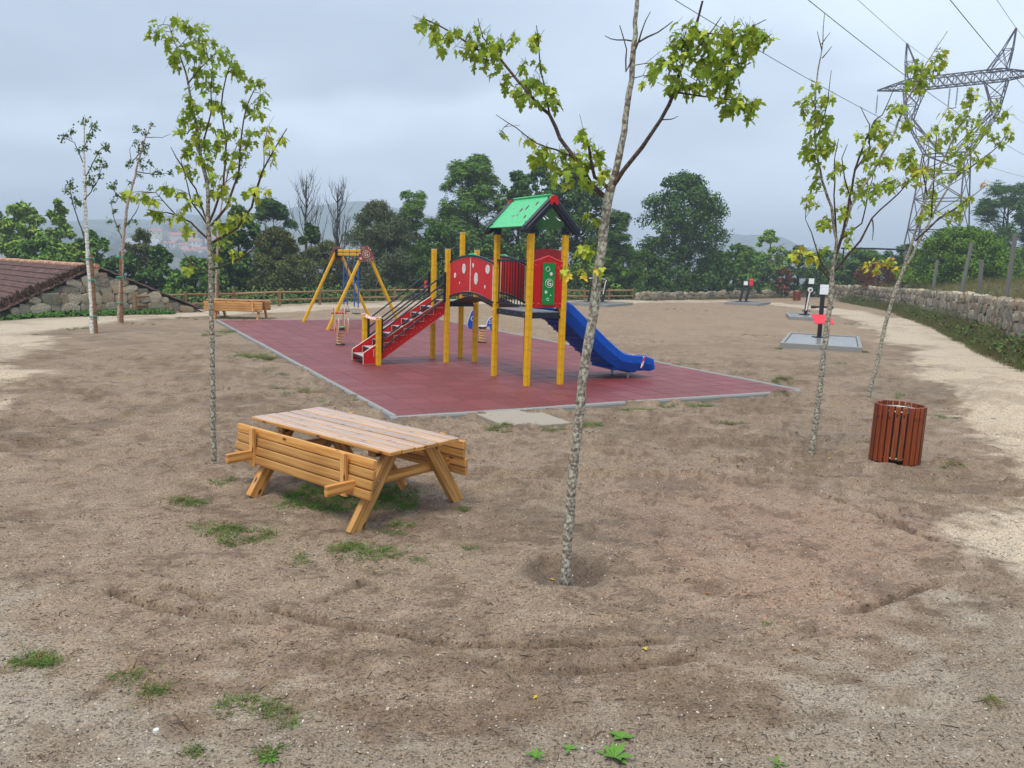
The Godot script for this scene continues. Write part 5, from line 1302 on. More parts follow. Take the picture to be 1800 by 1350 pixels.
func wiggle(p: Array, r0: float, r1: float, amount: float) -> Array:
	var out := []; var rr := []
	for k in p.size() - 1:
		var a: Vector3 = p[k]; var b: Vector3 = p[k + 1]
		var cnt := clampi(int(a.distance_to(b) / 0.11), 2, 9)
		for j in cnt:
			var t := float(j) / cnt
			var g := (k + t) / (p.size() - 1)
			out.append(a.lerp(b, t) + (dirs() * amount * (0.0 if k + j == 0 else 1.0)))
			rr.append(lerpf(r0, r1, g) * rnd(0.93, 1.08))
	out.append(p[-1])
	rr.append(r1)
	return [out, rr]

# a young maple: trunk, branches, twigs, and leaves that hang in bunches
func maple(label: String, base: Vector3, limbs: Array, bunches: Array, size: float, yellow: float, sd: int) -> void:
	rng.seed = sd
	base.y = land(base.x, base.z) - 0.02
	var t := thing("maple_tree", label, "tree", base, 0.0, "young maples planted in the bare soil")
	for k in limbs.size():
		var w := wiggle(limbs[k][2], limbs[k][0], limbs[k][1], 0.006 if k else 0.004)
		var b := MB.new()
		if k == 0:
			w[0][0].y = -0.12
			w[1][0] *= 1.25
		b.tube(w[0], w[1], 10 if k == 0 else 7)
		obj("trunk" if k == 0 else "branch", b, M["lichen_bark"] if k < 2 or limbs[k][0] > 0.021 else M["branch_bark"], t)
	var tw := MB.new()
	var spots := []
	for q in bunches:
		var c: Vector3 = q[0]; var from: Vector3 = q[1]
		var mid := from.lerp(c, 0.55) + Vector3(0, 0.02, 0)
		tw.tube([from, mid, c + Vector3(0, 0.02, 0)], [0.0035, 0.003, 0.0022], 4, false)
		for j in int(ceil(q[3] * 1.1)):
			var o: Vector3 = dirs() * q[2] * pow(rng.randf(), 0.5) * Vector3(1.05, 0.85, 1.5)
			spots.append([c + o, q[4]])
			if j % 3 == 0:
				tw.tube([c, c + o + Vector3(0, size * 0.4, 0)], [0.002, 0.0016], 3, false)
		# bare side twigs
		if rng.randf() < 0.4:
			var d := (dirs() + Vector3(0, 0.6, 0)).normalized() * rnd(0.06, 0.16)
			tw.tube([mid, mid + d], [0.0025, 0.0014], 3, false)
	var crown := obj("crown", tw, M["branch_bark"], t)
	var rest := {}
	var left := MB.new()
	for k in spots.size():
		var hue: int = 0
		var u := rng.randf()
		if spots[k][1] == 0:
			hue = 5 if u < 0.25 else 0 if u < 0.6 else 1 if u < 0.9 else 2
			if rng.randf() < yellow: hue = 2
		elif spots[k][1] == 1:
			hue = 0 if u < 0.2 else 1 if u < 0.6 else 2 if u < 0.96 else 6
		else:
			hue = 3 if u < 0.18 else 4 if u < 0.26 else 6 if u < 0.5 else 2
		var s := size * lerpf(0.45, 1.25, pow(rng.randf(), 0.7))
		var yaw := rnd(0, TAU)
		var pitch := rnd(0.1, 1.25)
		var B := Basis(Vector3.UP, yaw) * Basis(Vector3.RIGHT, pitch) * Basis(Vector3.BACK, rnd(-0.6, 0.6))
		var x := Transform3D(B.scaled(Vector3(s, s, s)) if false else B * Basis.from_scale(Vector3(s, s, s)), spots[k][0])
		var mesh := maple_leaf(rng.randi_range(0, 3), hue)
		if k < 300:
			obj("leaf", mesh, null, crown, x)
		else:
			var key := mesh
			if not rest.has(key):
				rest[key] = []
			rest[key].append(x)
	if rest.size():
		var am := ArrayMesh.new()
		var by := {}
		for mesh in rest:
			var mm: Material = mesh.surface_get_material(0)
			if not by.has(mm):
				var st := SurfaceTool.new()
				st.begin(Mesh.PRIMITIVE_TRIANGLES)
				by[mm] = st
			for x in rest[mesh]:
				by[mm].append_from(mesh, 0, x)
		for mm in by:
			by[mm].set_material(mm)
			am = by[mm].commit(am)
		var o := obj("foliage", am, null, crown)
		tag(o, "", "", "", "stuff")

# a young staked birch with small leaves
func birch(called: String, label: String, base: Vector3, limbs: Array, bunches: Array, bark: String, sd: int) -> void:
	rng.seed = sd
	base.y = land(base.x, base.z) - 0.03
	var t := thing(called, label, "tree", base, 0.0, "young staked trees along the path")
	for k in limbs.size():
		var w := wiggle(limbs[k][2], limbs[k][0], limbs[k][1], 0.012)
		var b := MB.new()
		b.tube(w[0], w[1], 8 if k == 0 else 5)
		obj("trunk" if k == 0 else "branch", b, M[bark] if k == 0 else M["branch_bark"], t)
	var b2 := MB.new()
	var tw := MB.new()
	for q in bunches:
		tw.tube([q[1], (q[0] as Vector3).lerp(q[1], 0.4) + Vector3(0, 0.03, 0), q[0]], [0.007, 0.006, 0.004], 4, false)
		for j in int(q[3]) * 3:
			var d := (dirs() + Vector3(0, -0.5, 0)).normalized()
			var g := rnd(0.7, 1.25)
			b2.col = Color(0.11 * g, 0.18 * g, 0.036 * g)
			b2.leaf(q[0] + dirs() * q[2] * rng.randf(), d, dirs(), rnd(0.06, 0.10), rnd(0.045, 0.07))
	obj("twigs", tw, M["branch_bark"], t)
	obj("crown", b2, M["crown"], t)

func stake(label: String, at: Vector3, top: Vector3, ties: Array, toward: Vector3) -> void:
	var t := thing("tree_stake", label, "stake", at, 0.0, "wooden stakes tied to the young trees")
	var b := MB.new()
	b.tube([Vector3(0, -0.1, 0), (top) * 0.5, top - Vector3(0, 0.03, 0), top], [0.05, 0.048, 0.045, 0.02], 9)
	obj("post", b, M["fence_wood3"], t)
	for k in ties:
		b = MB.new()
		var c: Vector3 = top * k
		var e := c + toward
		var ring := []
		for j in 17:
			var a := TAU * j / 16.0
			var r := Vector3(cos(a) * 0.056, 0.0, sin(a) * 0.056)
			ring.append((c if r.dot(toward) < 0 else e) + r + Vector3(0, sin(a * 2.0) * 0.006, 0))
		b.tube(ring, [0.014], 5, false)
		b.tube([c + Vector3(0.05, 0, 0.03), c + Vector3(0.10, -0.04, 0.05), c + Vector3(0.12, -0.13, 0.05)], [0.013, 0.011, 0.007], 4)
		obj("tie", b, M["tie"], t)

const HUES := [Color(0.20, 0.32, 0.055), Color(0.11, 0.215, 0.036), Color(0.060, 0.130, 0.026), Color(0.115, 0.155, 0.070), Color(0.125, 0.150, 0.048), Color(0.105, 0.205, 0.018), Color(0.18, 0.075, 0.036)]

func far_tree(a: Array, sd: int) -> void:
	rng.seed = sd
	var called: String = a[0]
	var x: float = a[2]; var z: float = a[3]
	var y0 := land(x, z) - 0.2
	var top: float = a[4] - y0; var low: float = maxf(a[5] - y0, 0.2); var hw: float = a[6]
	var kind: int = a[7]; var hue: Color = HUES[a[8]]; var cnt: int = a[9]
	var t := thing(called, a[1], "bush" if ("bush" in called or "shrub" in called) else "tree", Vector3(x, y0, z), 0.0, "trees and bushes beyond the park")
	# stems and limbs
	var b := MB.new()
	var stems := 3 if kind == 1 else 1
	var ends := []
	for s in stems:
		var lean := Vector3(rnd(-0.3, 0.3) * hw, 0, rnd(-0.3, 0.3) * hw) * (1.0 if stems > 1 else 0.35)
		var tip := Vector3(lean.x, top * rnd(0.82, 0.93), lean.z)
		var p0 := Vector3(lean.x * 0.15, 0, lean.z * 0.15)
		var r := 0.035 * sqrt(hw * top) * (0.6 if stems > 1 else 1.0)
		b.tube([p0, p0.lerp(tip, 0.33) + dirs() * 0.12, p0.lerp(tip, 0.66) + dirs() * 0.15, tip], [r * 1.2, r, r * 0.6, r * 0.15], 7)
		for k in 9:
			var q := p0.lerp(tip, rnd(0.3, 0.85))
			var an := rnd(0, TAU)
			var e := q + Vector3(cos(an), rnd(0.35, 0.9), sin(an)) * hw * rnd(0.4, 0.75)
			e.y = minf(e.y, top * 0.95)
			b.tube([q, q.lerp(e, 0.5) + Vector3(0, 0.1, 0), e], [r * 0.4, r * 0.28, r * 0.1], 5, false)
			ends.append(e)
	obj("trunk", b, M["pale_bark"] if called == "broadleaf_tree" else M["dark_bark"], t)
	# the crown: many overlapping clumps through an uneven envelope that reaches low
	if called != "broadleaf_tree":
		low = minf(low, top * 0.16)
	var clumps := []
	var nclump := clampi(int(cnt / 55.0), 24, 230)
	for k in nclump:
		var f := pow(rng.randf(), 0.9)
		var an := rnd(0, TAU)
		var prof: float
		if kind == 1:
			prof = 0.45 + 0.55 * sin(PI * pow(f, 1.25))
		elif called == "round_bush":
			prof = sqrt(maxf(0.0, 1.0 - pow(f * 1.25 - 0.3, 2.0)))
		else:
			prof = pow(sin(PI * (0.16 + 0.82 * f)), 0.75) if sd % 4 else pow(1.0 - f, 0.55) * (0.85 + 0.7 * f) + 0.05
		var lobes := 0.86 + 0.14 * sin(3.0 * an + sd + f * 5.0) + 0.30 * noise_b.get_noise_3d(cos(an) * 30.0 + sd * 31, f * 60.0, sin(an) * 30.0)
		var rad := sqrt(rng.randf()) * prof * lobes
		clumps.append([Vector3(cos(an) * hw * rad, lerpf(low, top, f) - hw * 0.06, sin(an) * hw * rad), hw * rnd(0.13, 0.28) * (1.0 - 0.4 * f)])
	var m := MB.new()
	cnt = int(cnt * (1.5 if kind == 1 else 1.9))
	var size := 0.20 if kind == 0 else 0.15
	if called == "round_bush":
		size = 0.13
		cnt *= 2
	for k in cnt:
		var cl: Array = clumps[k % clumps.size()]
		var d := dirs()
		var p: Vector3 = cl[0] + d * cl[1] * pow(rng.randf(), 0.45) * Vector3(1, 0.8, 1)
		var g := rnd(0.62, 1.4)
		var warm := rnd(-0.12, 0.25)
		m.col = Color(hue.r * g * (1.0 + warm), hue.g * g, hue.b * g)
		if kind == 1:
			# a feathered leaf: narrow leaflets on both sides of a drooping stalk
			var out := (Vector3(d.x, d.y * 0.4 + 0.25, d.z)).normalized()
			var side := out.cross(Vector3.UP).normalized()
			for j in 4:
				var q := p + out * (0.11 * j) - Vector3(0, 0.018 * j * j, 0)
				for s in [-1.0, 1.0]:
					m.leaf(q, (side * s + out * 0.35 + Vector3(0, -0.35, 0) + dirs() * 0.3).normalized(), (Vector3(d.x, 0.5, d.z) + dirs() * 0.9).normalized(), rnd(0.15, 0.24), 0.075, 0.1)
		elif kind == 3:
			var dd := (d + Vector3(0, -0.25, 0) + dirs() * 0.7).normalized()
			m.leaf(p, dd, dirs(), rnd(0.14, 0.26), rnd(0.05, 0.08), 0.1)
			m.leaf(p + dirs() * 0.12, dirs(), dirs(), rnd(0.12, 0.22), rnd(0.05, 0.08), 0.1)
		else:
			var nn := (d + Vector3(0, 0.45, 0) + dirs()).normalized()
			var dd := (dirs() + Vector3(0, -0.35, 0))
			dd = (dd - nn * dd.dot(nn)).normalized()
			m.leaf(p, dd, nn, size * rnd(0.8, 1.6), size * rnd(0.6, 1.0))
	obj("crown", m, M["crown"], t)

func bare_tree(label: String, x: float, z: float, top: float, sd: int) -> void:
	rng.seed = sd
	var y0 := land(x, z) - 0.2
	var h := top - y0
	var t := thing("bare_tree", label, "tree", Vector3(x, y0, z), 0.0, "leafless trees beyond the fence")
	var b := MB.new()
	b.tube([Vector3.ZERO, Vector3(0.1, h * 0.3, 0), Vector3(0.0, h * 0.6, 0.1), Vector3(0.1, h, 0)], [0.16, 0.13, 0.08, 0.01], 7)
	obj("trunk", b, M["dark_bark"], t)
	b = MB.new()
	for k in 26:
		var f := rnd(0.35, 0.9)
		var q := Vector3(0.05, h * f, 0.05)
		var an := rnd(0, TAU)
		var l := (1.0 - f) * h * 0.55 + 0.5
		var e := q + Vector3(cos(an) * 0.42, 0.95, sin(an) * 0.42) * l
		b.tube([q, q.lerp(e, 0.45) + Vector3(cos(an), 0, sin(an)) * l * 0.1, e], [0.035, 0.022, 0.006], 4, false)
		for j in 7:
			var s := q.lerp(e, rnd(0.3, 0.95)) + Vector3(cos(an), 0, sin(an)) * l * 0.05
			var e2 := s + (Vector3(0, 0.9, 0) + dirs() * 0.6).normalized() * rnd(0.4, 1.1)
			b.tube([s, e2], [0.014, 0.004], 3, false)
	obj("branches", b, M["dark_bark"], t)

# ---------------------------------------------------------------- the red pad
func pad() -> void:
	var o := Vector3(-1.68, 0.0, -11.83)
	var turn := deg_to_rad(28)
	var root := Node3D.new()
	root.name = "safety_surface"
	add_child(root)
	root.position = o
	root.rotation.y = turn
	root.set_meta("kind", "structure")
	var B := Basis(Vector3.UP, turn)
	rng.seed = 5
	# 0.5 m rubber tiles; x to the right along the near edge, z away
	var nx := 17; var nz := 38
	var meshes := []
	for k in 4:
		var b := MB.new()
		b.box(Vector3(0.484, 0.05, 0.488), Vector3.ZERO, 0.009)
		meshes.append(b.done(M["rubber%d" % k]))
	var rest := []
	var order := []
	for j in nz:
		for i in nx:
			order.append([i, j])
	var made := 0
	for q in order:
		var p := Vector3(q[0] * 0.495 + 0.25, 0.018 + rnd(-0.002, 0.002), -(q[1] * 0.5 + 0.25) - 0.02)
		var x := Transform3D(Basis.from_euler(Vector3(rnd(-0.004, 0.004), rnd(-0.002, 0.002), rnd(-0.004, 0.004))), p)
		var kk := rng.randi_range(0, 3) if rng.randf() < 0.6 else 0
		if made < 300:
			obj("tile", meshes[kk], null, root, x)
			made += 1
		else:
			rest.append([kk, x])
	var am := ArrayMesh.new()
	for kk in 4:
		var st := SurfaceTool.new()
		st.begin(Mesh.PRIMITIVE_TRIANGLES)
		for r in rest:
			if r[0] == kk:
				st.append_from(meshes[kk], 0, r[1])
		st.set_material(M["rubber%d" % kk])
		am = st.commit(am)
	var far := obj("far_tiles", am, null, root)
	far.set_meta("kind", "stuff")
	# round-topped kerb stones on three sides
	var kb := MB.new()
	var prof := PackedVector2Array([Vector2(-0.05, -0.16), Vector2(0.05, -0.16), Vector2(0.05, 0.035), Vector2(0.038, 0.06), Vector2(0.015, 0.072), Vector2(-0.015, 0.072), Vector2(-0.038, 0.06), Vector2(-0.05, 0.035)])
	kb.prism(prof, 0.992)
	var stone := kb.done(M["concrete"])
	for j in 19:
		obj("kerb_stone", stone, null, root, Transform3D(Basis.from_euler(Vector3(rnd(-0.004, 0.004), rnd(-0.006, 0.006), rnd(-0.03, 0.03))), Vector3(-0.055, rnd(-0.006, 0.004), -(j + 0.5) * 1.0 - 0.02)))
		obj("kerb_stone", stone, null, root, Transform3D(Basis.from_euler(Vector3(0, rnd(-0.004, 0.004), 0)), Vector3(8.475, rnd(-0.016, -0.002), -(j + 0.5) * 1.0 - 0.02)))
	for j in 9:
		var l := 0.95
		obj("kerb_stone", stone, null, root, Transform3D(Basis(Vector3.UP, PI / 2), Vector3(j * l + 0.42 - 0.1, -0.008 + rnd(-0.004, 0.004), 0.03)))
	for j in 9:
		obj("kerb_stone", stone, null, root, Transform3D(Basis(Vector3.UP, PI / 2), Vector3(j * 0.95 + 0.4, -0.02, -19.06)))
	# the pale concrete slab that leads onto it
	var b := MB.new()
	b.box(Vector3(1.05, 0.1, 1.2), Vector3.ZERO, 0.01)
	var s := obj("entry_slab", b, M["concrete_pale"])
	s.position = o + B * Vector3(1.72, 0.006, 0.69)
	s.rotation.y = turn
	s.set_meta("kind", "structure")
	say("pad")

# ---------------------------------------------------------------- playground
func ellipse(cx: float, cy: float, rx: float, ry: float, cnt := 24) -> PackedVector2Array:
	var p := PackedVector2Array()
	for k in cnt:
		p.append(Vector2(cx + rx * cos(TAU * k / cnt), cy + ry * sin(TAU * k / cnt)))
	return p

func ring(b: MB, cx: float, cy: float, r: float, z: float, w := 0.006, ry := -1.0) -> void:
	var p := []
	for k in 25:
		p.append(Vector3(cx + r * cos(TAU * k / 24), cy + (ry if ry > 0 else r) * sin(TAU * k / 24), z))
	b.tube(p, [w], 5, false)

func letter(s: String, size: float, m: Material, parent: Node, x: Transform3D) -> void:
	var tm := TextMesh.new()
	var f := SystemFont.new()
	f.font_names = PackedStringArray(["Droid Sans"])
	f.font_weight = 700
	tm.font = f
	tm.text = s
	tm.font_size = 64
	tm.pixel_size = size / 46.0
	tm.depth = 0.006
	tm.material = m
	obj("letter", tm, null, parent, x)

# grooved square post with rounded corners
func post_mesh(h: float, w := 0.114) -> ArrayMesh:
	var b := MB.new()
	var p := PackedVector2Array()
	var q := w / 2.0
	var side := [Vector2(-q + 0.022, -q), Vector2(-0.012, -q), Vector2(-0.006, -q + 0.008), Vector2(0.006, -q + 0.008), Vector2(0.012, -q), Vector2(q - 0.022, -q), Vector2(q - 0.007, -q + 0.007)]
	for k in 4:
		for s in side:
			p.append(s.rotated(k * PI / 2))
	b.xf = Transform3D(Basis(Vector3.RIGHT, Vector3.FORWARD, Vector3.UP), Vector3.ZERO)
	b.prism(p, h + 0.1, h / 2.0 - 0.05)
	return b.done(M["yellow"])

func play_tower() -> void:
	var t := thing("play_structure", "play tower with green roof, red bridge, red stairs and blue slide on yellow posts", "playground", Vector3(0.28, 0.04, -15.31), deg_to_rad(28))
	var spots := [[0.0, 0.0, 2.93], [0.76, 0.0, 2.93], [0.0, -1.42, 2.93], [0.76, -1.42, 2.93], [-0.1, -3.74, 2.62], [0.64, -3.74, 2.62], [-0.1, -4.58, 2.62], [0.64, -4.58, 3.04], [-1.77, -3.68, 1.06], [-1.77, -4.70, 1.06]]
	for s in spots:
		var p := obj("post", post_mesh(s[2]), null, t, Transform3D(Basis(), Vector3(s[0], 0, s[1])))
		var c := MB.new()
		c.box(Vector3(0.11, 0.012, 0.11), Vector3(0, s[2] + 0.006, 0), 0.005)
		obj("cap", c, M["cream"], p)
		for y in ([1.38, 1.58, 2.32, 2.46] if s[2] > 2.0 else [0.22, 0.6]):
			var d := MB.new()
			d.xf = Transform3D(Basis(), Vector3(-0.056, y, 0.0))
			d.tube([Vector3(0.01, 0, 0), Vector3(-0.004, 0, 0), Vector3(-0.012, 0, 0)], [0.018, 0.018, 0.01], 8)
			obj("bolt_cap", d, M["yellow"], p)
	var b := MB.new()
	# decks
	for q in [[0.38, -0.71, 0.66, 1.32, "tower_deck"], [0.27, -4.16, 0.64, 0.74, "stair_deck"]]:
		b = MB.new()
		b.box(Vector3(q[2], 0.02, q[3]), Vector3(q[0], 1.43, q[1]), 0.004)
		var dk := obj(q[4], b, M["tread"], t)
		var e := MB.new()
		for s in [-1, 1]:
			e.box(Vector3(q[2] + 0.02, 0.11, 0.05), Vector3(q[0], 1.365, q[1] + s * (q[3] / 2 + 0.022)), 0.006)
			e.box(Vector3(0.05, 0.11, q[3]), Vector3(q[0] + s * (q[2] / 2 + 0.024), 1.366, q[1]), 0.006)
		obj("deck_frame", e, M["navy"], dk)
		for k in 4:
			var d := MB.new()
			d.tube([Vector3(q[0] - q[2] / 2 - 0.045, 1.37, q[1] - q[3] / 2 + 0.15 + k * (q[3] - 0.3) / 3), Vector3(q[0] - q[2] / 2 - 0.056, 1.37, q[1] - q[3] / 2 + 0.15 + k * (q[3] - 0.3) / 3)], [0.012, 0.010], 6)
			obj("bolt", d, M["steel"], dk)
	# barred rails: tower's left side; back and right of the stair deck
	for q in [[Vector3(0, 0, -0.06), Vector3(0, 0, -1.36), 11], [Vector3(-0.04, 0, -4.58), Vector3(0.58, 0, -4.58), 6], [Vector3(0.64, 0, -3.80), Vector3(0.64, 0, -4.52), 7]]:
		b = MB.new()
		var a: Vector3 = q[0]; var e: Vector3 = q[1]
		b.bar(a + Vector3(0, 2.40, 0), e + Vector3(0, 2.40, 0), 0.045, 0.045)
		b.bar(a + Vector3(0, 1.54, 0), e + Vector3(0, 1.54, 0), 0.03, 0.03)
		var rail := obj("guard_rail", b, M["navy"], t)
		for k in q[2]:
			var f: float = (k + 0.5) / q[2]
			b = MB.new()
			var p := a.lerp(e, f)
			b.tube([p + Vector3(0, 1.52, 0), p + Vector3(0, 2.39, 0)], [0.010], 6)
			obj("bar", b, M["black"], rail)
	# red front panel with a wavy top, ribs, a green plate
	b = MB.new()
	var top := PackedVector2Array([Vector2(0.055, 1.52), Vector2(0.705, 1.52), Vector2(0.705, 2.38)])
	for k in 13:
		var u := k / 12.0
		top.append(Vector2(0.69 - 0.62 * u, 2.41 + 0.10 * sin(PI * u) * sin(PI * u)))
	top.append(Vector2(0.055, 2.38))
	b.prism(top, 0.05, 0.0)
	var pn := obj("front_panel", b, M["red"], t)
	for k in 8:
		var rx := 0.09 + k * 0.083
		if rx > 0.24 and rx < 0.54: continue
		b = MB.new()
		b.box(Vector3(0.04, 0.62, 0.02), Vector3(rx, 1.98, 0.027), 0.008)
		obj("rib", b, M["red"], pn)
	b = MB.new()
	b.tube([Vector3(0.06, 2.40, 0.02), Vector3(0.22, 2.45, 0.022), Vector3(0.38, 2.51, 0.022), Vector3(0.54, 2.45, 0.022), Vector3(0.70, 2.40, 0.02)], [0.012], 6)
	obj("top_rim", b, M["pale_red"], pn)
	for q in [[0.1, 2.33], [0.67, 2.33], [0.08, 1.60], [0.67, 1.60], [0.19, 1.59], [0.57, 1.59]]:
		b = MB.new()
		b.tube([Vector3(q[0], q[1], 0.02), Vector3(q[0], q[1], 0.036), Vector3(q[0], q[1], 0.042)], [0.017, 0.015, 0.006], 8)
		obj("knob", b, M["pale_red"], pn)
	b = MB.new()
	b.box(Vector3(0.27, 0.80, 0.012), Vector3(0.39, 1.98, 0.046), 0.003)
	var gp := obj("green_plate", b, M["green"], pn)
	gp.set_meta("label", "green plate with white rings, dots and a letter in a circle")
	b = MB.new()
	ring(b, 0.36, 2.26, 0.043, 0.054)
	ring(b, 0.40, 1.99, 0.082, 0.054)
	ring(b, 0.38, 1.68, 0.026, 0.054)
	obj("ring_marks", b, M["white"], gp)
	for q in [[0.435, 2.17, 0.031], [0.335, 1.82, 0.028], [0.44, 1.76, 0.013]]:
		b = MB.new()
		b.prism(ellipse(q[0], q[1], q[2], q[2] * 1.1), 0.006, 0.054)
		obj("dot", b, M["white"], gp)
	letter("G", 0.105, M["white"], gp, Transform3D(Basis(), Vector3(0.40, 1.99, 0.055)))
	# taller red panel over the mouth of the slide
	b = MB.new()
	var hood := PackedVector2Array([Vector2(-1.36, 1.46), Vector2(-1.24, 1.46), Vector2(-1.24, 2.16), Vector2(-0.18, 2.16), Vector2(-0.18, 1.46), Vector2(-0.06, 1.46), Vector2(-0.06, 2.56)])
	for k in 9:
		hood.append(Vector2(-0.15 - 1.12 * k / 8.0, 2.62 + 0.04 * sin(PI * k / 8.0)))
	hood.append(Vector2(-1.36, 2.56))
	b.xf = Transform3D(Basis(Vector3.BACK, Vector3.UP, Vector3.LEFT), Vector3(0.76, 0, 0))
	b.prism(hood, 0.05, 0.0)
	obj("slide_hood", b, M["red_panel"], t)
	bridge(t)
	stairs(t)
	slide(t)
	roof(t)

func bridge(t: Node3D) -> void:
	# arched deck and arched side panels between the two decks
	var z0 := -1.48; var z1 := -3.68
	var arc := func(u: float) -> float: return sin(PI * u) * 0.15
	var b := MB.new()
	for k in 12:
		var u0 := k / 12.0; var u1 := (k + 1) / 12.0
		var p := Vector3(0.31, 1.42 + arc.call(u0), lerpf(z0, z1, u0)); var q := Vector3(0.31, 1.42 + arc.call(u1), lerpf(z0, z1, u1))
		b.bar(p, q - (q - p).normalized() * 0.008, 0.60, 0.04)
	obj("bridge_deck", b, M["black"], t)
	for side in [[-0.05, -1.0], [0.70, 1.0]]:
		var x: float = side[0]
		for half in 2:
			var poly := PackedVector2Array()
			var ua := 0.0 if half == 0 else 0.508; var ub := 0.492 if half == 0 else 1.0
			for k in 9:
				var u := lerpf(ua, ub, k / 8.0)
				poly.append(Vector2(lerpf(z0, z1, u), 1.56 + arc.call(u)))
			for k in 9:
				var u := lerpf(ub, ua, k / 8.0)
				poly.append(Vector2(lerpf(z0, z1, u), 2.31 + arc.call(u)))
			b = MB.new()
			b.xf = Transform3D(Basis(Vector3.BACK, Vector3.UP, Vector3.LEFT), Vector3(x, 0, 0))
			b.prism(poly, 0.018, 0.0)
			var pn := obj("bridge_panel", b, M["red_panel"], t)
			pn.set_meta("label", "red panel with white oval spots" if side[1] < 0 else "red panel on the far side of the bridge")
			# pale edge line
			b = MB.new()
			b.xf = Transform3D(Basis(Vector3.BACK, Vector3.UP, Vector3.LEFT), Vector3(x, 0, 0))
			var line := []
			for p in poly:
				line.append(Vector3(p.x, p.y, 0.0))
			line.append(line[0])
			b.tube(line, [0.011], 4, false)
			obj("edge_line", b, M["cream"], pn)
			for s in ([[-2.02, 2.20, 0.075, 0.085], [-2.28, 1.98, 0.095, 0.13], [-1.72, 2.19, 0.10, 0.095], [-2.44, 2.26, 0.04, 0.05], [-1.83, 1.82, 0.03, 0.04]] if half == 0 else [[-2.92, 2.18, 0.09, 0.11], [-3.40, 2.02, 0.055, 0.06], [-3.14, 1.86, 0.022, 0.025], [-3.35, 2.3, 0.02, 0.02]]):
				if s[1] > 2.29 or (half == 0 and s[0] == -2.02): continue
				b = MB.new()
				b.xf = Transform3D(Basis(Vector3.BACK, Vector3.UP, Vector3.LEFT), Vector3(x, 0.02, 0))
				b.prism(ellipse(s[0], s[1], s[2], s[3]), 0.006, 0.0105 if side[1] < 0 else -0.0105)
				obj("white_spot", b, M["white"], pn)
			if side[1] > 0:
				for k in 6:
					var u := lerpf(ua, ub, (k + 0.5) / 6.0)
					b = MB.new()
					b.box(Vector3(0.016, 0.68, 0.05), Vector3(x - 0.016, 1.94 + arc.call(u), lerpf(z0, z1, u)), 0.005)
					obj("slat", b, M["red"], pn)
		for y in [1.535, 2.335]:
			b = MB.new()
			for k in 12:
				var u0 := k / 12.0; var u1 := (k + 1) / 12.0
				b.bar(Vector3(x, y + arc.call(u0), lerpf(z0 + 0.05, z1 - 0.05, u0)), Vector3(x, y + arc.call(u1), lerpf(z0 + 0.05, z1 - 0.05, u1)), 0.045, 0.042)
			obj("arched_rail", b, M["navy"], t)
		for y in [1.69, 2.47]:
			b = MB.new()
			b.xf = Transform3D(Basis(Vector3.BACK, Vector3.UP, Vector3.LEFT), Vector3(x, 0, 0))
			b.prism(ellipse((z0 + z1) / 2, y + 0.02, 0.2, 0.055), 0.03, -0.03)
			obj("joint_plate", b, M["mint"], t)

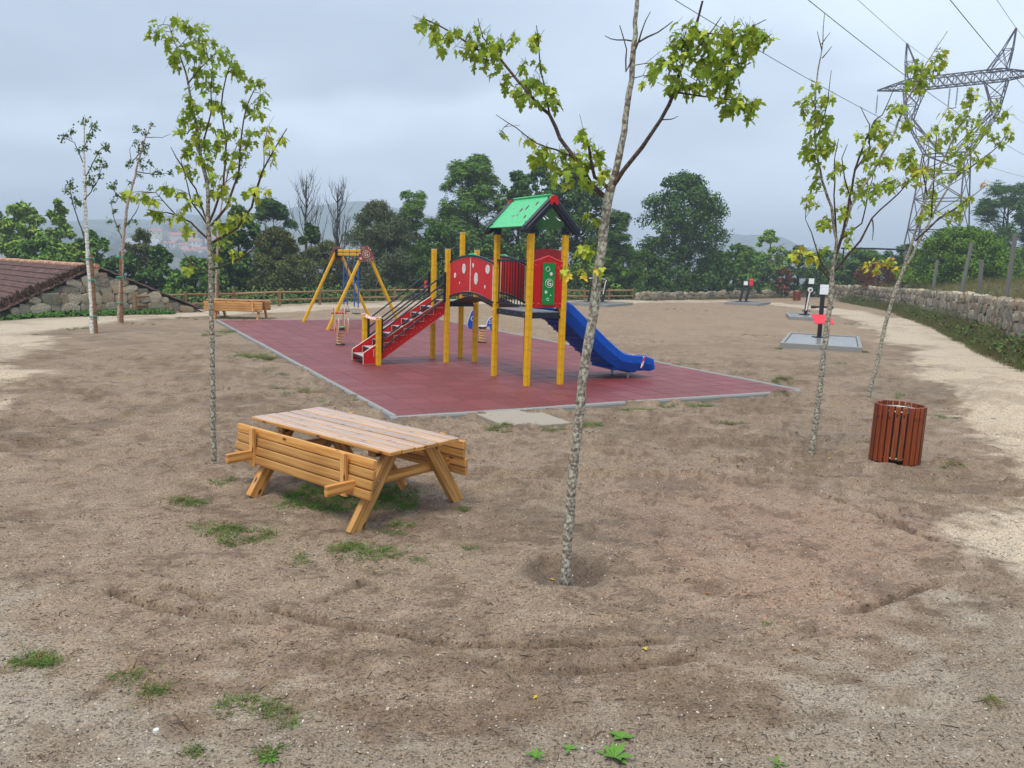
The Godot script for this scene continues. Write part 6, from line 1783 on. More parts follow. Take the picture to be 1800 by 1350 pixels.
func stairs(t: Node3D) -> void:
	var prof := PackedVector2Array([Vector2(-2.10, 0.02), Vector2(-2.10, 0.27), Vector2(-0.16, 1.50), Vector2(-0.16, 1.14), Vector2(-1.80, 0.02)])
	for z in [-3.745, -4.585]:
		var b := MB.new()
		b.prism(prof, 0.022, z)
		var s := obj("stringer", b, M["red"], t)
		b = MB.new()
		var e := []
		for p in prof:
			e.append(Vector3(p.x, p.y, z))
		e.append(e[0])
		b.tube(e, [0.0135], 4, false)
		obj("edge_line", b, M["cream"], s)
		b = MB.new()
		for k in 7:
			var x := -1.86 + k * 0.237; var y := 0.185 + k * 0.157
			for zz in [z + 0.0125, z - 0.0125]:
				b.box(Vector3(0.012, 0.157, 0.004), Vector3(x, y + 0.078, zz), 0.001)
				b.box(Vector3(0.237, 0.012, 0.004), Vector3(x + 0.1185, y + 0.157, zz), 0.001)
		obj("zigzag_line", b, M["cream"], s)
		for k in 7:
			for q in [0.06, 0.17]:
				var d := MB.new()
				d.xf = Transform3D(Basis(), Vector3(-1.86 + k * 0.237 + q, 0.20 + k * 0.157 + q * 0.25 - 0.03, z))
				d.tube([Vector3(0, 0, 0.0), Vector3(0, 0, 0.018)], [0.009, 0.007], 6)
				obj("screw", d, M["white"], s)
	for k in 8:
		var x := -1.98 + k * 0.237; var y := 0.185 + k * 0.157
		var b := MB.new()
		b.box(Vector3(0.23, 0.05, 0.80), Vector3(x, y - 0.03, -4.165), 0.005)
		var s := obj("step", b, M["navy"], t)
		b = MB.new()
		b.box(Vector3(0.215, 0.012, 0.79), Vector3(x, y + 0.002, -4.165), 0.003)
		obj("tread", b, M["tread"], s)
	for z in [-3.70, -4.66]:
		for q in [[-1.69, 0.26, 1.04], [-0.185, 1.42, 2.10]]:
			var b := MB.new()
			b.box(Vector3(0.05, q[2] - q[1], 0.04), Vector3(q[0], (q[1] + q[2]) / 2, z), 0.004)
			obj("rail_upright", b, M["black"], t)
		for k in 4:
			var y := 0.36 + k * 0.2
			var b := MB.new()
			b.tube([Vector3(-1.69, y, z), Vector3(-0.185, y + 1.10, z)], [0.019], 8)
			obj("hand_rail", b, M["navy"], t)
	# barrier tape strung across the foot of the stairs
	var b := MB.new()
	for k in 10:
		var u0 := k / 10.0; var u1 := (k + 1) / 10.0
		var p := Vector3(-1.77, 1.05 - 0.03 * sin(PI * u0), lerpf(-3.62, -4.76, u0)); var q := Vector3(-1.77, 1.05 - 0.03 * sin(PI * u1), lerpf(-3.62, -4.76, u1))
		b.bar(p, q, 0.004, 0.07, Vector3(0.6, 0.8, 0), 0.001)
	for z in [-3.68, -4.70]:
		b.box(Vector3(0.108, 0.07, 0.108), Vector3(-1.77, 1.045, z), 0.003)
	obj("barrier_tape", b, M["tape"], t)

func slide(t: Node3D) -> void:
	# centre line of the chute in x/y: from the deck down to the run-out
	var line := [Vector2(0.74, 1.46), Vector2(0.98, 1.34), Vector2(1.25, 1.12), Vector2(1.55, 0.88), Vector2(1.85, 0.64), Vector2(2.12, 0.44), Vector2(2.34, 0.31), Vector2(2.6, 0.255), Vector2(2.95, 0.245), Vector2(3.12, 0.22), Vector2(3.16, 0.16)]
	var zc := -0.69; var hw := 0.50
	var b := MB.new()
	# section across, left to right: outer wall foot, flange top, inner wall, bed, mirrored
	var sec := [Vector2(-hw + 0.05, -0.09), Vector2(-hw, 0.02), Vector2(-hw - 0.03, 0.09), Vector2(-hw - 0.02, 0.235), Vector2(-hw + 0.01, 0.26), Vector2(-hw + 0.04, 0.235), Vector2(-hw + 0.05, 0.05), Vector2(-hw + 0.11, 0.0), Vector2(hw - 0.11, 0.0), Vector2(hw - 0.05, 0.05), Vector2(hw - 0.04, 0.235), Vector2(hw - 0.01, 0.26), Vector2(hw + 0.02, 0.235), Vector2(hw + 0.03, 0.09), Vector2(hw, 0.02), Vector2(hw - 0.05, -0.09)]
	var rings := []
	for k in line.size():
		var d: Vector2 = (line[mini(k + 1, line.size() - 1)] - line[maxi(k - 1, 0)]).normalized()
		var up := Vector2(-d.y, d.x)
		if up.y < 0: up = -up
		var tall: float = 1.0 if k < line.size() - 3 else [0.95, 0.8, 0.4][k - line.size() + 3]
		var r := []
		for s in sec:
			var p: Vector2 = line[k] + up * (s.y * tall)
			r.append(Vector3(p.x, p.y, zc + s.x))
		rings.append(r)
	for k in rings.size() - 1:
		for j in sec.size():
			var jj := (j + 1) % sec.size()
			var q := [rings[k][j], rings[k][jj], rings[k + 1][jj], rings[k + 1][j]]
			var nn: Vector3 = (q[1] - q[0]).cross(q[3] - q[0]).normalized()
			if nn.length() < 0.5: continue
			b.put(q[0], q[1], q[2], nn, nn, nn)
			b.put(q[0], q[2], q[3], nn, nn, nn)
	var e: Array = rings[-1]
	for j in range(1, e.size() - 1):
		b.put(e[0], e[j], e[j + 1], Vector3.RIGHT, Vector3.RIGHT, Vector3.RIGHT)
	var c := obj("slide_chute", b, M["blue"], t)
	# ribs and feet sockets underneath
	for k in 9:
		var u := 1.0 + k * 0.14
		b = MB.new()
		var p := Vector2(u, 1.325 - (u - 0.98) * 0.81)
		b.box(Vector3(0.03, 0.03, 0.80), Vector3(p.x - 0.06, p.y - 0.085, zc), 0.008, Basis(Vector3.BACK, -0.68))
		obj("rib", b, M["blue"], c)
	for q in [[2.30, 0.27, 0.16], [2.72, 0.205, 0.22]]:
		b = MB.new()
		b.box(Vector3(q[2], 0.07, 0.86), Vector3(q[0], q[1] - 0.045, zc), 0.02)
		obj("socket", b, M["blue"], c)
	for z in [-0.38, -0.98]:
		b = MB.new()
		b.tube([Vector3(2.69, -0.05, z), Vector3(2.69, 0.17, z)], [0.028], 8)
		obj("slide_leg", b, M["steel"], t)
	b = MB.new()
	b.bar(Vector3(2.93, 0.47, zc - hw - 0.036), Vector3(2.86, 0.21, zc - hw - 0.005), 0.004, 0.05, Vector3.RIGHT, 0.001)
	b.bar(Vector3(2.93, 0.47, zc + hw + 0.036), Vector3(2.86, 0.23, zc + hw + 0.036), 0.004, 0.05, Vector3.RIGHT, 0.001)
	b.bar(Vector3(2.93, 0.475, zc + hw + 0.036), Vector3(2.50, 0.50, zc - hw - 0.02), 0.05, 0.004, Vector3.UP, 0.001)
	obj("barrier_tape", b, M["tape"], t)

func roof(t: Node3D) -> void:
	var ridge := Vector2(0.38, 3.58)
	for g in [0.09, -1.51]:
		# gable frame: two sloping beams with rounded feet, sleeves on the posts
		var b := MB.new()
		for s in [-1.0, 1.0]:
			var foot := Vector2(0.38 + s * 0.56, 2.99)
			b.bar(Vector3(ridge.x, ridge.y - 0.03, g), Vector3(foot.x, foot.y + 0.0, g), 0.09, 0.16, Vector3(s, 1, 0), 0.015)
			b.bar(Vector3(ridge.x, ridge.y - 0.03, g + 0.01), Vector3(foot.x + s * 0.02, foot.y - 0.02, g + 0.01), 0.10, 0.05, Vector3(s, 1, 0), 0.01)
			b.tube([Vector3(foot.x, foot.y, g - 0.055), Vector3(foot.x, foot.y, g + 0.055)], [0.066], 12)
			b.box(Vector3(0.115, 0.16, 0.115), Vector3(0.38 + s * 0.38, 2.99, 0.0 if g > 0 else -1.42), 0.01)
			b.box(Vector3(0.10, 0.22, 0.10), Vector3(0.38 + s * 0.38, 3.08, g * 0.6 if g > 0 else -1.45), 0.01)
		obj("gable_frame", b, M["navy"], t)
		b = MB.new()
		var cap := PackedVector2Array([Vector2(0.27, 3.47), Vector2(0.27, 3.56), Vector2(0.30, 3.62), Vector2(0.38, 3.66), Vector2(0.46, 3.62), Vector2(0.49, 3.56), Vector2(0.49, 3.47), Vector2(0.45, 3.45), Vector2(0.38, 3.52), Vector2(0.31, 3.45)])
		for k in cap.size():
			cap[k] = Vector2(0.38 + (cap[k].x - 0.38) * 0.8, 3.56 + (cap[k].y - 3.56) * 0.9)
		b.prism(cap, 0.03, g + (0.07 if g > 0 else -0.07))
		obj("ridge_badge", b, M["red"], t)
	for s in [-1.0, 1.0]:
		# green slab, pierced by leaf-shaped holes
		var x := Vector3(s * 0.69, -0.724, 0).normalized()
		var nn := Vector3(s * 0.724, 0.69, 0).normalized()
		var o := Vector3(ridge.x - s * 0.01, ridge.y + 0.065, 0)
		var holes := [[0.30, -0.55, 0.05, 0.09], [0.36, -0.72, 0.05, 0.09], [0.50, -0.68, 0.035, 0.05], [0.52, -0.82, 0.035, 0.05], [0.28, -1.12, 0.02, 0.03], [0.20, -0.28, 0.05, 0.07], [0.56, -0.30, 0.05, 0.06]]
		var slab := CSGPolygon3D.new()
		slab.polygon = PackedVector2Array([Vector2(-0.02, 0.055), Vector2(0.82, 0.055), Vector2(0.82, -1.475), Vector2(-0.02, -1.475)])
		slab.depth = 0.02
		slab.material = M["mint"]
		for h in holes:
			var cut := CSGPolygon3D.new()
			cut.operation = CSGShape3D.OPERATION_SUBTRACTION
			cut.name = "hole"
			var lp := PackedVector2Array()
			for k in 14:
				var a := TAU * k / 14
				lp.append(Vector2(h[0] + cos(a) * h[3] * 0.9 + sin(a) * h[2] * 0.4, h[1] + sin(a) * h[2]))
			cut.polygon = lp
			cut.depth = 0.2
			cut.position.z = 0.1
			slab.add_child(cut, true)
		slab.name = "roof_slab"
		slab.transform = Transform3D(Basis(x, Vector3(0, 0, 1), x.cross(Vector3(0, 0, 1))), o)
		t.add_child(slab, true)
		for q in [[0.06, 0.01], [0.74, 0.01], [0.06, -1.43], [0.74, -1.43]]:
			var d := MB.new()
			var p: Vector3 = o + x * q[0] + Vector3(0, 0, q[1])
			d.tube([p - nn * 0.03, p + nn * 0.03], [0.018, 0.015], 8)
			obj("roof_bolt", d, M["navy"], t)

func swing_set() -> void:
	var t := thing("swing_set", "yellow A-frame swing with brown end plates and two blue-roped seats", "swing", Vector3(-6.13, 0.04, -26.12), deg_to_rad(28))
	var w := 2.6; var h := 2.62; var l := 3.35
	for z in [0.0, -l]:
		for s in [[0.0, w / 2 - 0.05], [w, w / 2 + 0.05]]:
			var b := MB.new()
			b.bar(Vector3(s[0], -0.05, z), Vector3(s[1], h - 0.02, z), 0.10, 0.10, Vector3.BACK, 0.02)
			obj("leg", b, M["yellow"], t)
		var f := 1.0 if z == 0.0 else -1.0
		var b := MB.new()
		var pl := PackedVector2Array([Vector2(-0.34, -0.30), Vector2(-0.30, -0.36), Vector2(0, -0.40), Vector2(0.30, -0.36), Vector2(0.34, -0.30), Vector2(0.17, 0.10), Vector2(0.09, 0.17), Vector2(-0.09, 0.17), Vector2(-0.17, 0.10)])
		b.xf = Transform3D(Basis.from_scale(Vector3(0.86, 0.9, 1)), Vector3(w / 2, h, z + f * 0.066))
		b.prism(pl, 0.025)
		var p: MeshInstance3D = obj("end_plate", b, M["plate_brown"], t)
		b = MB.new()
		b.xf = Transform3D(Basis(), Vector3(w / 2, h, z + f * 0.081))
		ring(b, 0, -0.12, 0.12, 0, 0.008)
		ring(b, -0.1, 0.07, 0.035, 0, 0.005)
		ring(b, 0.13, -0.30, 0.035, 0, 0.005)
		obj("ring_marks", b, M["cream"], p)
		for q in [[-0.19, -0.27, 0.045], [0.08, 0.08, 0.02], [0.14, 0.03, 0.022], [-0.2, -0.1, 0.02], [0.22, -0.25, 0.018], [0.03, -0.32, 0.018]]:
			b = MB.new()
			b.xf = Transform3D(Basis(), Vector3(w / 2, h, z + f * 0.080))
			b.prism(ellipse(q[0], q[1], q[2], q[2], 14), 0.006)
			obj("dot", b, M["cream"], p)
		letter("G", 0.15, M["cream"], p, Transform3D(Basis(Vector3.UP, 0.0 if f > 0 else PI), Vector3(w / 2, h - 0.12, z + f * 0.083)))
		for q in [[-0.22, -0.18], [0.2, 0.0], [0.25, -0.14]]:
			b = MB.new()
			b.tube([Vector3(w / 2 + q[0], h + q[1], z + f * 0.07), Vector3(w / 2 + q[0], h + q[1], z + f * 0.094)], [0.024, 0.02], 8)
			obj("bolt", b, M["black"], p)
		b = MB.new()
		b.box(Vector3(0.26, 0.30, 0.16), Vector3(w / 2, h - 0.1, z - f * 0.08), 0.02)
		obj("joint_block", b, M["black"], t)
	var b := MB.new()
	for y in [-0.05, 0.07]:
		b.box(Vector3(0.10, 0.11, l - 0.1), Vector3(w / 2, h - 0.09 + y, -l / 2), 0.02)
	var beam := obj("top_beam", b, M["yellow"], t)
	for z in [-0.85, -1.7, -2.5]:
		b = MB.new()
		b.box(Vector3(0.112, 0.25, 0.02), Vector3(w / 2, h - 0.08, z), 0.003)
		obj("clamp", b, M["black"], beam)
	for z in [-1.05, -2.35]:
		b = MB.new()
		b.xf = Transform3D(Basis(), Vector3(w / 2, 0, z))
		b.box(Vector3(0.20, 0.03, 0.44), Vector3(0, 0.46, 0), 0.013)
		var seat := obj("swing_seat", b, M["rubber_black"], t)
		for s in [-1.0, 1.0]:
			b = MB.new()
			b.xf = Transform3D(Basis(), Vector3(w / 2, 0, z))
			b.tube([Vector3(0, 0.70, s * 0.23), Vector3(0, 1.6, s * 0.24), Vector3(0, h - 0.36, s * 0.25)], [0.024], 7)
			obj("rope_sleeve", b, M["rope_blue"], seat)
			b = MB.new()
			b.xf = Transform3D(Basis(), Vector3(w / 2, 0, z))
			b.tube([Vector3(0, h - 0.2, s * 0.25), Vector3(0, h - 0.36, s * 0.25)], [0.010], 5)
			for x in [-0.08, 0.08]:
				b.tube([Vector3(0, 0.71, s * 0.23), Vector3(x, 0.47, s * 0.21)], [0.008], 5)
			obj("chain", b, M["steel"], seat)
		b = MB.new()
		b.xf = Transform3D(Basis(), Vector3(w / 2, h - 0.36, z))
		b.tube([Vector3(0, 0, -0.25), Vector3(0, 0, 0.25)], [0.008], 5)
		obj("spreader", b, M["steel"], seat)

func helix(b: MB, r: float, y0: float, y1: float, turns: float, w: float) -> void:
	var p := []
	var n := int(turns * 14)
	for k in n + 1:
		var u := float(k) / n
		p.append(Vector3(r * cos(TAU * turns * u), lerpf(y0, y1, u), r * sin(TAU * turns * u)))
	b.tube(p, [w], 6)

func spring_rider(label: String, at: Vector3, turn: float, blue: bool) -> void:
	var t := thing("spring_rider", label, "spring rider", at, turn, "spring riders on the red pad")
	var b := MB.new()
	helix(b, 0.095, 0.03, 0.42, 5.0, 0.013)
	obj("spring", b, M["spring"], t)
	b = MB.new()
	b.tube([Vector3(0, 0, 0), Vector3(0, 0.03, 0)], [0.13], 14)
	obj("base_plate", b, M["rubber_black"], t)
	b = MB.new()
	b.tube([Vector3(0, 0.42, 0), Vector3(0, 0.47, 0)], [0.12], 14)
	obj("saddle_block", b, M["rubber_black"], t)
	b = MB.new()
	b.tube([Vector3(0, 0.47, 0), Vector3(0, 0.50, 0)], [0.125, 0.115], 14)
	obj("saddle", b, M["mint"] if not blue else M["white"], t)
	var body: Material = M["blue"] if blue else M["orange"]
	var head: PackedVector2Array
	var tail: PackedVector2Array
	if blue:
		head = PackedVector2Array([Vector2(-0.42, 0.40), Vector2(-0.18, 0.36), Vector2(-0.14, 0.50), Vector2(-0.16, 0.70), Vector2(-0.20, 0.92), Vector2(-0.27, 1.00), Vector2(-0.34, 0.90), Vector2(-0.42, 0.66), Vector2(-0.45, 0.52)])
		tail = PackedVector2Array([Vector2(0.12, 0.46), Vector2(0.20, 0.50), Vector2(0.26, 0.30), Vector2(0.34, 0.30), Vector2(0.38, 0.44), Vector2(0.42, 0.60), Vector2(0.38, 0.74), Vector2(0.26, 0.76), Vector2(0.16, 0.66), Vector2(0.13, 0.56)])
	else:
		head = PackedVector2Array([Vector2(-0.20, 0.36), Vector2(-0.06, 0.36), Vector2(-0.04, 0.55), Vector2(-0.06, 0.85), Vector2(-0.05, 0.98), Vector2(-0.12, 1.03), Vector2(-0.22, 0.98), Vector2(-0.20, 0.80)])
		tail = PackedVector2Array([Vector2(0.10, 0.34), Vector2(0.22, 0.26), Vector2(0.30, 0.42), Vector2(0.34, 0.64), Vector2(0.30, 0.74), Vector2(0.24, 0.70), Vector2(0.18, 0.62), Vector2(0.12, 0.56)])
	for z in [-0.13, 0.13] if not blue else [0.0]:
		for q in [["head_panel", head], ["tail_panel", tail]]:
			b = MB.new()
			b.prism(q[1], 0.025, z)
			var p := obj(q[0], b, body, t)
			b = MB.new()
			var e := []
			for k in q[1]:
				e.append(Vector3(k.x, k.y, z))
			e.append(e[0])
			b.tube(e, [0.014], 4, false)
			obj("edge_line", b, M["cream"] if not blue else M["white"], p)
	b = MB.new()
	b.tube([Vector3(-0.12, 0.86, -0.22), Vector3(-0.12, 0.86, 0.22)] if not blue else [Vector3(-0.27, 0.93, -0.18), Vector3(-0.27, 0.93, 0.18)], [0.018], 8)
	obj("hand_bar", b, M["red"], t)
	b = MB.new()
	b.tube([Vector3(-0.14, 0.40, -0.24), Vector3(-0.14, 0.40, 0.24)] if not blue else [Vector3(-0.30, 0.40, -0.2), Vector3(-0.30, 0.40, 0.2)], [0.018], 8)
	obj("foot_bar", b, M["red"], t)
	if blue:
		b = MB.new()
		ring(b, -0.28, 0.70, 0.065, 0.016, 0.012)
		for k in 3:
			b.tube([Vector3(0.18, 0.56 + k * 0.04, 0.016), Vector3(0.28, 0.58 + k * 0.055, 0.018), Vector3(0.38, 0.56 + k * 0.065, 0.016)], [0.007], 4)
		obj("white_marks", b, M["white"], t)

# ---------------------------------------------------------------- tables, bins
func plank(l: float, w: float, d: float, key: String, k: int) -> ArrayMesh:
	var b := MB.new()
	b.box(Vector3(l, d, w), Vector3.ZERO, 0.006)
	return b.done(M["%s%d" % [key, k]])

func picnic_table(label: String, at: Vector3, turn: float) -> Node3D:
	var t := thing("picnic_table", label, "table", at, turn, "wooden picnic tables with folded benches")
	rng.seed = 77
	for k in 6:
		obj("top_plank", plank(2.18 + rnd(-0.006, 0.006), 0.131, 0.04, "pine_top", k % 4), null, t, Transform3D(Basis.from_euler(Vector3(rnd(-0.006, 0.006), rnd(-0.002, 0.002), 0)), Vector3(-0.02 + rnd(-0.008, 0.008), 0.70 + rnd(-0.002, 0.002), (k - 2.5) * 0.149)))
	for x in [0.84, -0.74]:
		var b := MB.new()
		b.box(Vector3(0.09, 0.06, 0.80), Vector3(x - 0.08 * signf(x), 0.648, 0), 0.005)
		obj("top_batten", b, M["pine2"], t)
		for s in [-1.0, 1.0]:
			# leg boards lie flat against the frame; wide across, thin along the table
			var l := 0.83
			var foot := Vector3(x, -0.03, s * 0.68); var head := Vector3(x, 0.67, s * 0.22)
			var d := (head - foot).normalized()
			obj("leg", plank(foot.distance_to(head), 0.07, 0.135, "pine", rng.randi_range(0, 3)), null, t, Transform3D(Basis(d, Vector3.RIGHT.cross(d) * -1.0, d.cross(Vector3.RIGHT.cross(d) * -1.0)), (foot + head) / 2))
		obj("cross_beam", plank(1.60, 0.045, 0.095, "pine", 3), null, t, Transform3D(Basis(Vector3.UP, PI / 2), Vector3(x - 0.062, 0.40, 0.12)))
		obj("brace", plank(0.62, 0.045, 0.09, "pine", 2), null, t, Transform3D(Basis(Vector3.BACK, 0.72 if x < 0 else PI - 0.72), Vector3(x - signf(x) * 0.30, 0.46, 0)))
		for s in [-1.0, 1.0]:
			for q in [[0.36, 0.50], [0.42, 0.55]]:
				b = MB.new()
				b.tube([Vector3(x + 0.03, q[0], s * (0.68 - 0.63 * q[0])), Vector3(x + 0.043, q[0], s * (0.68 - 0.63 * q[0]))], [0.009], 7)
				obj("bolt", b, M["steel"], t)
	# the benches, folded up against both long sides
	for s in [-1.0, 1.0]:
		var z0: float = 0.56 * s
		var tilt: float = 0.16 * s
		for k in 4:
			var y := 0.345 + k * 0.091
			obj("bench_plank", plank(2.16 + rnd(-0.01, 0.01), 0.084, 0.04, "pine", rng.randi_range(0, 3)), null, t, Transform3D(Basis(Vector3.RIGHT, PI / 2 - tilt * 0.8), Vector3(-0.06 + rnd(-0.012, 0.012), y, z0 + s * 0.05 - s * k * 0.016)))
		for x in [0.66, -0.80]:
			var b := MB.new()
			b.box(Vector3(0.40, 0.035, 0.085), Vector3.ZERO, 0.005)
			obj("bench_batten", b, M["pine1"], t, Transform3D(Basis(Vector3.UP, 0) * Basis(Vector3(0, 1, 0), Vector3(0, tilt, s).normalized() * -1.0, Vector3(0, 1, 0).cross(Vector3(0, tilt, s).normalized() * -1.0)), Vector3(x, 0.475, z0 + s * 0.068)))
	return t

func litter_bin(label: String, at: Vector3, turn: float, tilt := Vector3.ZERO) -> void:
	var t := thing("litter_bin", label, "bin", at, turn, "round slatted wooden litter bins")
	t.rotation += tilt
	rng.seed = 8
	var h := 0.74; var r := 0.29
	for k in 4:
		leaf_mesh["slat%d" % k] = plank(h - (0.06 if k == 3 else 0.0), 0.034, 0.058, "red_wood", k)
	for k in 24:
		var a := TAU * k / 24
		var d := Vector3(cos(a), 0, sin(a))
		var low := k >= 7 and k <= 8
		obj("slat", leaf_mesh["slat%d" % (3 if low else rng.randi_range(0, 2))], null, t, Transform3D(Basis(Vector3.UP, Vector3.UP.cross(d) * -1.0, Vector3.UP.cross(Vector3.UP.cross(d) * -1.0)), d * r + Vector3(0, 0.03 + h / 2 + (0.03 if low else 0.0) + rnd(-0.004, 0.004), 0)))
	var b := MB.new()
	for y in [0.10, 0.70]:
		var p := []
		for k in 33:
			p.append(Vector3(cos(TAU * k / 32) * 0.262, y, sin(TAU * k / 32) * 0.262))
		b.tube(p, [0.013], 5, false)
	for k in 3:
		var a := TAU * k / 3 + 1.35
		b.bar(Vector3(cos(a) * 0.262, 0.05, sin(a) * 0.262), Vector3(cos(a) * 0.262, 0.735, sin(a) * 0.262), 0.02, 0.012, Vector3(cos(a), 0, sin(a)))
	obj("hoop_frame", b, M["steel"], t)
	b = MB.new()
	for k in 24:
		var a0 := TAU * k / 24; var a1 := TAU * (k + 1) / 24
		b.face([Vector3(cos(a0), 0, sin(a0)) * 0.24 + Vector3(0, 0.06, 0), Vector3(cos(a1), 0, sin(a1)) * 0.24 + Vector3(0, 0.06, 0), Vector3(cos(a1), 0, sin(a1)) * 0.24 + Vector3(0, 0.62, 0), Vector3(cos(a0), 0, sin(a0)) * 0.24 + Vector3(0, 0.62, 0)], Vector3(0, 0.4, 0))
		b.face([Vector3(0, 0.06, 0), Vector3(cos(a0), 0, sin(a0)) * 0.24 + Vector3(0, 0.06, 0), Vector3(cos(a1), 0, sin(a1)) * 0.24 + Vector3(0, 0.06, 0)], Vector3(0, 1, 0))
	obj("liner", b, M["machine"], t)

# ---------------------------------------------------------------- outdoor gym
func slab(label: String, at: Vector3, turn: float, w: float, d: float) -> void:
	var t := thing("machine_slab", label, "slab", at, turn, "concrete slabs under the exercise machines")
	var b := MB.new()
	b.box(Vector3(w - 0.24, 0.14, d - 0.24), Vector3(0, 0.06, 0), 0.01)
	obj("slab_top", b, M["wet_slab"], t)
	for s in [-1.0, 1.0]:
		var n := maxi(1, int(round(w / 1.0)))
		for k in n:
			b = MB.new()
			b.box(Vector3(w / n - 0.008, 0.26, 0.11), Vector3(-w / 2 + (k + 0.5) * w / n, 0.04, s * (d / 2 - 0.055)), 0.012)
			obj("kerb_stone", b, M["concrete"], t)
		var m := maxi(1, int(round(d / 1.0)))
		for k in m:
			b = MB.new()
			b.box(Vector3(0.11, 0.258, (d - 0.23) / m - 0.008), Vector3(s * (w / 2 - 0.055), 0.039, -(d - 0.23) / 2 + (k + 0.5) * (d - 0.23) / m), 0.012)
			obj("kerb_stone", b, M["concrete"], t)

func sign_plate(t: Node, at: Vector3, s: float, m := "sign") -> void:
	var b := MB.new()
	b.box(Vector3(s, s, 0.025), Vector3.ZERO, 0.004)
	obj("sign_plate", b, M[m], t, Transform3D(Basis(), at))

func machines() -> void:
	var g := "exercise machines on concrete slabs"
	# nearest: post, red seat, white sign
	slab("nearest wet concrete slab, under the red-seated machine", Vector3(10.4, 0.0, -26.8), deg_to_rad(-22), 2.4, 4.7)
	var t := thing("exercise_machine", "black post machine with a red tilted seat and white sign", "exercise machine", Vector3(10.75, 0.12, -28.0), 0.0, g)
	var b := MB.new()
	b.box(Vector3(0.13, 1.6, 0.11), Vector3(0, 0.8, 0), 0.012)
	obj("post", b, M["machine"], t)
	b = MB.new()
	b.box(Vector3(0.42, 0.04, 0.32), Vector3(0, 0.02, 0), 0.01)
	obj("base_plate", b, M["machine"], t)
	sign_plate(t, Vector3(0.03, 1.68, 0.07), 0.34)
	b = MB.new()
	b.box(Vector3(0.66, 0.035, 0.56), Vector3(-0.03, 0.66, 0.26), 0.02, Basis(Vector3.RIGHT, 0.55))
	obj("seat", b, M["seat_red"], t)
	b = MB.new()
	b.tube([Vector3(0, 0.55, 0.02), Vector3(0, 0.60, 0.2)], [0.04], 8)
	obj("seat_arm", b, M["machine"], t)
	for s in [-1.0, 1.0]:
		b = MB.new()
		b.tube([Vector3(0, 1.08, 0.0), Vector3(s * 0.36, 1.06, 0.05)], [0.035], 8)
		b.tube([Vector3(s * 0.22, 1.07, 0.03), Vector3(s * 0.38, 1.06, 0.05)], [0.05], 8)
		obj("handle", b, M["rubber_black"], t)
	# the pendulum machine with a white arm and round hub
	slab("concrete slab under the machine with a white swinging arm", Vector3(15.2, 0.0, -41.5), deg_to_rad(-16), 1.9, 4.0)
	t = thing("exercise_machine", "black post machine with a white arm, round hub and white sign", "exercise machine", Vector3(15.35, 0.13, -42.3), 0.0, g)
	b = MB.new()
	b.box(Vector3(0.15, 1.7, 0.12), Vector3(0.12, 0.85, 0), 0.012, Basis(Vector3.BACK, -0.07))
	obj("post", b, M["machine"], t)
	b = MB.new()
	b.box(Vector3(0.45, 0.05, 0.35), Vector3(0.0, 0.03, 0), 0.01)
	b.box(Vector3(0.40, 0.05, 0.2), Vector3(0.05, 0.22, 0.1), 0.01)
	obj("base_plate", b, M["machine"], t)
	sign_plate(t, Vector3(0.2, 1.78, 0.09), 0.28)
	b = MB.new()
	b.bar(Vector3(0.16, 1.32, 0.12), Vector3(0.04, 0.25, 0.12), 0.05, 0.07, Vector3.RIGHT)
	obj("swing_arm", b, M["white"], t)
	b = MB.new()
	b.tube([Vector3(0.17, 1.33, 0.07), Vector3(0.17, 1.33, 0.15)], [0.13], 18)
	var hub := obj("hub", b, M["white"], t)
	b = MB.new()
	b.tube([Vector3(0.17, 1.33, 0.14), Vector3(0.17, 1.33, 0.165)], [0.05], 12)
	obj("hub_cap", b, M["machine"], hub)
	# far machine with two leaning posts and a red box
	slab("far concrete slab with the two-post machine and red box", Vector3(16.5, 0.0, -56.6), deg_to_rad(-28), 2.3, 4.4)
	t = thing("exercise_machine", "two leaning black posts with a red box, side bar and white sign", "exercise machine", Vector3(16.2, 0.13, -57.6), 0.0, g)
	for x in [0.0, 0.42]:
		b = MB.new()
		b.bar(Vector3(x, -0.02, 0), Vector3(x + 0.26, 1.32, 0), 0.12, 0.16, Vector3.RIGHT, 0.012)
		obj("post", b, M["machine"], t)
	b = MB.new()
	b.box(Vector3(1.0, 0.05, 0.4), Vector3(0.2, 0.02, 0), 0.01)
	obj("base_plate", b, M["machine"], t)
	b = MB.new()
	b.box(Vector3(0.26, 0.50, 0.25), Vector3(0.70, 1.38, 0.05), 0.04)
	obj("red_box", b, M["seat_red"], t)
	sign_plate(t, Vector3(0.30, 1.32, 0.12), 0.28)
	b = MB.new()
	b.bar(Vector3(0.75, 1.40, 0), Vector3(1.55, 1.44, 0.1), 0.08, 0.08)
	b.bar(Vector3(0.8, 1.25, 0), Vector3(1.35, 1.42, 0.1), 0.05, 0.05)
	obj("side_bar", b, M["machine"], t)
	# twin uprights behind the nearest maple trunk
	slab("long concrete slab behind the slide with the twin uprights", Vector3(5.15, 0.0, -49.0), deg_to_rad(-30), 2.9, 4.0)
	t = thing("exercise_machine", "twin slanting dark uprights with handle bars behind the nearest maple", "exercise machine", Vector3(5.0, 0.13, -50.2), 0.0, g)
	for x in [-0.35, 0.5]:
		b = MB.new()
		b.bar(Vector3(x, -0.02, 0), Vector3(x + 0.22, 1.45, 0), 0.14, 0.18, Vector3.RIGHT, 0.015)
		var p := obj("post", b, M["machine"], t)
		b = MB.new()
		b.tube([Vector3(x + 0.02, 0.5, 0.1), Vector3(x + 0.14, 1.25, 0.12), Vector3(x + 0.2, 1.38, 0.1)], [0.03], 7)
		obj("grip", b, M["white"] if x > 0 else M["machine"], p)
	b = MB.new()
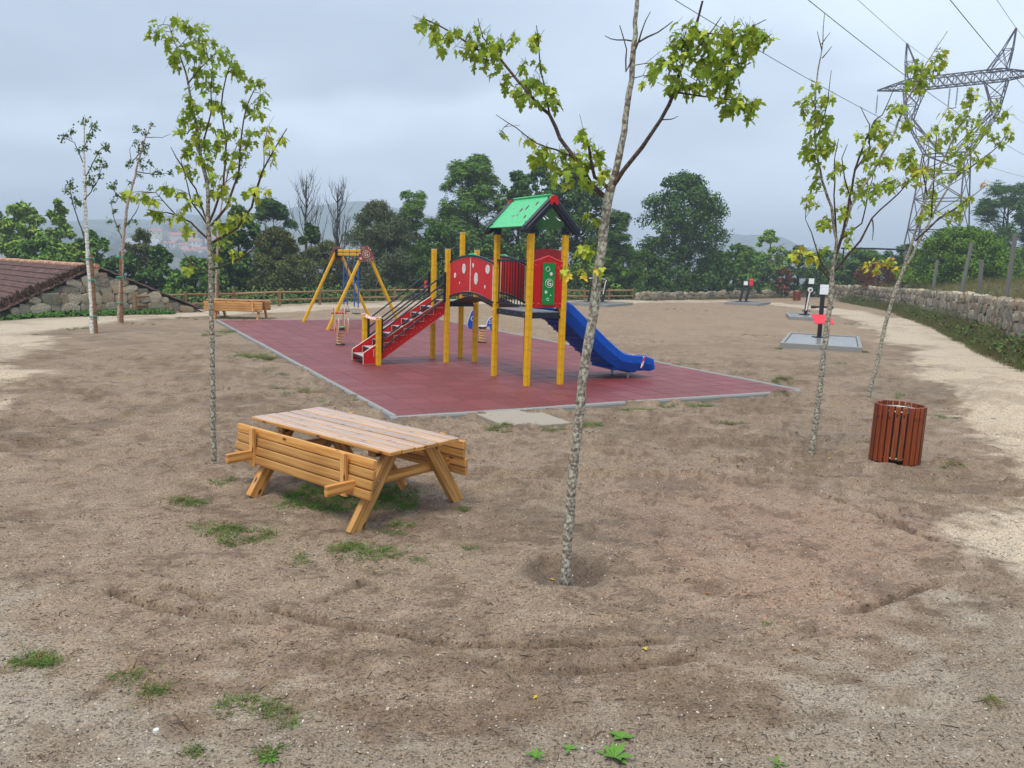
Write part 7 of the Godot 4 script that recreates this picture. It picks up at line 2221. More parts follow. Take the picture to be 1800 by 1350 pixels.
	b.tube([Vector3(-0.4, 1.45, 0), Vector3(-0.1, 1.48, 0), Vector3(0.4, 1.45, 0), Vector3(0.75, 1.40, 0)], [0.03], 7)
	obj("handle_bar", b, M["steel"], t)
	b = MB.new()
	b.box(Vector3(1.4, 0.05, 0.4), Vector3(0.1, 0.02, 0), 0.01)
	obj("base_plate", b, M["machine"], t)
	# low black and red machine half hidden by the stairs
	t = thing("exercise_machine", "low black and red machine seen behind the stair rails", "exercise machine", Vector3(-5.0, 0.05, -43.5), 0.0, g)
	b = MB.new()
	b.box(Vector3(0.12, 0.9, 0.12), Vector3(0.1, 0.45, 0), 0.012)
	obj("post", b, M["machine"], t)
	b = MB.new()
	b.bar(Vector3(0.1, 0.5, 0), Vector3(0.16, 1.25, 0), 0.1, 0.12, Vector3.RIGHT)
	obj("red_back", b, M["seat_red"], t)
	b = MB.new()
	b.box(Vector3(0.45, 0.2, 0.3), Vector3(-0.35, 0.45, 0.1), 0.05)
	b.tube([Vector3(-0.9, 0.35, 0), Vector3(-0.55, 0.5, 0.1), Vector3(0.1, 0.5, 0)], [0.05], 7)
	obj("seat", b, M["rubber_black"], t)

# ---------------------------------------------------------------- fence, walls, house
func fence() -> void:
	var P := [Vector2(-14.7, -30.9), Vector2(-13.6, -33.0), Vector2(-12.5, -35.6), Vector2(-11.3, -38.4), Vector2(-9.9, -40.6), Vector2(-8.4, -43.0), Vector2(-6.8, -45.3), Vector2(-5.0, -47.4), Vector2(-3.0, -49.3), Vector2(-0.9, -50.9), Vector2(1.3, -52.2), Vector2(3.0, -53.1), Vector2(4.7, -54.0), Vector2(6.6, -56.1), Vector2(8.6, -58.3)]
	var t := thing("wooden_fence", "low round-rail wooden fence along the far edge of the park", "fence", Vector3(P[0].x, 0, P[0].y))
	rng.seed = 3
	var o := Vector3(P[0].x, 0, P[0].y)
	for k in P.size():
		var p := Vector3(P[k].x, land(P[k].x, P[k].y), P[k].y) - o
		var b := MB.new()
		b.tube([p + Vector3(0, -0.4, 0), p + Vector3(0, 0.80, 0), p + Vector3(0, 0.83, 0)], [0.075, 0.073, 0.055], 9)
		obj("post", b, M["fence_wood%d" % rng.randi_range(0, 3)], t)
		if k:
			var q := Vector3(P[k - 1].x, land(P[k - 1].x, P[k - 1].y), P[k - 1].y) - o
			for y in [0.30, 0.68]:
				b = MB.new()
				b.tube([q + Vector3(0, y + rnd(-0.02, 0.02), 0), p + Vector3(0, y + rnd(-0.02, 0.02), 0)], [0.048, 0.045], 8)
				obj("rail", b, M["fence_wood%d" % rng.randi_range(0, 3)], t)

func rock(sd: int) -> ArrayMesh:
	# an irregular block: a box with its corners and edges knocked about, 48 triangles
	rng.seed = sd
	var f := FastNoiseLite.new()
	f.seed = sd
	f.frequency = 0.9
	var b := MB.new()
	var grid := {}
	var pt := func(v: Vector3) -> Vector3:
		var q := v
		var l := v.length()
		q = v * lerpf(1.0, 0.80, smoothstep(1.0, 1.75, l) )
		q += Vector3(f.get_noise_3d(v.x * 2 + 5, v.y * 2, v.z * 2), f.get_noise_3d(v.x * 2, v.y * 2 + 9, v.z * 2), f.get_noise_3d(v.x * 2, v.y * 2, v.z * 2 + 3)) * 0.32
		return q * 0.5
	for ax in 3:
		for s in [-1.0, 1.0]:
			for i in 2:
				for j in 2:
					var c := []
					for q in [[i, j], [i + 1, j], [i + 1, j + 1], [i, j + 1]]:
						var v := Vector3.ZERO
						v[ax] = s
						v[(ax + 1) % 3] = q[0] - 1.0
						v[(ax + 2) % 3] = q[1] - 1.0
						c.append(pt.call(v))
					b.face([c[0], c[1], c[2]], Vector3.ZERO)
					b.face([c[0], c[2], c[3]], Vector3.ZERO)
	return b.done(null)

var rocks := []

# courses of rough stones on the face of a wall that runs from a to b (ground points)
func stone_face(parent: Node, o: Vector3, a: Vector2, b: Vector2, y0: float, top: Callable, size: float, n_out: Vector3, keep: Array, limit: int, rest: Dictionary, deep := 0.34) -> void:
	var L := a.distance_to(b)
	var along := Vector3(b.x - a.x, 0, b.y - a.y).normalized()
	var y := y0
	while y < 6.0:
		var h := size * rnd(0.75, 1.15)
		var s := rnd(-0.3, 0.0)
		var any := false
		while s < L:
			var w := size * lerpf(0.6, 2.1, pow(rng.randf(), 1.4))
			var mid := s + w / 2
			var t: float = top.call(clampf(mid / L, 0, 1))
			var hh := h
			if y + h * 0.45 < t:
				any = true
				if y + h > t:
					hh = maxf(t - y, h * 0.55)
				var p := Vector3(a.x, y + hh / 2 + rnd(-0.03, 0.03), a.y) + along * mid + n_out * rnd(-0.03, 0.04)
				var B := Basis(along, Vector3.UP, along.cross(Vector3.UP)) * Basis.from_euler(Vector3(rnd(-0.1, 0.1), rnd(-0.12, 0.12), rnd(-0.35, 0.35)))
				var x := Transform3D(B * Basis.from_scale(Vector3(w * rnd(0.92, 1.15), hh * rnd(0.95, 1.25), deep)), p - o)
				var rk := rng.randi_range(0, 5); var tone := rng.randi_range(0, 4)
				if keep[0] < limit:
					obj("stone", rocks[rk][tone], null, parent, x)
					keep[0] += 1
				else:
					if not rest.has([rk, tone]): rest[[rk, tone]] = []
					rest[[rk, tone]].append(x)
			s += w
		y += h * 0.98
		if not any:
			break

func join_rest(parent: Node, rest: Dictionary, called: String) -> void:
	if rest.is_empty(): return
	var am := ArrayMesh.new()
	for tone in 5:
		var st := SurfaceTool.new()
		st.begin(Mesh.PRIMITIVE_TRIANGLES)
		var any := false
		for key in rest:
			if key[1] == tone:
				for x in rest[key]:
					st.append_from(rocks[key[0]][tone], 0, x)
					any = true
		if any:
			st.set_material(M["stone%d" % tone])
			am = st.commit(am)
	var o := obj(called, am, null, parent)
	o.set_meta("kind", "stuff")

func walls() -> void:
	for k in 6:
		var base := rock(100 + k)
		var row := []
		for tone in 5:
			var m: ArrayMesh = base.duplicate()
			m.surface_set_material(0, M["stone%d" % tone])
			row.append(m)
		rocks.append(row)
	# the tall wall on the right, nearest stretch first
	rng.seed = 61
	var o := Vector3(16.4, 0, -25.5)
	var t := thing("stone_wall", "rough granite retaining wall along the pale path on the right", "wall", o)
	var keep := [0]
	var rest := {}
	var tops := [1.66, 1.66, 1.62, 1.46, 1.30, 1.2]
	for k in range(1, WALL.size() - 1):
		var a: Vector2 = WALL[k]; var b: Vector2 = WALL[k + 1]
		var along := Vector3(b.x - a.x, 0, b.y - a.y).normalized()
		var out := Vector3(along.z, 0, -along.x)
		if out.x > 0: out = -out
		var h0: float = tops[k - 1]; var h1: float = tops[k]
		stone_face(t, o, a, b, -0.12, func(u): return lerpf(h0, h1, u), 0.42 if k < 4 else 0.5, out, keep, 300, rest)
		# packed earth behind the stones
		var m := MB.new()
		var p := Vector3(a.x, 0, a.y) - o - out * 0.22; var q := Vector3(b.x, 0, b.y) - o - out * 0.22
		m.face([p + Vector3(0, -0.3, 0), q + Vector3(0, -0.3, 0), q + Vector3(0, h1 - 0.12, 0), p + Vector3(0, h0 - 0.12, 0)], p - out * 5.0)
		m.face([p + Vector3(0, h0 - 0.12, 0), q + Vector3(0, h1 - 0.12, 0), q + Vector3(0, h1 - 0.12, 0) - out * 0.5, p + Vector3(0, h0 - 0.12, 0) - out * 0.5], p - Vector3(0, 9, 0))
		m.face([p + Vector3(0, -0.3, 0) - out * 0.5, q + Vector3(0, -0.3, 0) - out * 0.5, q + Vector3(0, h1 - 0.12, 0) - out * 0.5, p + Vector3(0, h0 - 0.12, 0) - out * 0.5], p + out * 5.0)
		obj("earth_core", m, M["mortar"], t)
	join_rest(t, rest, "far_stones")
	# low loose wall along the far side
	rng.seed = 62
	var F := [Vector2(8.9, -58.2), Vector2(13.2, -62.4), Vector2(20, -70.0), Vector2(27.5, -76.6)]
	o = Vector3(F[0].x, 0, F[0].y)
	t = thing("low_stone_wall", "low tumbled stone wall at the far end, right of the fence", "wall", o)
	keep = [0]
	rest = {}
	for k in F.size() - 1:
		var along := Vector3(F[k + 1].x - F[k].x, 0, F[k + 1].y - F[k].y).normalized()
		stone_face(t, o, F[k], F[k + 1], -0.1, func(u): return 0.55 + 0.35 * noise_b.get_noise_2d(u * 70.0 + k * 33, 5.0), 0.42, Vector3(-along.z, 0, along.x), keep, 120, rest)
	join_rest(t, rest, "far_stones")
	say("walls")

func house() -> void:
	# a sunken stone barn: its gable looks towards the park, the roof runs back to the left
	var a := Vector2(-17.7, -28.2); var b := Vector2(-13.1, -32.9)
	var o := Vector3(a.x, 0, a.y)
	var along := Vector3(b.x - a.x, 0, b.y - a.y)
	var L := along.length()
	along = along.normalized()
	var out := Vector3(-along.z, 0, along.x)
	if out.x < 0: out = -out
	var t := thing("stone_barn", "sunken stone barn with a mossy red tiled roof at the left", "building", o)
	rng.seed = 63
	var keep := [0]
	var rest := {}
	var top := func(u: float) -> float: return 0.30 + 1.38 * (u / 0.42) if u < 0.42 else lerpf(1.68, 0.10, (u - 0.42) / 0.58)
	stone_face(t, o, a, b, -0.55, top, 0.34, out, keep, 250, rest, 0.2)
	join_rest(t, rest, "small_stones")
	var m := MB.new()
	var p0 := out * 0.015
	var gable := [Vector3(0, -2, 0), along * L + Vector3(0, -2, 0), along * L + Vector3(0, 0.10, 0), along * (0.42 * L) + Vector3(0, 1.62, 0), Vector3(0, 0.26, 0)]
	var back := -out * 14.3
	var g := []
	for q in gable: g.append(q + p0)
	m.face(g, p0 + back)
	m.face([gable[0] + p0, gable[4] + p0, gable[4] + back, gable[0] + back], along * 3)
	m.face([gable[1] + p0, gable[2] + p0, gable[2] + back, gable[1] + back], along * 1)
	obj("wall", m, M["lime"], t)
	# roof planes: rows of channel tiles
	var apex := along * (0.42 * L) + Vector3(0, 1.72, 0)
	var eaves := [along * -0.45 + Vector3(0, 0.10, 0), along * (L + 0.25) + Vector3(0, 0.02, 0)]
	for s in 2:
		var e: Vector3 = eaves[s]
		var down := (e - apex)
		var len := down.length()
		down = down.normalized()
		var back_d := -out
		var nn := down.cross(back_d).normalized()
		if nn.y < 0: nn = -nn
		m = MB.new()
		var rows := 9; var cols := 78; var run := 14.5
		for r in rows:
			for c in cols:
				var q := apex + down * (len * r / rows) + back_d * (run * c / cols - 0.12) + nn * (0.05 - 0.022 * 0)
				var q2 := q + down * (len / rows + 0.06)
				var w := run / cols
				# half-round tile, lower end lifted over the next row
				var prev := Vector3.ZERO; var prev2 := Vector3.ZERO
				for j in 5:
					var an := PI * j / 4.0
					var off := back_d * (w * 0.5 - cos(an) * w * 0.5) + nn * (sin(an) * 0.055)
					var v1 := q + off; var v2 := q2 + off + nn * 0.035
					if j:
						m.face([prev, v1, v2, prev2], q - nn * 2)
					prev = v1; prev2 = v2
		var pl := obj("roof", m, M["roof_tile"], t)
		pl.set_meta("label", "weathered red roof tiles in rows" if s == 0 else "far roof slope edge")
		var d := MB.new()
		d.face([apex + out * 0.05, e + out * 0.05, e + back_d * 14.5, apex + back_d * 14.5], apex - nn * 4)
		obj("underlay", d, M["mortar"], pl)
	# ridge tiles
	m = MB.new()
	for k in 32:
		var q := apex - out * (0.45 * k - 0.1) + Vector3(0, 0.06 + rnd(-0.01, 0.01), 0)
		var b2 := MB.new()
		b2.tube([q, q - out * 0.46 + Vector3(0, 0.02, 0)], [0.13, 0.11], 9)
		obj("ridge_tile", b2, M["ridge_tile"], t)
	# mossy, brambly verge along the near slope
	m = MB.new()
	for k in 2600:
		var u := rng.randf()
		var q := apex.lerp(eaves[0], u) - out * rnd(-0.12, 1.0) * (0.5 + u * 0.9) + Vector3(0, rnd(0.05, 0.22), 0)
		var gg := rnd(0.6, 1.3)
		m.col = Color(0.060 * gg, 0.036 * gg, 0.026 * gg) if rng.randf() < 0.8 else Color(0.14 * gg, 0.06 * gg, 0.02 * gg)
		m.leaf(q, (dirs() + Vector3(0, 0.6, 0)).normalized(), dirs(), rnd(0.08, 0.22), rnd(0.015, 0.05))
	var mo := obj("moss_verge", m, M["crown"], t)
	mo.set_meta("kind", "stuff")
	say("house")

func concrete_posts() -> void:
	var list := [["short leaning concrete post left of the bright green bush", 26.0, -50.0, 3.35, 0.06], ["tall concrete post leaning right in front of the bright green bush", 23.3, -42.0, 4.18, 0.14], ["short straight concrete post at the foot of the bright green bush", 23.1, -40.0, 3.22, -0.02], ["tallest concrete post near the right edge above the wall", 20.2, -33.0, 4.16, 0.03], ["concrete post in front of the dark bush at the pylon's foot", 27.9, -58.0, 4.1, 0.03], ["pale concrete post cut off by the right edge", 22.9, -36.0, 3.9, 0.0]]
	for q in list:
		var y := land(q[1], q[2])
		var t := thing("concrete_post", q[0], "post", Vector3(q[1], y - 0.2, q[2]), 0.4, "old concrete vine posts above the stone wall")
		t.rotation.z = -q[4]
		var h: float = q[3] - y + 0.2
		var b := MB.new()
		b.box(Vector3(0.15, h, 0.13), Vector3(0, h / 2, 0), 0.015)
		obj("shaft", b, M["concrete_post"], t)
		for k in 2:
			b = MB.new()
			b.tube([Vector3(-0.09, h - 0.2 - k * 0.5, 0), Vector3(0.09, h - 0.2 - k * 0.5, 0)], [0.008], 5)
			obj("iron_pin", b, M["wire"], t)
	var b := MB.new()
	b.tube([Vector3(-2.6, 0, 0), Vector3(0, 0.05, 0), Vector3(2.8, 0.02, 0)], [0.07], 7)
	for x in [-2.4, 2.5]:
		b.tube([Vector3(x, -1.8, 0), Vector3(x, 0.02, 0)], [0.06], 6)
	var o := obj("trellis_beam", b, M["machine"])
	o.position = Vector3(27.5, 4.25, -62)
	tag(o, "dark horizontal trellis beam above the hedge left of the pylon", "beam")

# ---------------------------------------------------------------- pylon and wires
const PY := Vector3(62.8, -1.5, -121.0)

func member(b: MB, p: Vector3, q: Vector3, w := 0.13) -> void:
	b.tube([p, q], [w * 0.5], 4, false)

func lattice(b: MB, rings: Array, w := 0.14) -> void:
	for k in rings.size():
		var r: Array = rings[k]
		for j in 4:
			member(b, r[j], r[(j + 1) % 4], w * 0.7)
			if k:
				var u: Array = rings[k - 1]
				member(b, u[j], r[j], w)
				member(b, u[j], r[(j + 1) % 4], w * 0.6)
				member(b, u[(j + 1) % 4], r[j], w * 0.6)

func pylon() -> void:
	var t := thing("power_pylon", "tall steel lattice pylon with a wide crossarm and two peaks", "pylon", PY, deg_to_rad(-40))
	var sq := func(cx: float, y: float, hx: float, hz: float) -> Array:
		return [Vector3(cx - hx, y, -hz), Vector3(cx + hx, y, -hz), Vector3(cx + hx, y, hz), Vector3(cx - hx, y, hz)]
	var b := MB.new()
	lattice(b, [sq.call(0, 0, 4.4, 4.4), sq.call(0, 5.5, 3.9, 3.9), sq.call(0, 10.5, 3.4, 3.4), sq.call(0, 15.0, 3.1, 2.8), sq.call(0, 19.0, 2.9, 2.2), sq.call(0, 21.5, 2.8, 1.9)], 0.22)
	obj("body", b, M["pylon"], t)
	for s in [-1.0, 1.0]:
		b = MB.new()
		# arm from the waist out to the elbow, then up to the crossarm
		lattice(b, [sq.call(s * 1.7, 21.5, 1.1, 1.5), sq.call(s * 3.7, 24.2, 0.8, 1.0), sq.call(s * 5.6, 27.0, 0.45, 0.7)], 0.16)
		lattice(b, [sq.call(s * 5.6, 27.0, 0.45, 0.7), sq.call(s * 5.5, 29.0, 0.85, 0.8), sq.call(s * 5.3, 31.2, 1.4, 0.9)], 0.16)
		obj("arm", b, M["pylon"], t)
		b = MB.new()
		lattice(b, [sq.call(s * 5.3, 32.6, 1.2, 0.9), sq.call(s * 6.3, 35.3, 0.6, 0.5), sq.call(s * 7.0, 38.0, 0.06, 0.06)], 0.15)
		obj("earth_peak", b, M["pylon"], t)
	b = MB.new()
	var sec := []
	for k in 19:
		var x := -10.6 + k * 21.2 / 18.0
		var f := clampf((absf(x) - 6.0) / 4.6, 0, 1)
		var yl := 31.2 + 0.4 * f
		var yh := lerpf(32.7, 31.7, f)
		var hz := lerpf(0.9, 0.08, f)
		sec.append([Vector3(x, yl, -hz), Vector3(x, yh, -hz), Vector3(x, yh, hz), Vector3(x, yl, hz)])
	lattice(b, sec, 0.15)
	obj("crossarm", b, M["pylon"], t)
	for x in [-10.5, -0.5, 0.5, 10.5]:
		b = MB.new()
		var y := 31.1
		b.tube([Vector3(x, y, 0), Vector3(x, y - 3.0, 0)], [0.035], 5)
		for k in 13:
			b.tube([Vector3(x, y - 0.35 - k * 0.19, 0), Vector3(x, y - 0.43 - k * 0.19, 0)], [0.15, 0.06], 8)
		obj("insulator", b, M["insulator"], t)
	b = MB.new()
	b.tube([Vector3(-0.6, 28.05, 0), Vector3(0.6, 28.05, 0)], [0.06], 5)
	obj("yoke", b, M["pylon"], t)
	# conductors: one span towards and over the camera, one span away
	var B := Basis(Vector3.UP, deg_to_rad(-40))
	var names := ["conductor hanging from the left end of the crossarm", "conductor hanging from the middle of the crossarm", "conductor hanging from the right end of the crossarm", "earth wire from the left peak", "earth wire from the right peak"]
	var pts := [Vector3(-10.5, 28.0, 0), Vector3(0, 27.95, 0), Vector3(10.5, 28.0, 0), Vector3(-7.0, 38.0, 0), Vector3(7.0, 38.0, 0)]
	var near_end := Vector3(-144, 15, 166)
	var far_end := Vector3(150, 12, -173)
	for k in 5:
		for s in 2:
			var p: Vector3 = PY + B * pts[k]
			var e: Vector3 = p + (near_end if s == 0 else far_end)
			var line := []
			for j in 41:
				var u := pow(j / 40.0, 1.0)
				line.append(p.lerp(e, u) + Vector3(0, -4.0 * u * (1.0 - u) * (3.5 if k < 3 else 2.5), 0) - p)
			var m := MB.new()
			m.tube(line, [0.04 if k < 3 else 0.03], 5, false)
			var w := obj("power_line", m, M["wire"])
			w.position = p
			tag(w, names[k] + (" running out over the park" if s == 0 else " running away behind the pylon"), "power line", "power lines")
	say("pylon")

# ---------------------------------------------------------------- far away
func hill(called: String, pts: Array, z: float, depth: float, sd: int) -> void:
	# a ridge whose crest follows the given heights, with a rough wooded outline
	var f := FastNoiseLite.new()
	f.seed = sd
	f.frequency = 0.012
	f.fractal_octaves = 4
	var nx := 220; var nz := 26
	var x0: float = pts[0][0]; var x1: float = pts[-1][0]
	var V := []
	for j in nz + 1:
		var v := float(j) / nz
		for i in nx + 1:
			var x := lerpf(x0, x1, float(i) / nx)
			var h := 0.0
			for k in pts.size() - 1:
				if x >= pts[k][0] and x <= pts[k + 1][0]:
					h = lerpf(pts[k][1], pts[k + 1][1], smoothstep(pts[k][0], pts[k + 1][0], x))
			var prof := sin(PI * clampf(v, 0.02, 0.98))
			V.append(Vector3(x, -30.0 + (h + 30.0) * prof + (f.get_noise_2d(x, v * depth) * 8.0 + f.get_noise_2d(x * 9.0, v * depth * 9.0) * 3.5) * prof, z + depth * (0.5 - v)))
	var b := MB.new()
	for j in nz:
		for i in nx:
			var k := j * (nx + 1) + i
			b.face([V[k], V[k + 1], V[k + nx + 2], V[k + nx + 1]], Vector3(0, -5000, z))
	var o := obj(called, b, M["forest"])
	o.set_meta("kind", "structure")

func far_house(label: String, at: Vector3, turn: float, w: float, h: float, d: float, cream := false) -> void:
	var t := thing("house", label, "house", at, turn, "houses of the village across the valley")
	var b := MB.new()
	b.box(Vector3(w, h + 8.0, d), Vector3(0, h / 2 - 4.0, 0), 0.05)
	obj("wall", b, M["wall_cream" if cream else "wall_white"], t)
	b = MB.new()
	var r := PackedVector2Array([Vector2(-d / 2 - 0.5, h - 0.1), Vector2(d / 2 + 0.5, h - 0.1), Vector2(0, h + d * 0.24)])
	b.xf = Transform3D(Basis(Vector3.BACK, Vector3.UP, Vector3.LEFT), Vector3.ZERO)
	b.prism(r, w + 0.8, 0.0)
	var rf := obj("roof", b, M["tile_red"], t)
	b = MB.new()
	b.box(Vector3(0.9, 1.6, 0.9), Vector3(w * 0.25, h + d * 0.24, 0), 0.03)
	obj("chimney", b, M["wall_white"], rf)
	var n := int(w / 3.2)
	for fl in int(h / 2.9):
		for k in n:
			b = MB.new()
			b.box(Vector3(1.3, 1.4, 0.2), Vector3(-w / 2 + (k + 0.5) * w / n, 1.6 + fl * 2.9, d / 2), 0.02)
			obj("window", b, M["pane"], t)

func village() -> void:
	far_house("white two-storey house in front of the village", Vector3(-272, 3.5, -660), 0.2, 7.5, 5.4, 6)
	far_house("long white house at the right of the village", Vector3(-256, 1.5, -655), 0.15, 13, 4.4, 7)
	far_house("long red-roofed building at the top of the village", Vector3(-284, 14.5, -690), 0.3, 22, 2.8, 9, true)
	far_house("red-roofed house right of the long red roof", Vector3(-266, 8.8, -670), 0.1, 10, 3.6, 7)
	far_house("small red-roofed house left above the village", Vector3(-303, 16.5, -680), 0.4, 9, 3.5, 8, true)
	far_house("low cream house under the white two-storey house", Vector3(-263, 1.0, -650), 0.35, 9, 3.2, 8, true)
	far_house("small white house beside the dark trees of the village", Vector3(-283, 6.5, -660), 0.2, 9, 3.4, 7)
	far_house("white house at the upper right of the village", Vector3(-255, 11.0, -680), 0.0, 11, 4.5, 8)
	far_house("pale house left below the village", Vector3(-300, 4.8, -650), 0.3, 7, 3.2, 7)
	var t := thing("greenhouse_tunnels", "row of white plastic tunnels left of the village", "greenhouse", Vector3(-307, 10.5, -665), 0.25)
	for k in 4:
		var b := MB.new()
		var p := PackedVector2Array([Vector2(-3.0 + k * 6.0 - 9.0, -3)])
		for j in 11:
			p.append(Vector2(-3.0 * cos(PI * j / 10.0) + k * 6.0 - 9.0, 2.6 * sin(PI * j / 10.0)))
		p.append(Vector2(3.0 + k * 6.0 - 9.0, -3))
		b.prism(p, 16.0)
		obj("tunnel", b, M["tunnel"], t)
	# woods between the houses, a grey green mass at this distance
	rng.seed = 90
	var b := MB.new()
	for k in 900:
		var z := rnd(-760, -240)
		var x := rnd(-0.62, -0.02) * -z
		if rng.randf() < 0.35:
			x = rnd(-0.60, 0.55) * -z
		var y := land(x, z)
		var in_town := x > -315 and x < -245 and z < -600 and z > -715
		if in_town and rng.randf() < 0.35: continue
		var r := rnd(2.5, 5.5)
		for j in 60:
			var d := dirs()
			var g := rnd(0.6, 1.3)
			b.col = Color(0.030 * g, 0.052 * g, 0.022 * g)
			b.leaf(Vector3(x, y + r * 0.9, z) + d * r * pow(rng.randf(), 0.4) * Vector3(1, 1.1, 1), dirs(), (d + Vector3(0, 0.5, 0)).normalized(), rnd(0.9, 1.8), rnd(0.9, 1.5))
	for k in 130:
		var x := rnd(-318, -240); var z := rnd(-640, -628)
		var y := land(x, z)
		var r := rnd(1.6, 3.4)
		if k % 3 == 0:
			z = rnd(-700, -640)
			x = rnd(-318, -240)
			y = land(x, z)
		for j in 50:
			var d := dirs()
			var g := rnd(0.6, 1.3)
			b.col = Color(0.045 * g, 0.075 * g, 0.03 * g)
			b.leaf(Vector3(x, y + r * 0.5, z) + d * r * pow(rng.randf(), 0.4), dirs(), (d + Vector3(0, 0.5, 0)).normalized(), rnd(0.7, 1.4), rnd(0.7, 1.2))
	var o := obj("valley_woods", b, M["crown"])
	tag(o, "misty woods filling the valley below the park", "woods", "", "stuff")
	hill("far_hills", [[-1900, 30], [-1100, 56], [-640, 44], [-420, 58], [-230, 84], [-40, 52], [130, 20], [250, 28], [345, 56], [440, 34], [620, 20], [1000, 40], [1900, 20]], -1190, 420, 5)
	hill("near_hills", [[-1500, 20], [-800, 34], [-500, 24], [-380, 22], [-250, 24], [-100, 8], [100, -6], [700, -4], [1500, 10]], -880, 240, 6)
	say("village")

# ---------------------------------------------------------------- small growth and litter
func tuft(b: MB, at: Vector3, r: float, cnt: int, h: float, hue: Color, lean := 1.2) -> void:
	for k in cnt:
		var a := rnd(0, TAU)
		var p := at + Vector3(cos(a), 0, sin(a)) * r * sqrt(rng.randf())
		p.y = land(p.x, p.z) - 0.004
		var g := rnd(0.6, 1.45)
		b.col = Color(hue.r * g * rnd(0.9, 1.4), hue.g * g, hue.b * g)
		var d := (Vector3(0, 1.0, 0) + dirs() * Vector3(1, 0.3, 1) * lean).normalized()
		var nn := dirs()
		nn = (nn - d * nn.dot(d)).normalized()
		var l := h * rnd(0.4, 1.2)
		var w := rnd(0.004, 0.008) + h * 0.02
		var s := d.cross(nn).normalized() * w * 0.5
		var mid := p + d * l * 0.6
		var tip := p + d * l + Vector3(d.x, -0.25, d.z) * l * 0.5
		b.put(p - s, p + s, mid, nn, nn, nn)
		b.put(mid - s * 0.8, mid + s * 0.8, tip, nn, nn, nn)

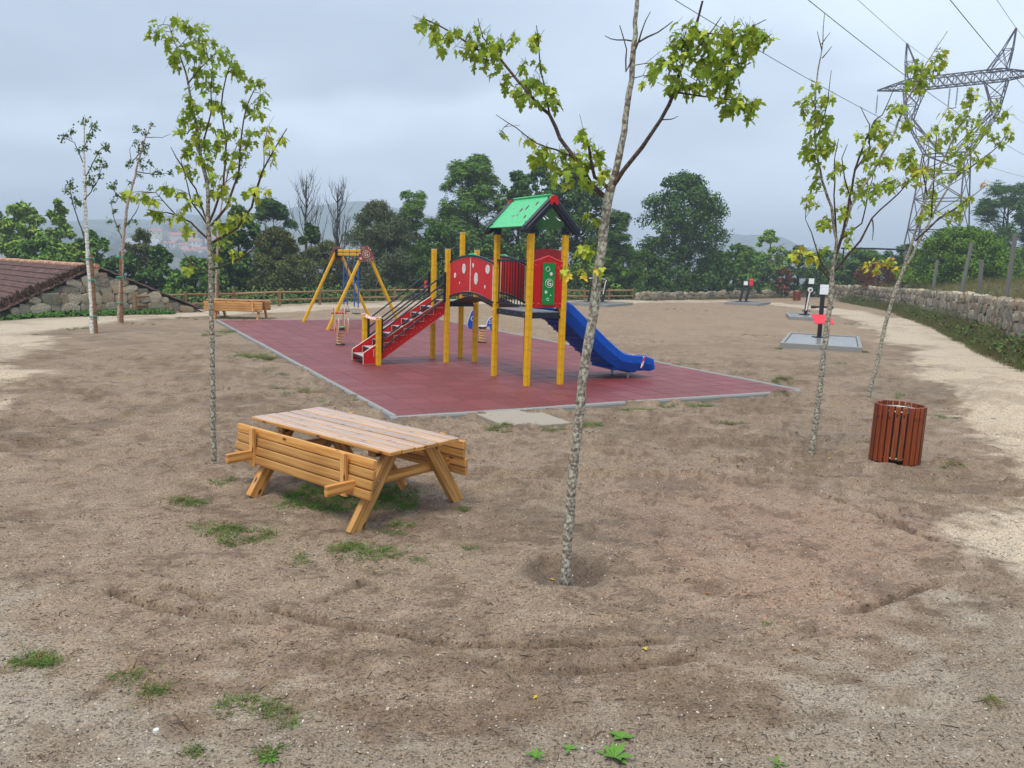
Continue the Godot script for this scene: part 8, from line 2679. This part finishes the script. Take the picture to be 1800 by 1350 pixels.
func growth() -> void:
	rng.seed = 31
	var G := Color(0.105, 0.19, 0.045)
	var b := MB.new()
	for q in GRASS:
		for j in int(q[3]):
			var a := rnd(0, TAU)
			var rr: float = q[2] * sqrt(rng.randf())
			tuft(b, Vector3(q[0] + cos(a) * rr * 1.7, 0, q[1] + sin(a) * rr * 1.15), 0.05, 20, q[4] * rnd(0.5, 1.35), G if rng.randf() < 0.85 else Color(0.22, 0.19, 0.08))
		# stragglers round the patch
		for j in int(q[3]):
			var a := rnd(0, TAU)
			var rr: float = q[2] * rnd(0.8, 2.4)
			tuft(b, Vector3(q[0] + cos(a) * rr * 1.8, 0, q[1] + sin(a) * rr * 1.2), 0.04, rng.randi_range(2, 6), q[4] * rnd(0.3, 0.8), G if rng.randf() < 0.7 else Color(0.22, 0.18, 0.08))
	# lush grass in the shelter of the table
	for k in 240:
		tuft(b, Vector3(-1.62, 0, -7.75) + Vector3(rnd(-0.62, 0.72), 0, rnd(-0.42, 0.42)), 0.06, 10, 0.085, Color(0.07, 0.20, 0.022))
	for k in 60:
		tuft(b, Vector3(rnd(-11.6, -9.2), 0, rnd(-30.9, -29.6)), 0.12, 10, 0.12, Color(0.07, 0.17, 0.03))
	var o := obj("grass", b, M["grass1"])
	tag(o, "scattered tufts of short green grass on the bare soil", "grass", "", "stuff")
	# verge of coarse weeds at the foot of the walls
	b = MB.new()
	for k in 3000:
		var u := rng.randf()
		var seg := rng.randi_range(1, 4)
		var p2: Vector2 = WALL[seg].lerp(WALL[seg + 1], u)
		var off := rnd(-1.5, -0.1)
		var at := Vector3(p2.x + off, 0, p2.y + off * 0.1)
		var hh := lerpf(0.14, 0.50, (off + 1.5) / 1.4) * rnd(0.5, 1.2)
		tuft(b, at, 0.16, 14, hh * 1.7, [Color(0.10, 0.135, 0.034), Color(0.14, 0.125, 0.05), Color(0.08, 0.15, 0.032), Color(0.16, 0.14, 0.06)][rng.randi_range(0, 3)], 0.55)
	for k in 500:
		var u := rng.randf()
		var p2 := Vector2(8.9, -57.6).lerp(Vector2(25.5, -74.0), u)
		tuft(b, Vector3(p2.x + rnd(-0.3, 0.8), 0, p2.y + rnd(-0.2, 0.9)), 0.2, 9, rnd(0.15, 0.5), [Color(0.075, 0.085, 0.03), Color(0.11, 0.085, 0.045), Color(0.05, 0.09, 0.022)][rng.randi_range(0, 2)])
	for k in 5200:
		var seg := rng.randi_range(1, 4)
		var p2: Vector2 = WALL[seg].lerp(WALL[seg + 1], rng.randf())
		var off := rnd(-1.35, -0.15)
		var g := rnd(0.6, 1.4)
		var clump := noise_b.get_noise_2d(p2.x * 14.0, p2.y * 14.0)
		if clump < -0.1: continue
		var hue: Color = [Color(0.09, 0.14, 0.034), Color(0.12, 0.12, 0.045), Color(0.07, 0.15, 0.03)][rng.randi_range(0, 2)]
		b.col = Color(hue.r * g, hue.g * g, hue.b * g)
		b.leaf(Vector3(p2.x + off, rnd(0.03, 0.25 + 0.6 * clump + 0.25 * (off + 1.35)), p2.y + off * 0.1), dirs(), (Vector3(-0.5, 0.8, 0.3) + dirs()).normalized(), rnd(0.08, 0.2), rnd(0.05, 0.10))
	o = obj("verge_weeds", b, M["grass0"])
	tag(o, "coarse olive and brown weeds along the foot of the stone walls", "weeds", "", "stuff")
	b = MB.new()
	for k in 2600:
		var u := rng.randf()
		var seg := rng.randi_range(1, 4)
		var p2: Vector2 = WALL[seg].lerp(WALL[seg + 1], u)
		var off := rnd(0.25, 9.0)
		tuft(b, Vector3(p2.x + off, 0, p2.y + off * 0.15), 0.3, 10, rnd(0.3, 0.75), [Color(0.13, 0.14, 0.045), Color(0.17, 0.15, 0.06), Color(0.10, 0.14, 0.03), Color(0.20, 0.17, 0.08)][rng.randi_range(0, 3)], 0.6)
	o = obj("terrace_grass", b, M["grass2"])
	tag(o, "long yellowish grass on the terrace above the stone wall", "grass", "", "stuff")
	# brambles beyond the fence and round the barn
	b = MB.new()
	for k in 1500:
		var i := rng.randi_range(2, 11)
		var p2: Vector2 = PARK[i].lerp(PARK[i + 1], rng.randf())
		var n2 := Vector2(p2.x - 2.0, p2.y + 30.0).normalized()
		var off := rnd(0.9, 13.0)
		var x := p2.x + n2.x * off; var z := p2.y + n2.y * off
		if Vector2(x + 18.5, z + 33.0).length() < 6.5: continue
		var y := land(x, z)
		var r := rnd(0.5, 1.1) + off * 0.12
		var hue: Color = [Color(0.085, 0.155, 0.032), Color(0.060, 0.120, 0.028), Color(0.11, 0.165, 0.038), Color(0.08, 0.10, 0.04)][rng.randi_range(0, 3)]
		for j in 85:
			var d := dirs()
			d.y = absf(d.y)
			var g := rnd(0.6, 1.4)
			b.col = Color(hue.r * g, hue.g * g, hue.b * g)
			b.leaf(Vector3(x, y + 0.1, z) + d * r * pow(rng.randf(), 0.35) * Vector3(1.1, 0.9, 1.1), dirs(), (d + Vector3(0, 0.4, 0) + dirs() * 0.5).normalized(), rnd(0.12, 0.26), rnd(0.09, 0.18))
	o = obj("brambles", b, M["crown"])
	tag(o, "dense green brambles covering the slope beyond the fence", "brambles", "", "stuff")
	b = MB.new()
	for k in 420:
		var u := rng.randf()
		var p2 := Vector2(-20.5, -24.4).lerp(Vector2(-13.9, -31.6), pow(u, 1.2))
		var tall := 0.75 if u < 0.28 else 0.13
		var at := Vector3(p2.x + rnd(-0.25, 0.45), 0, p2.y + rnd(-0.7, 0.3))
		var y := land(at.x, at.z)
		for j in 26:
			var g := rnd(0.6, 1.4)
			b.col = Color(0.06 * g, 0.135 * g, 0.022 * g)
			b.leaf(Vector3(at.x, y, at.z) + Vector3(rnd(-0.25, 0.25), rnd(0.0, tall), rnd(-0.25, 0.25)), dirs(), (Vector3(0, 1, 0.5) + dirs() * 0.8).normalized(), rnd(0.07, 0.16), rnd(0.05, 0.11))
	o = obj("barn_weeds", b, M["crown"])
	tag(o, "leafy green weeds between the path and the stone barn", "weeds", "", "stuff")
	say("growth")
	# broad-leaved weeds close to the camera
	for q in [[0.62, -3.78, 0.07, "broad-leaved weed near the bottom edge, right of the centre", 6], [0.56, -3.60, 0.085, "largest broad-leaved weed at the very bottom edge", 8], [0.17, -3.57, 0.06, "feathery small weed at the bottom edge left of the broad-leaved weed", 9], [-1.12, -3.52, 0.06, "straggling weed at the bottom edge, lower left", 10], [0.34, -3.66, 0.045, "small two-leaved seedling at the bottom edge", 4], [1.35, -3.58, 0.05, "low weed at the bottom edge, lower right", 9]]:
		var y := land(q[0], q[1])
		var t := thing("weed_plant", q[3], "weed", Vector3(q[0], y, q[1]), 0.0, "weeds near the bottom edge")
		for k in q[4]:
			var m := MB.new()
			var an: float = TAU * k / q[4] + rnd(-0.4, 0.4)
			var d := Vector3(cos(an), rnd(0.2, 0.7), sin(an)).normalized()
			var thin: float = 0.55 if q[4] < 9 else 0.25
			m.leaf(Vector3(0, 0.0, 0), d, (Vector3.UP - d * d.y).normalized(), q[2] * rnd(0.8, 1.3), q[2] * thin, 0.12)
			obj("leaf", m, M["weed"], t)

func litter() -> void:
	rng.seed = 55
	# pebbles and crumbs of soil
	var b := MB.new()
	var st := [Color(0.45, 0.40, 0.33), Color(0.55, 0.50, 0.43), Color(0.30, 0.23, 0.17), Color(0.22, 0.16, 0.115), Color(0.36, 0.28, 0.21)]
	var shape := SphereMesh.new()
	shape.radius = 0.5
	shape.height = 0.8
	shape.radial_segments = 6
	shape.rings = 3
	shape.material = M["tinted"]
	var mm := MultiMesh.new()
	mm.transform_format = MultiMesh.TRANSFORM_3D
	mm.use_colors = true
	mm.mesh = shape
	var cnt := 16000
	mm.instance_count = cnt
	for k in cnt:
		var z := -3.2 - 9.5 * pow(rng.randf(), 1.5)
		var x := rnd(-0.70, 0.72) * -z
		var s := 0.004 + 0.011 * pow(rng.randf(), 3.0)
		if rng.randf() < 0.004: s *= 1.8
		var B := Basis.from_euler(Vector3(rnd(-1, 1), rnd(0, TAU), rnd(-1, 1))) * Basis.from_scale(Vector3(s * rnd(0.8, 1.6), s * rnd(0.6, 1.0), s))
		mm.set_instance_transform(k, Transform3D(B, Vector3(x, land(x, z) + s * 0.22, z)))
		mm.set_instance_color(k, st[rng.randi_range(0, 4)] if rng.randf() > 0.02 else Color(0.7, 0.68, 0.63))
	var mi := MultiMeshInstance3D.new()
	mi.name = "pebbles"
	mi.multimesh = mm
	add_child(mi)
	tag(mi, "small pebbles and crumbs scattered over the sandy soil", "pebbles", "", "stuff")
	# dark soil crumbs in wheel tracks and drifts, coloured to deepen the shade there
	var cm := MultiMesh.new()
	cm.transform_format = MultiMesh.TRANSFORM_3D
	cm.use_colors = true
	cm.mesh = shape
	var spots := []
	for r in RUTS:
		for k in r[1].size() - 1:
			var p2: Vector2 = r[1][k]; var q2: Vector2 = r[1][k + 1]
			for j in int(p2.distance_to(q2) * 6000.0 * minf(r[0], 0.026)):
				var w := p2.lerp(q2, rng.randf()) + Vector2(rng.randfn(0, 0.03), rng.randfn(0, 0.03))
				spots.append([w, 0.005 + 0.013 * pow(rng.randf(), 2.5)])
	for k in 380:
		var z := -3.6 - 15.0 * pow(rng.randf(), 1.3)
		var c2 := Vector2(rnd(-0.66, 0.62) * -z, z)
		var long := rnd(0.08, 0.45) * (1.0 if z > -9.0 else 1.6)
		var an := rnd(-0.5, 0.5)
		for j in int(long * 60):
			var u := rng.randfn(0, long * 0.5)
			spots.append([c2 + Vector2(cos(an) * u, sin(an) * u + rng.randfn(0, 0.025)), (0.004 + 0.011 * pow(rng.randf(), 2.0)) * (1.0 if z > -9.0 else 1.4)])
	# sand trodden and blown onto the edge of the rubber tiles
	for k in 2600:
		var u := rnd(0.0, 8.4); var v := pow(rng.randf(), 3.0) * 2.2
		if k % 3 == 0:
			v = rnd(0.0, 18.0); u = pow(rng.randf(), 3.0) * 1.8
		spots.append([Vector2(-1.68 + u * 0.8829 - v * 0.4695, -11.83 - u * 0.4695 - v * 0.8829), -0.004 - 0.006 * rng.randf()])
	cm.instance_count = spots.size()
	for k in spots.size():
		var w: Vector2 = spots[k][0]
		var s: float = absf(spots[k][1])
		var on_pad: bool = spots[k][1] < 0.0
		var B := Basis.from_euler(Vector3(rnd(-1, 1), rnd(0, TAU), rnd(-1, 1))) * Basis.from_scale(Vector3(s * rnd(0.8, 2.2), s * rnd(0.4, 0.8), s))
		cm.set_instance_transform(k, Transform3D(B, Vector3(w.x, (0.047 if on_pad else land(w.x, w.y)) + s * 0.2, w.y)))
		var g := rnd(0.7, 1.4)
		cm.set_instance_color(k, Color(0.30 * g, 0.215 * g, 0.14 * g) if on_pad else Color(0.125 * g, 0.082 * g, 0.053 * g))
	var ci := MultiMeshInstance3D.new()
	ci.name = "soil_shade_crumbs"
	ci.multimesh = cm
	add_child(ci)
	tag(ci, "dark crumbs of soil deepening the shade of the wheel tracks and drifts", "soil", "", "stuff")
	# twigs, roots and straw
	b = MB.new()
	for k in 2900:
		var z := -3.3 - 8.5 * pow(rng.randf(), 1.4)
		var x := rnd(-0.70, 0.72) * -z
		var l := 0.012 + 0.085 * pow(rng.randf(), 3.5)
		var a := rnd(0, TAU)
		var d := Vector3(cos(a), 0, sin(a)) * l
		var side := Vector3(-sin(a), 0, cos(a)) * l * rnd(-0.25, 0.25)
		var p := Vector3(x, land(x, z) + 0.004, z)
		var m := p + d * 0.5 + side
		m.y = land(m.x, m.z) + rnd(0.003, 0.010)
		var e := p + d
		e.y = land(e.x, e.z) + 0.004
		var g := rnd(0.5, 1.3)
		b.col = Color(0.075 * g, 0.042 * g, 0.026 * g) if rng.randf() < 0.85 else Color(0.22 * g, 0.15 * g, 0.07 * g)
		var w := rnd(0.0012, 0.003)
		b.tube([p, m, e], [w, w * 0.9, w * 0.6], 3, false)
	var o := obj("twig_litter", b, M["tinted"])
	tag(o, "dark twigs, roots and straw lying on the soil", "twigs", "", "stuff")
	# single fallen leaves
	var lab := ["orange fallen leaf in the small hole right of the nearest maple", "orange fallen leaf left of the litter bin", "orange fallen leaf below the litter bin", "yellow fallen leaf in the lower middle of the soil", "yellow fallen leaf in the pit of the nearest maple", "pale fallen leaf just right of the litter bin", "tan fallen leaf near the tyre track in the middle"]
	var at := [Vector2(1.55, -5.80), Vector2(4.15, -10.1), Vector2(4.25, -9.6), Vector2(0.19, -4.12), Vector2(0.36, -6.12), Vector2(5.55, -9.9), Vector2(0.88, -4.70)]
	for k in lab.size():
		var s := rnd(0.035, 0.055)
		var f := obj("fallen_leaf", maple_leaf(k % 4, [4, 3, 3, 3, 3, 6, 3][k]), null, null, Transform3D(Basis.from_euler(Vector3(rnd(-0.3, 0.3), rnd(0, TAU), rnd(-0.3, 0.3))) * Basis.from_scale(Vector3(s, s, s)), Vector3(at[k].x, land(at[k].x, at[k].y) + 0.012, at[k].y)))
		tag(f, lab[k], "leaf", "fallen leaves")
	# a white bottle cap
	b = MB.new()
	b.tube([Vector3(0, 0, 0), Vector3(0, 0.011, 0), Vector3(0, 0.014, 0)], [0.017, 0.0165, 0.014], 16)
	var cx := -1.76; var cz := -3.74
	o = obj("bottle_cap", b, M["white"])
	o.position = Vector3(cx, land(cx, cz) + 0.002, cz)
	tag(o, "white bottle cap on the gravel at the lower left", "bottle cap")
	b = MB.new()
	for k in 14:
		b.col = Color(1, 1, 1)
		b.leaf(Vector3(rnd(-0.1, 0.1), rnd(0.02, 0.08), rnd(-0.08, 0.08)), dirs(), dirs(), rnd(0.1, 0.2), rnd(0.06, 0.14), 0.4)
	o = obj("crumpled_paper", b, M["white"])
	o.position = Vector3(14.2, land(14.2, -22.6) + 0.02, -22.6)
	tag(o, "crumpled white scrap of paper in the weeds by the wall", "paper")
	say("litter")

func _ready() -> void:
	t0 = Time.get_ticks_msec()
	rng.seed = 1
	noise_a.seed = 3; noise_a.frequency = 0.22; noise_a.fractal_octaves = 3
	noise_b.seed = 4; noise_b.frequency = 0.06; noise_b.fractal_octaves = 3
	noise_c.seed = 8; noise_c.frequency = 0.9; noise_c.fractal_octaves = 3; noise_c.fractal_type = FastNoiseLite.FRACTAL_RIDGED
	view_and_light()
	say("sky")
	materials()
	ground()
	pad()
	walls()
	house()
	fence()
	pylon()
	village()
	play_tower()
	swing_set()
	spring_rider("orange spring rider with a green saddle left of the stairs", Vector3(-4.73, 0.04, -21.7), deg_to_rad(-62), false)
	spring_rider("blue spring rider with a fish-like tail behind the yellow posts", Vector3(-0.92, 0.04, -23.5), deg_to_rad(5), true)
	picnic_table("near pine picnic table with folded benches, on the bare soil", Vector3(-1.59, land(-1.59, -7.84), -7.84), deg_to_rad(-39.7))
	picnic_table("far pine picnic table beside the rail fence", Vector3(-10.45, 0.0, -30.35), deg_to_rad(3))
	litter_bin("slatted red-brown litter bin leaning beside the pale path", Vector3(4.99, land(4.99, -10.1) - 0.01, -10.1), 0.0, Vector3(0, 0, -0.015))
	litter_bin("distant slatted litter bin at the bend of the far wall", Vector3(23.4, 0.0, -66.5), 0.4)
	machines()
	concrete_posts()
	say("objects")
	for k in FAR_TREES.size():
		far_tree(FAR_TREES[k], 200 + k)
	bare_tree("taller bare grey tree behind the swing", -15.1, -58.0, 8.2, 401)
	bare_tree("second bare grey tree, right of the taller bare one", -12.4, -56.0, 7.4, 402)
	say("far trees")
	maple("nearest maple with a lichen-covered trunk in a dug pit", CENTRE_BASE, CENTRE_LIMBS, CENTRE_LEAVES, 0.072, 0.05, 501)
	maple("slender maple left of the near picnic table", NEAR_LEFT_BASE, NEAR_LEFT_LIMBS, NEAR_LEFT_LEAVES, 0.088, 0.03, 502)
	maple("maple with yellowing leaves left of the litter bin", RIGHT_NEAR_BASE, RIGHT_NEAR_LIMBS, RIGHT_NEAR_LEAVES, 0.095, 0.12, 503)
	maple("thin leaning maple behind the litter bin, in front of the pylon", RIGHT_FAR_BASE, RIGHT_FAR_LIMBS, RIGHT_FAR_LEAVES, 0.105, 0.3, 504)
	birch("birch_tree", "young birch with a white trunk at the left", BIRCH_A_BASE, BIRCH_A_LIMBS, BIRCH_A_LEAVES, "birch_bark", 505)
	birch("birch_tree", "leaning young birch with a pinkish trunk, right of the white one", BIRCH_B_BASE, BIRCH_B_LIMBS, BIRCH_B_LEAVES, "pink_bark", 506)
	birch("sapling", "thin sapling at the left end of the far picnic table", SAPLING_BASE, SAPLING_LIMBS, SAPLING_LEAVES, "pink_bark", 507)
	stake("brown stake tied to the white-trunked birch", BIRCH_A_BASE + Vector3(0.12, 0, 0.02), Vector3(-0.04, 2.28, 0), [0.22, 0.68, 0.95], Vector3(-0.11, 0, 0))
	stake("brown stake tied to the leaning birch", BIRCH_B_BASE + Vector3(0.12, 0, 0.02), Vector3(0.05, 2.4, 0), [0.28, 0.64, 0.92], Vector3(-0.1, 0, 0))
	stake("brown stake tied to the thin sapling", SAPLING_BASE + Vector3(0.10, 0, -0.02), Vector3(0.0, 2.0, 0), [0.7, 0.95], Vector3(-0.08, 0, 0))
	say("young trees")
	growth()
	litter()
	say("done")
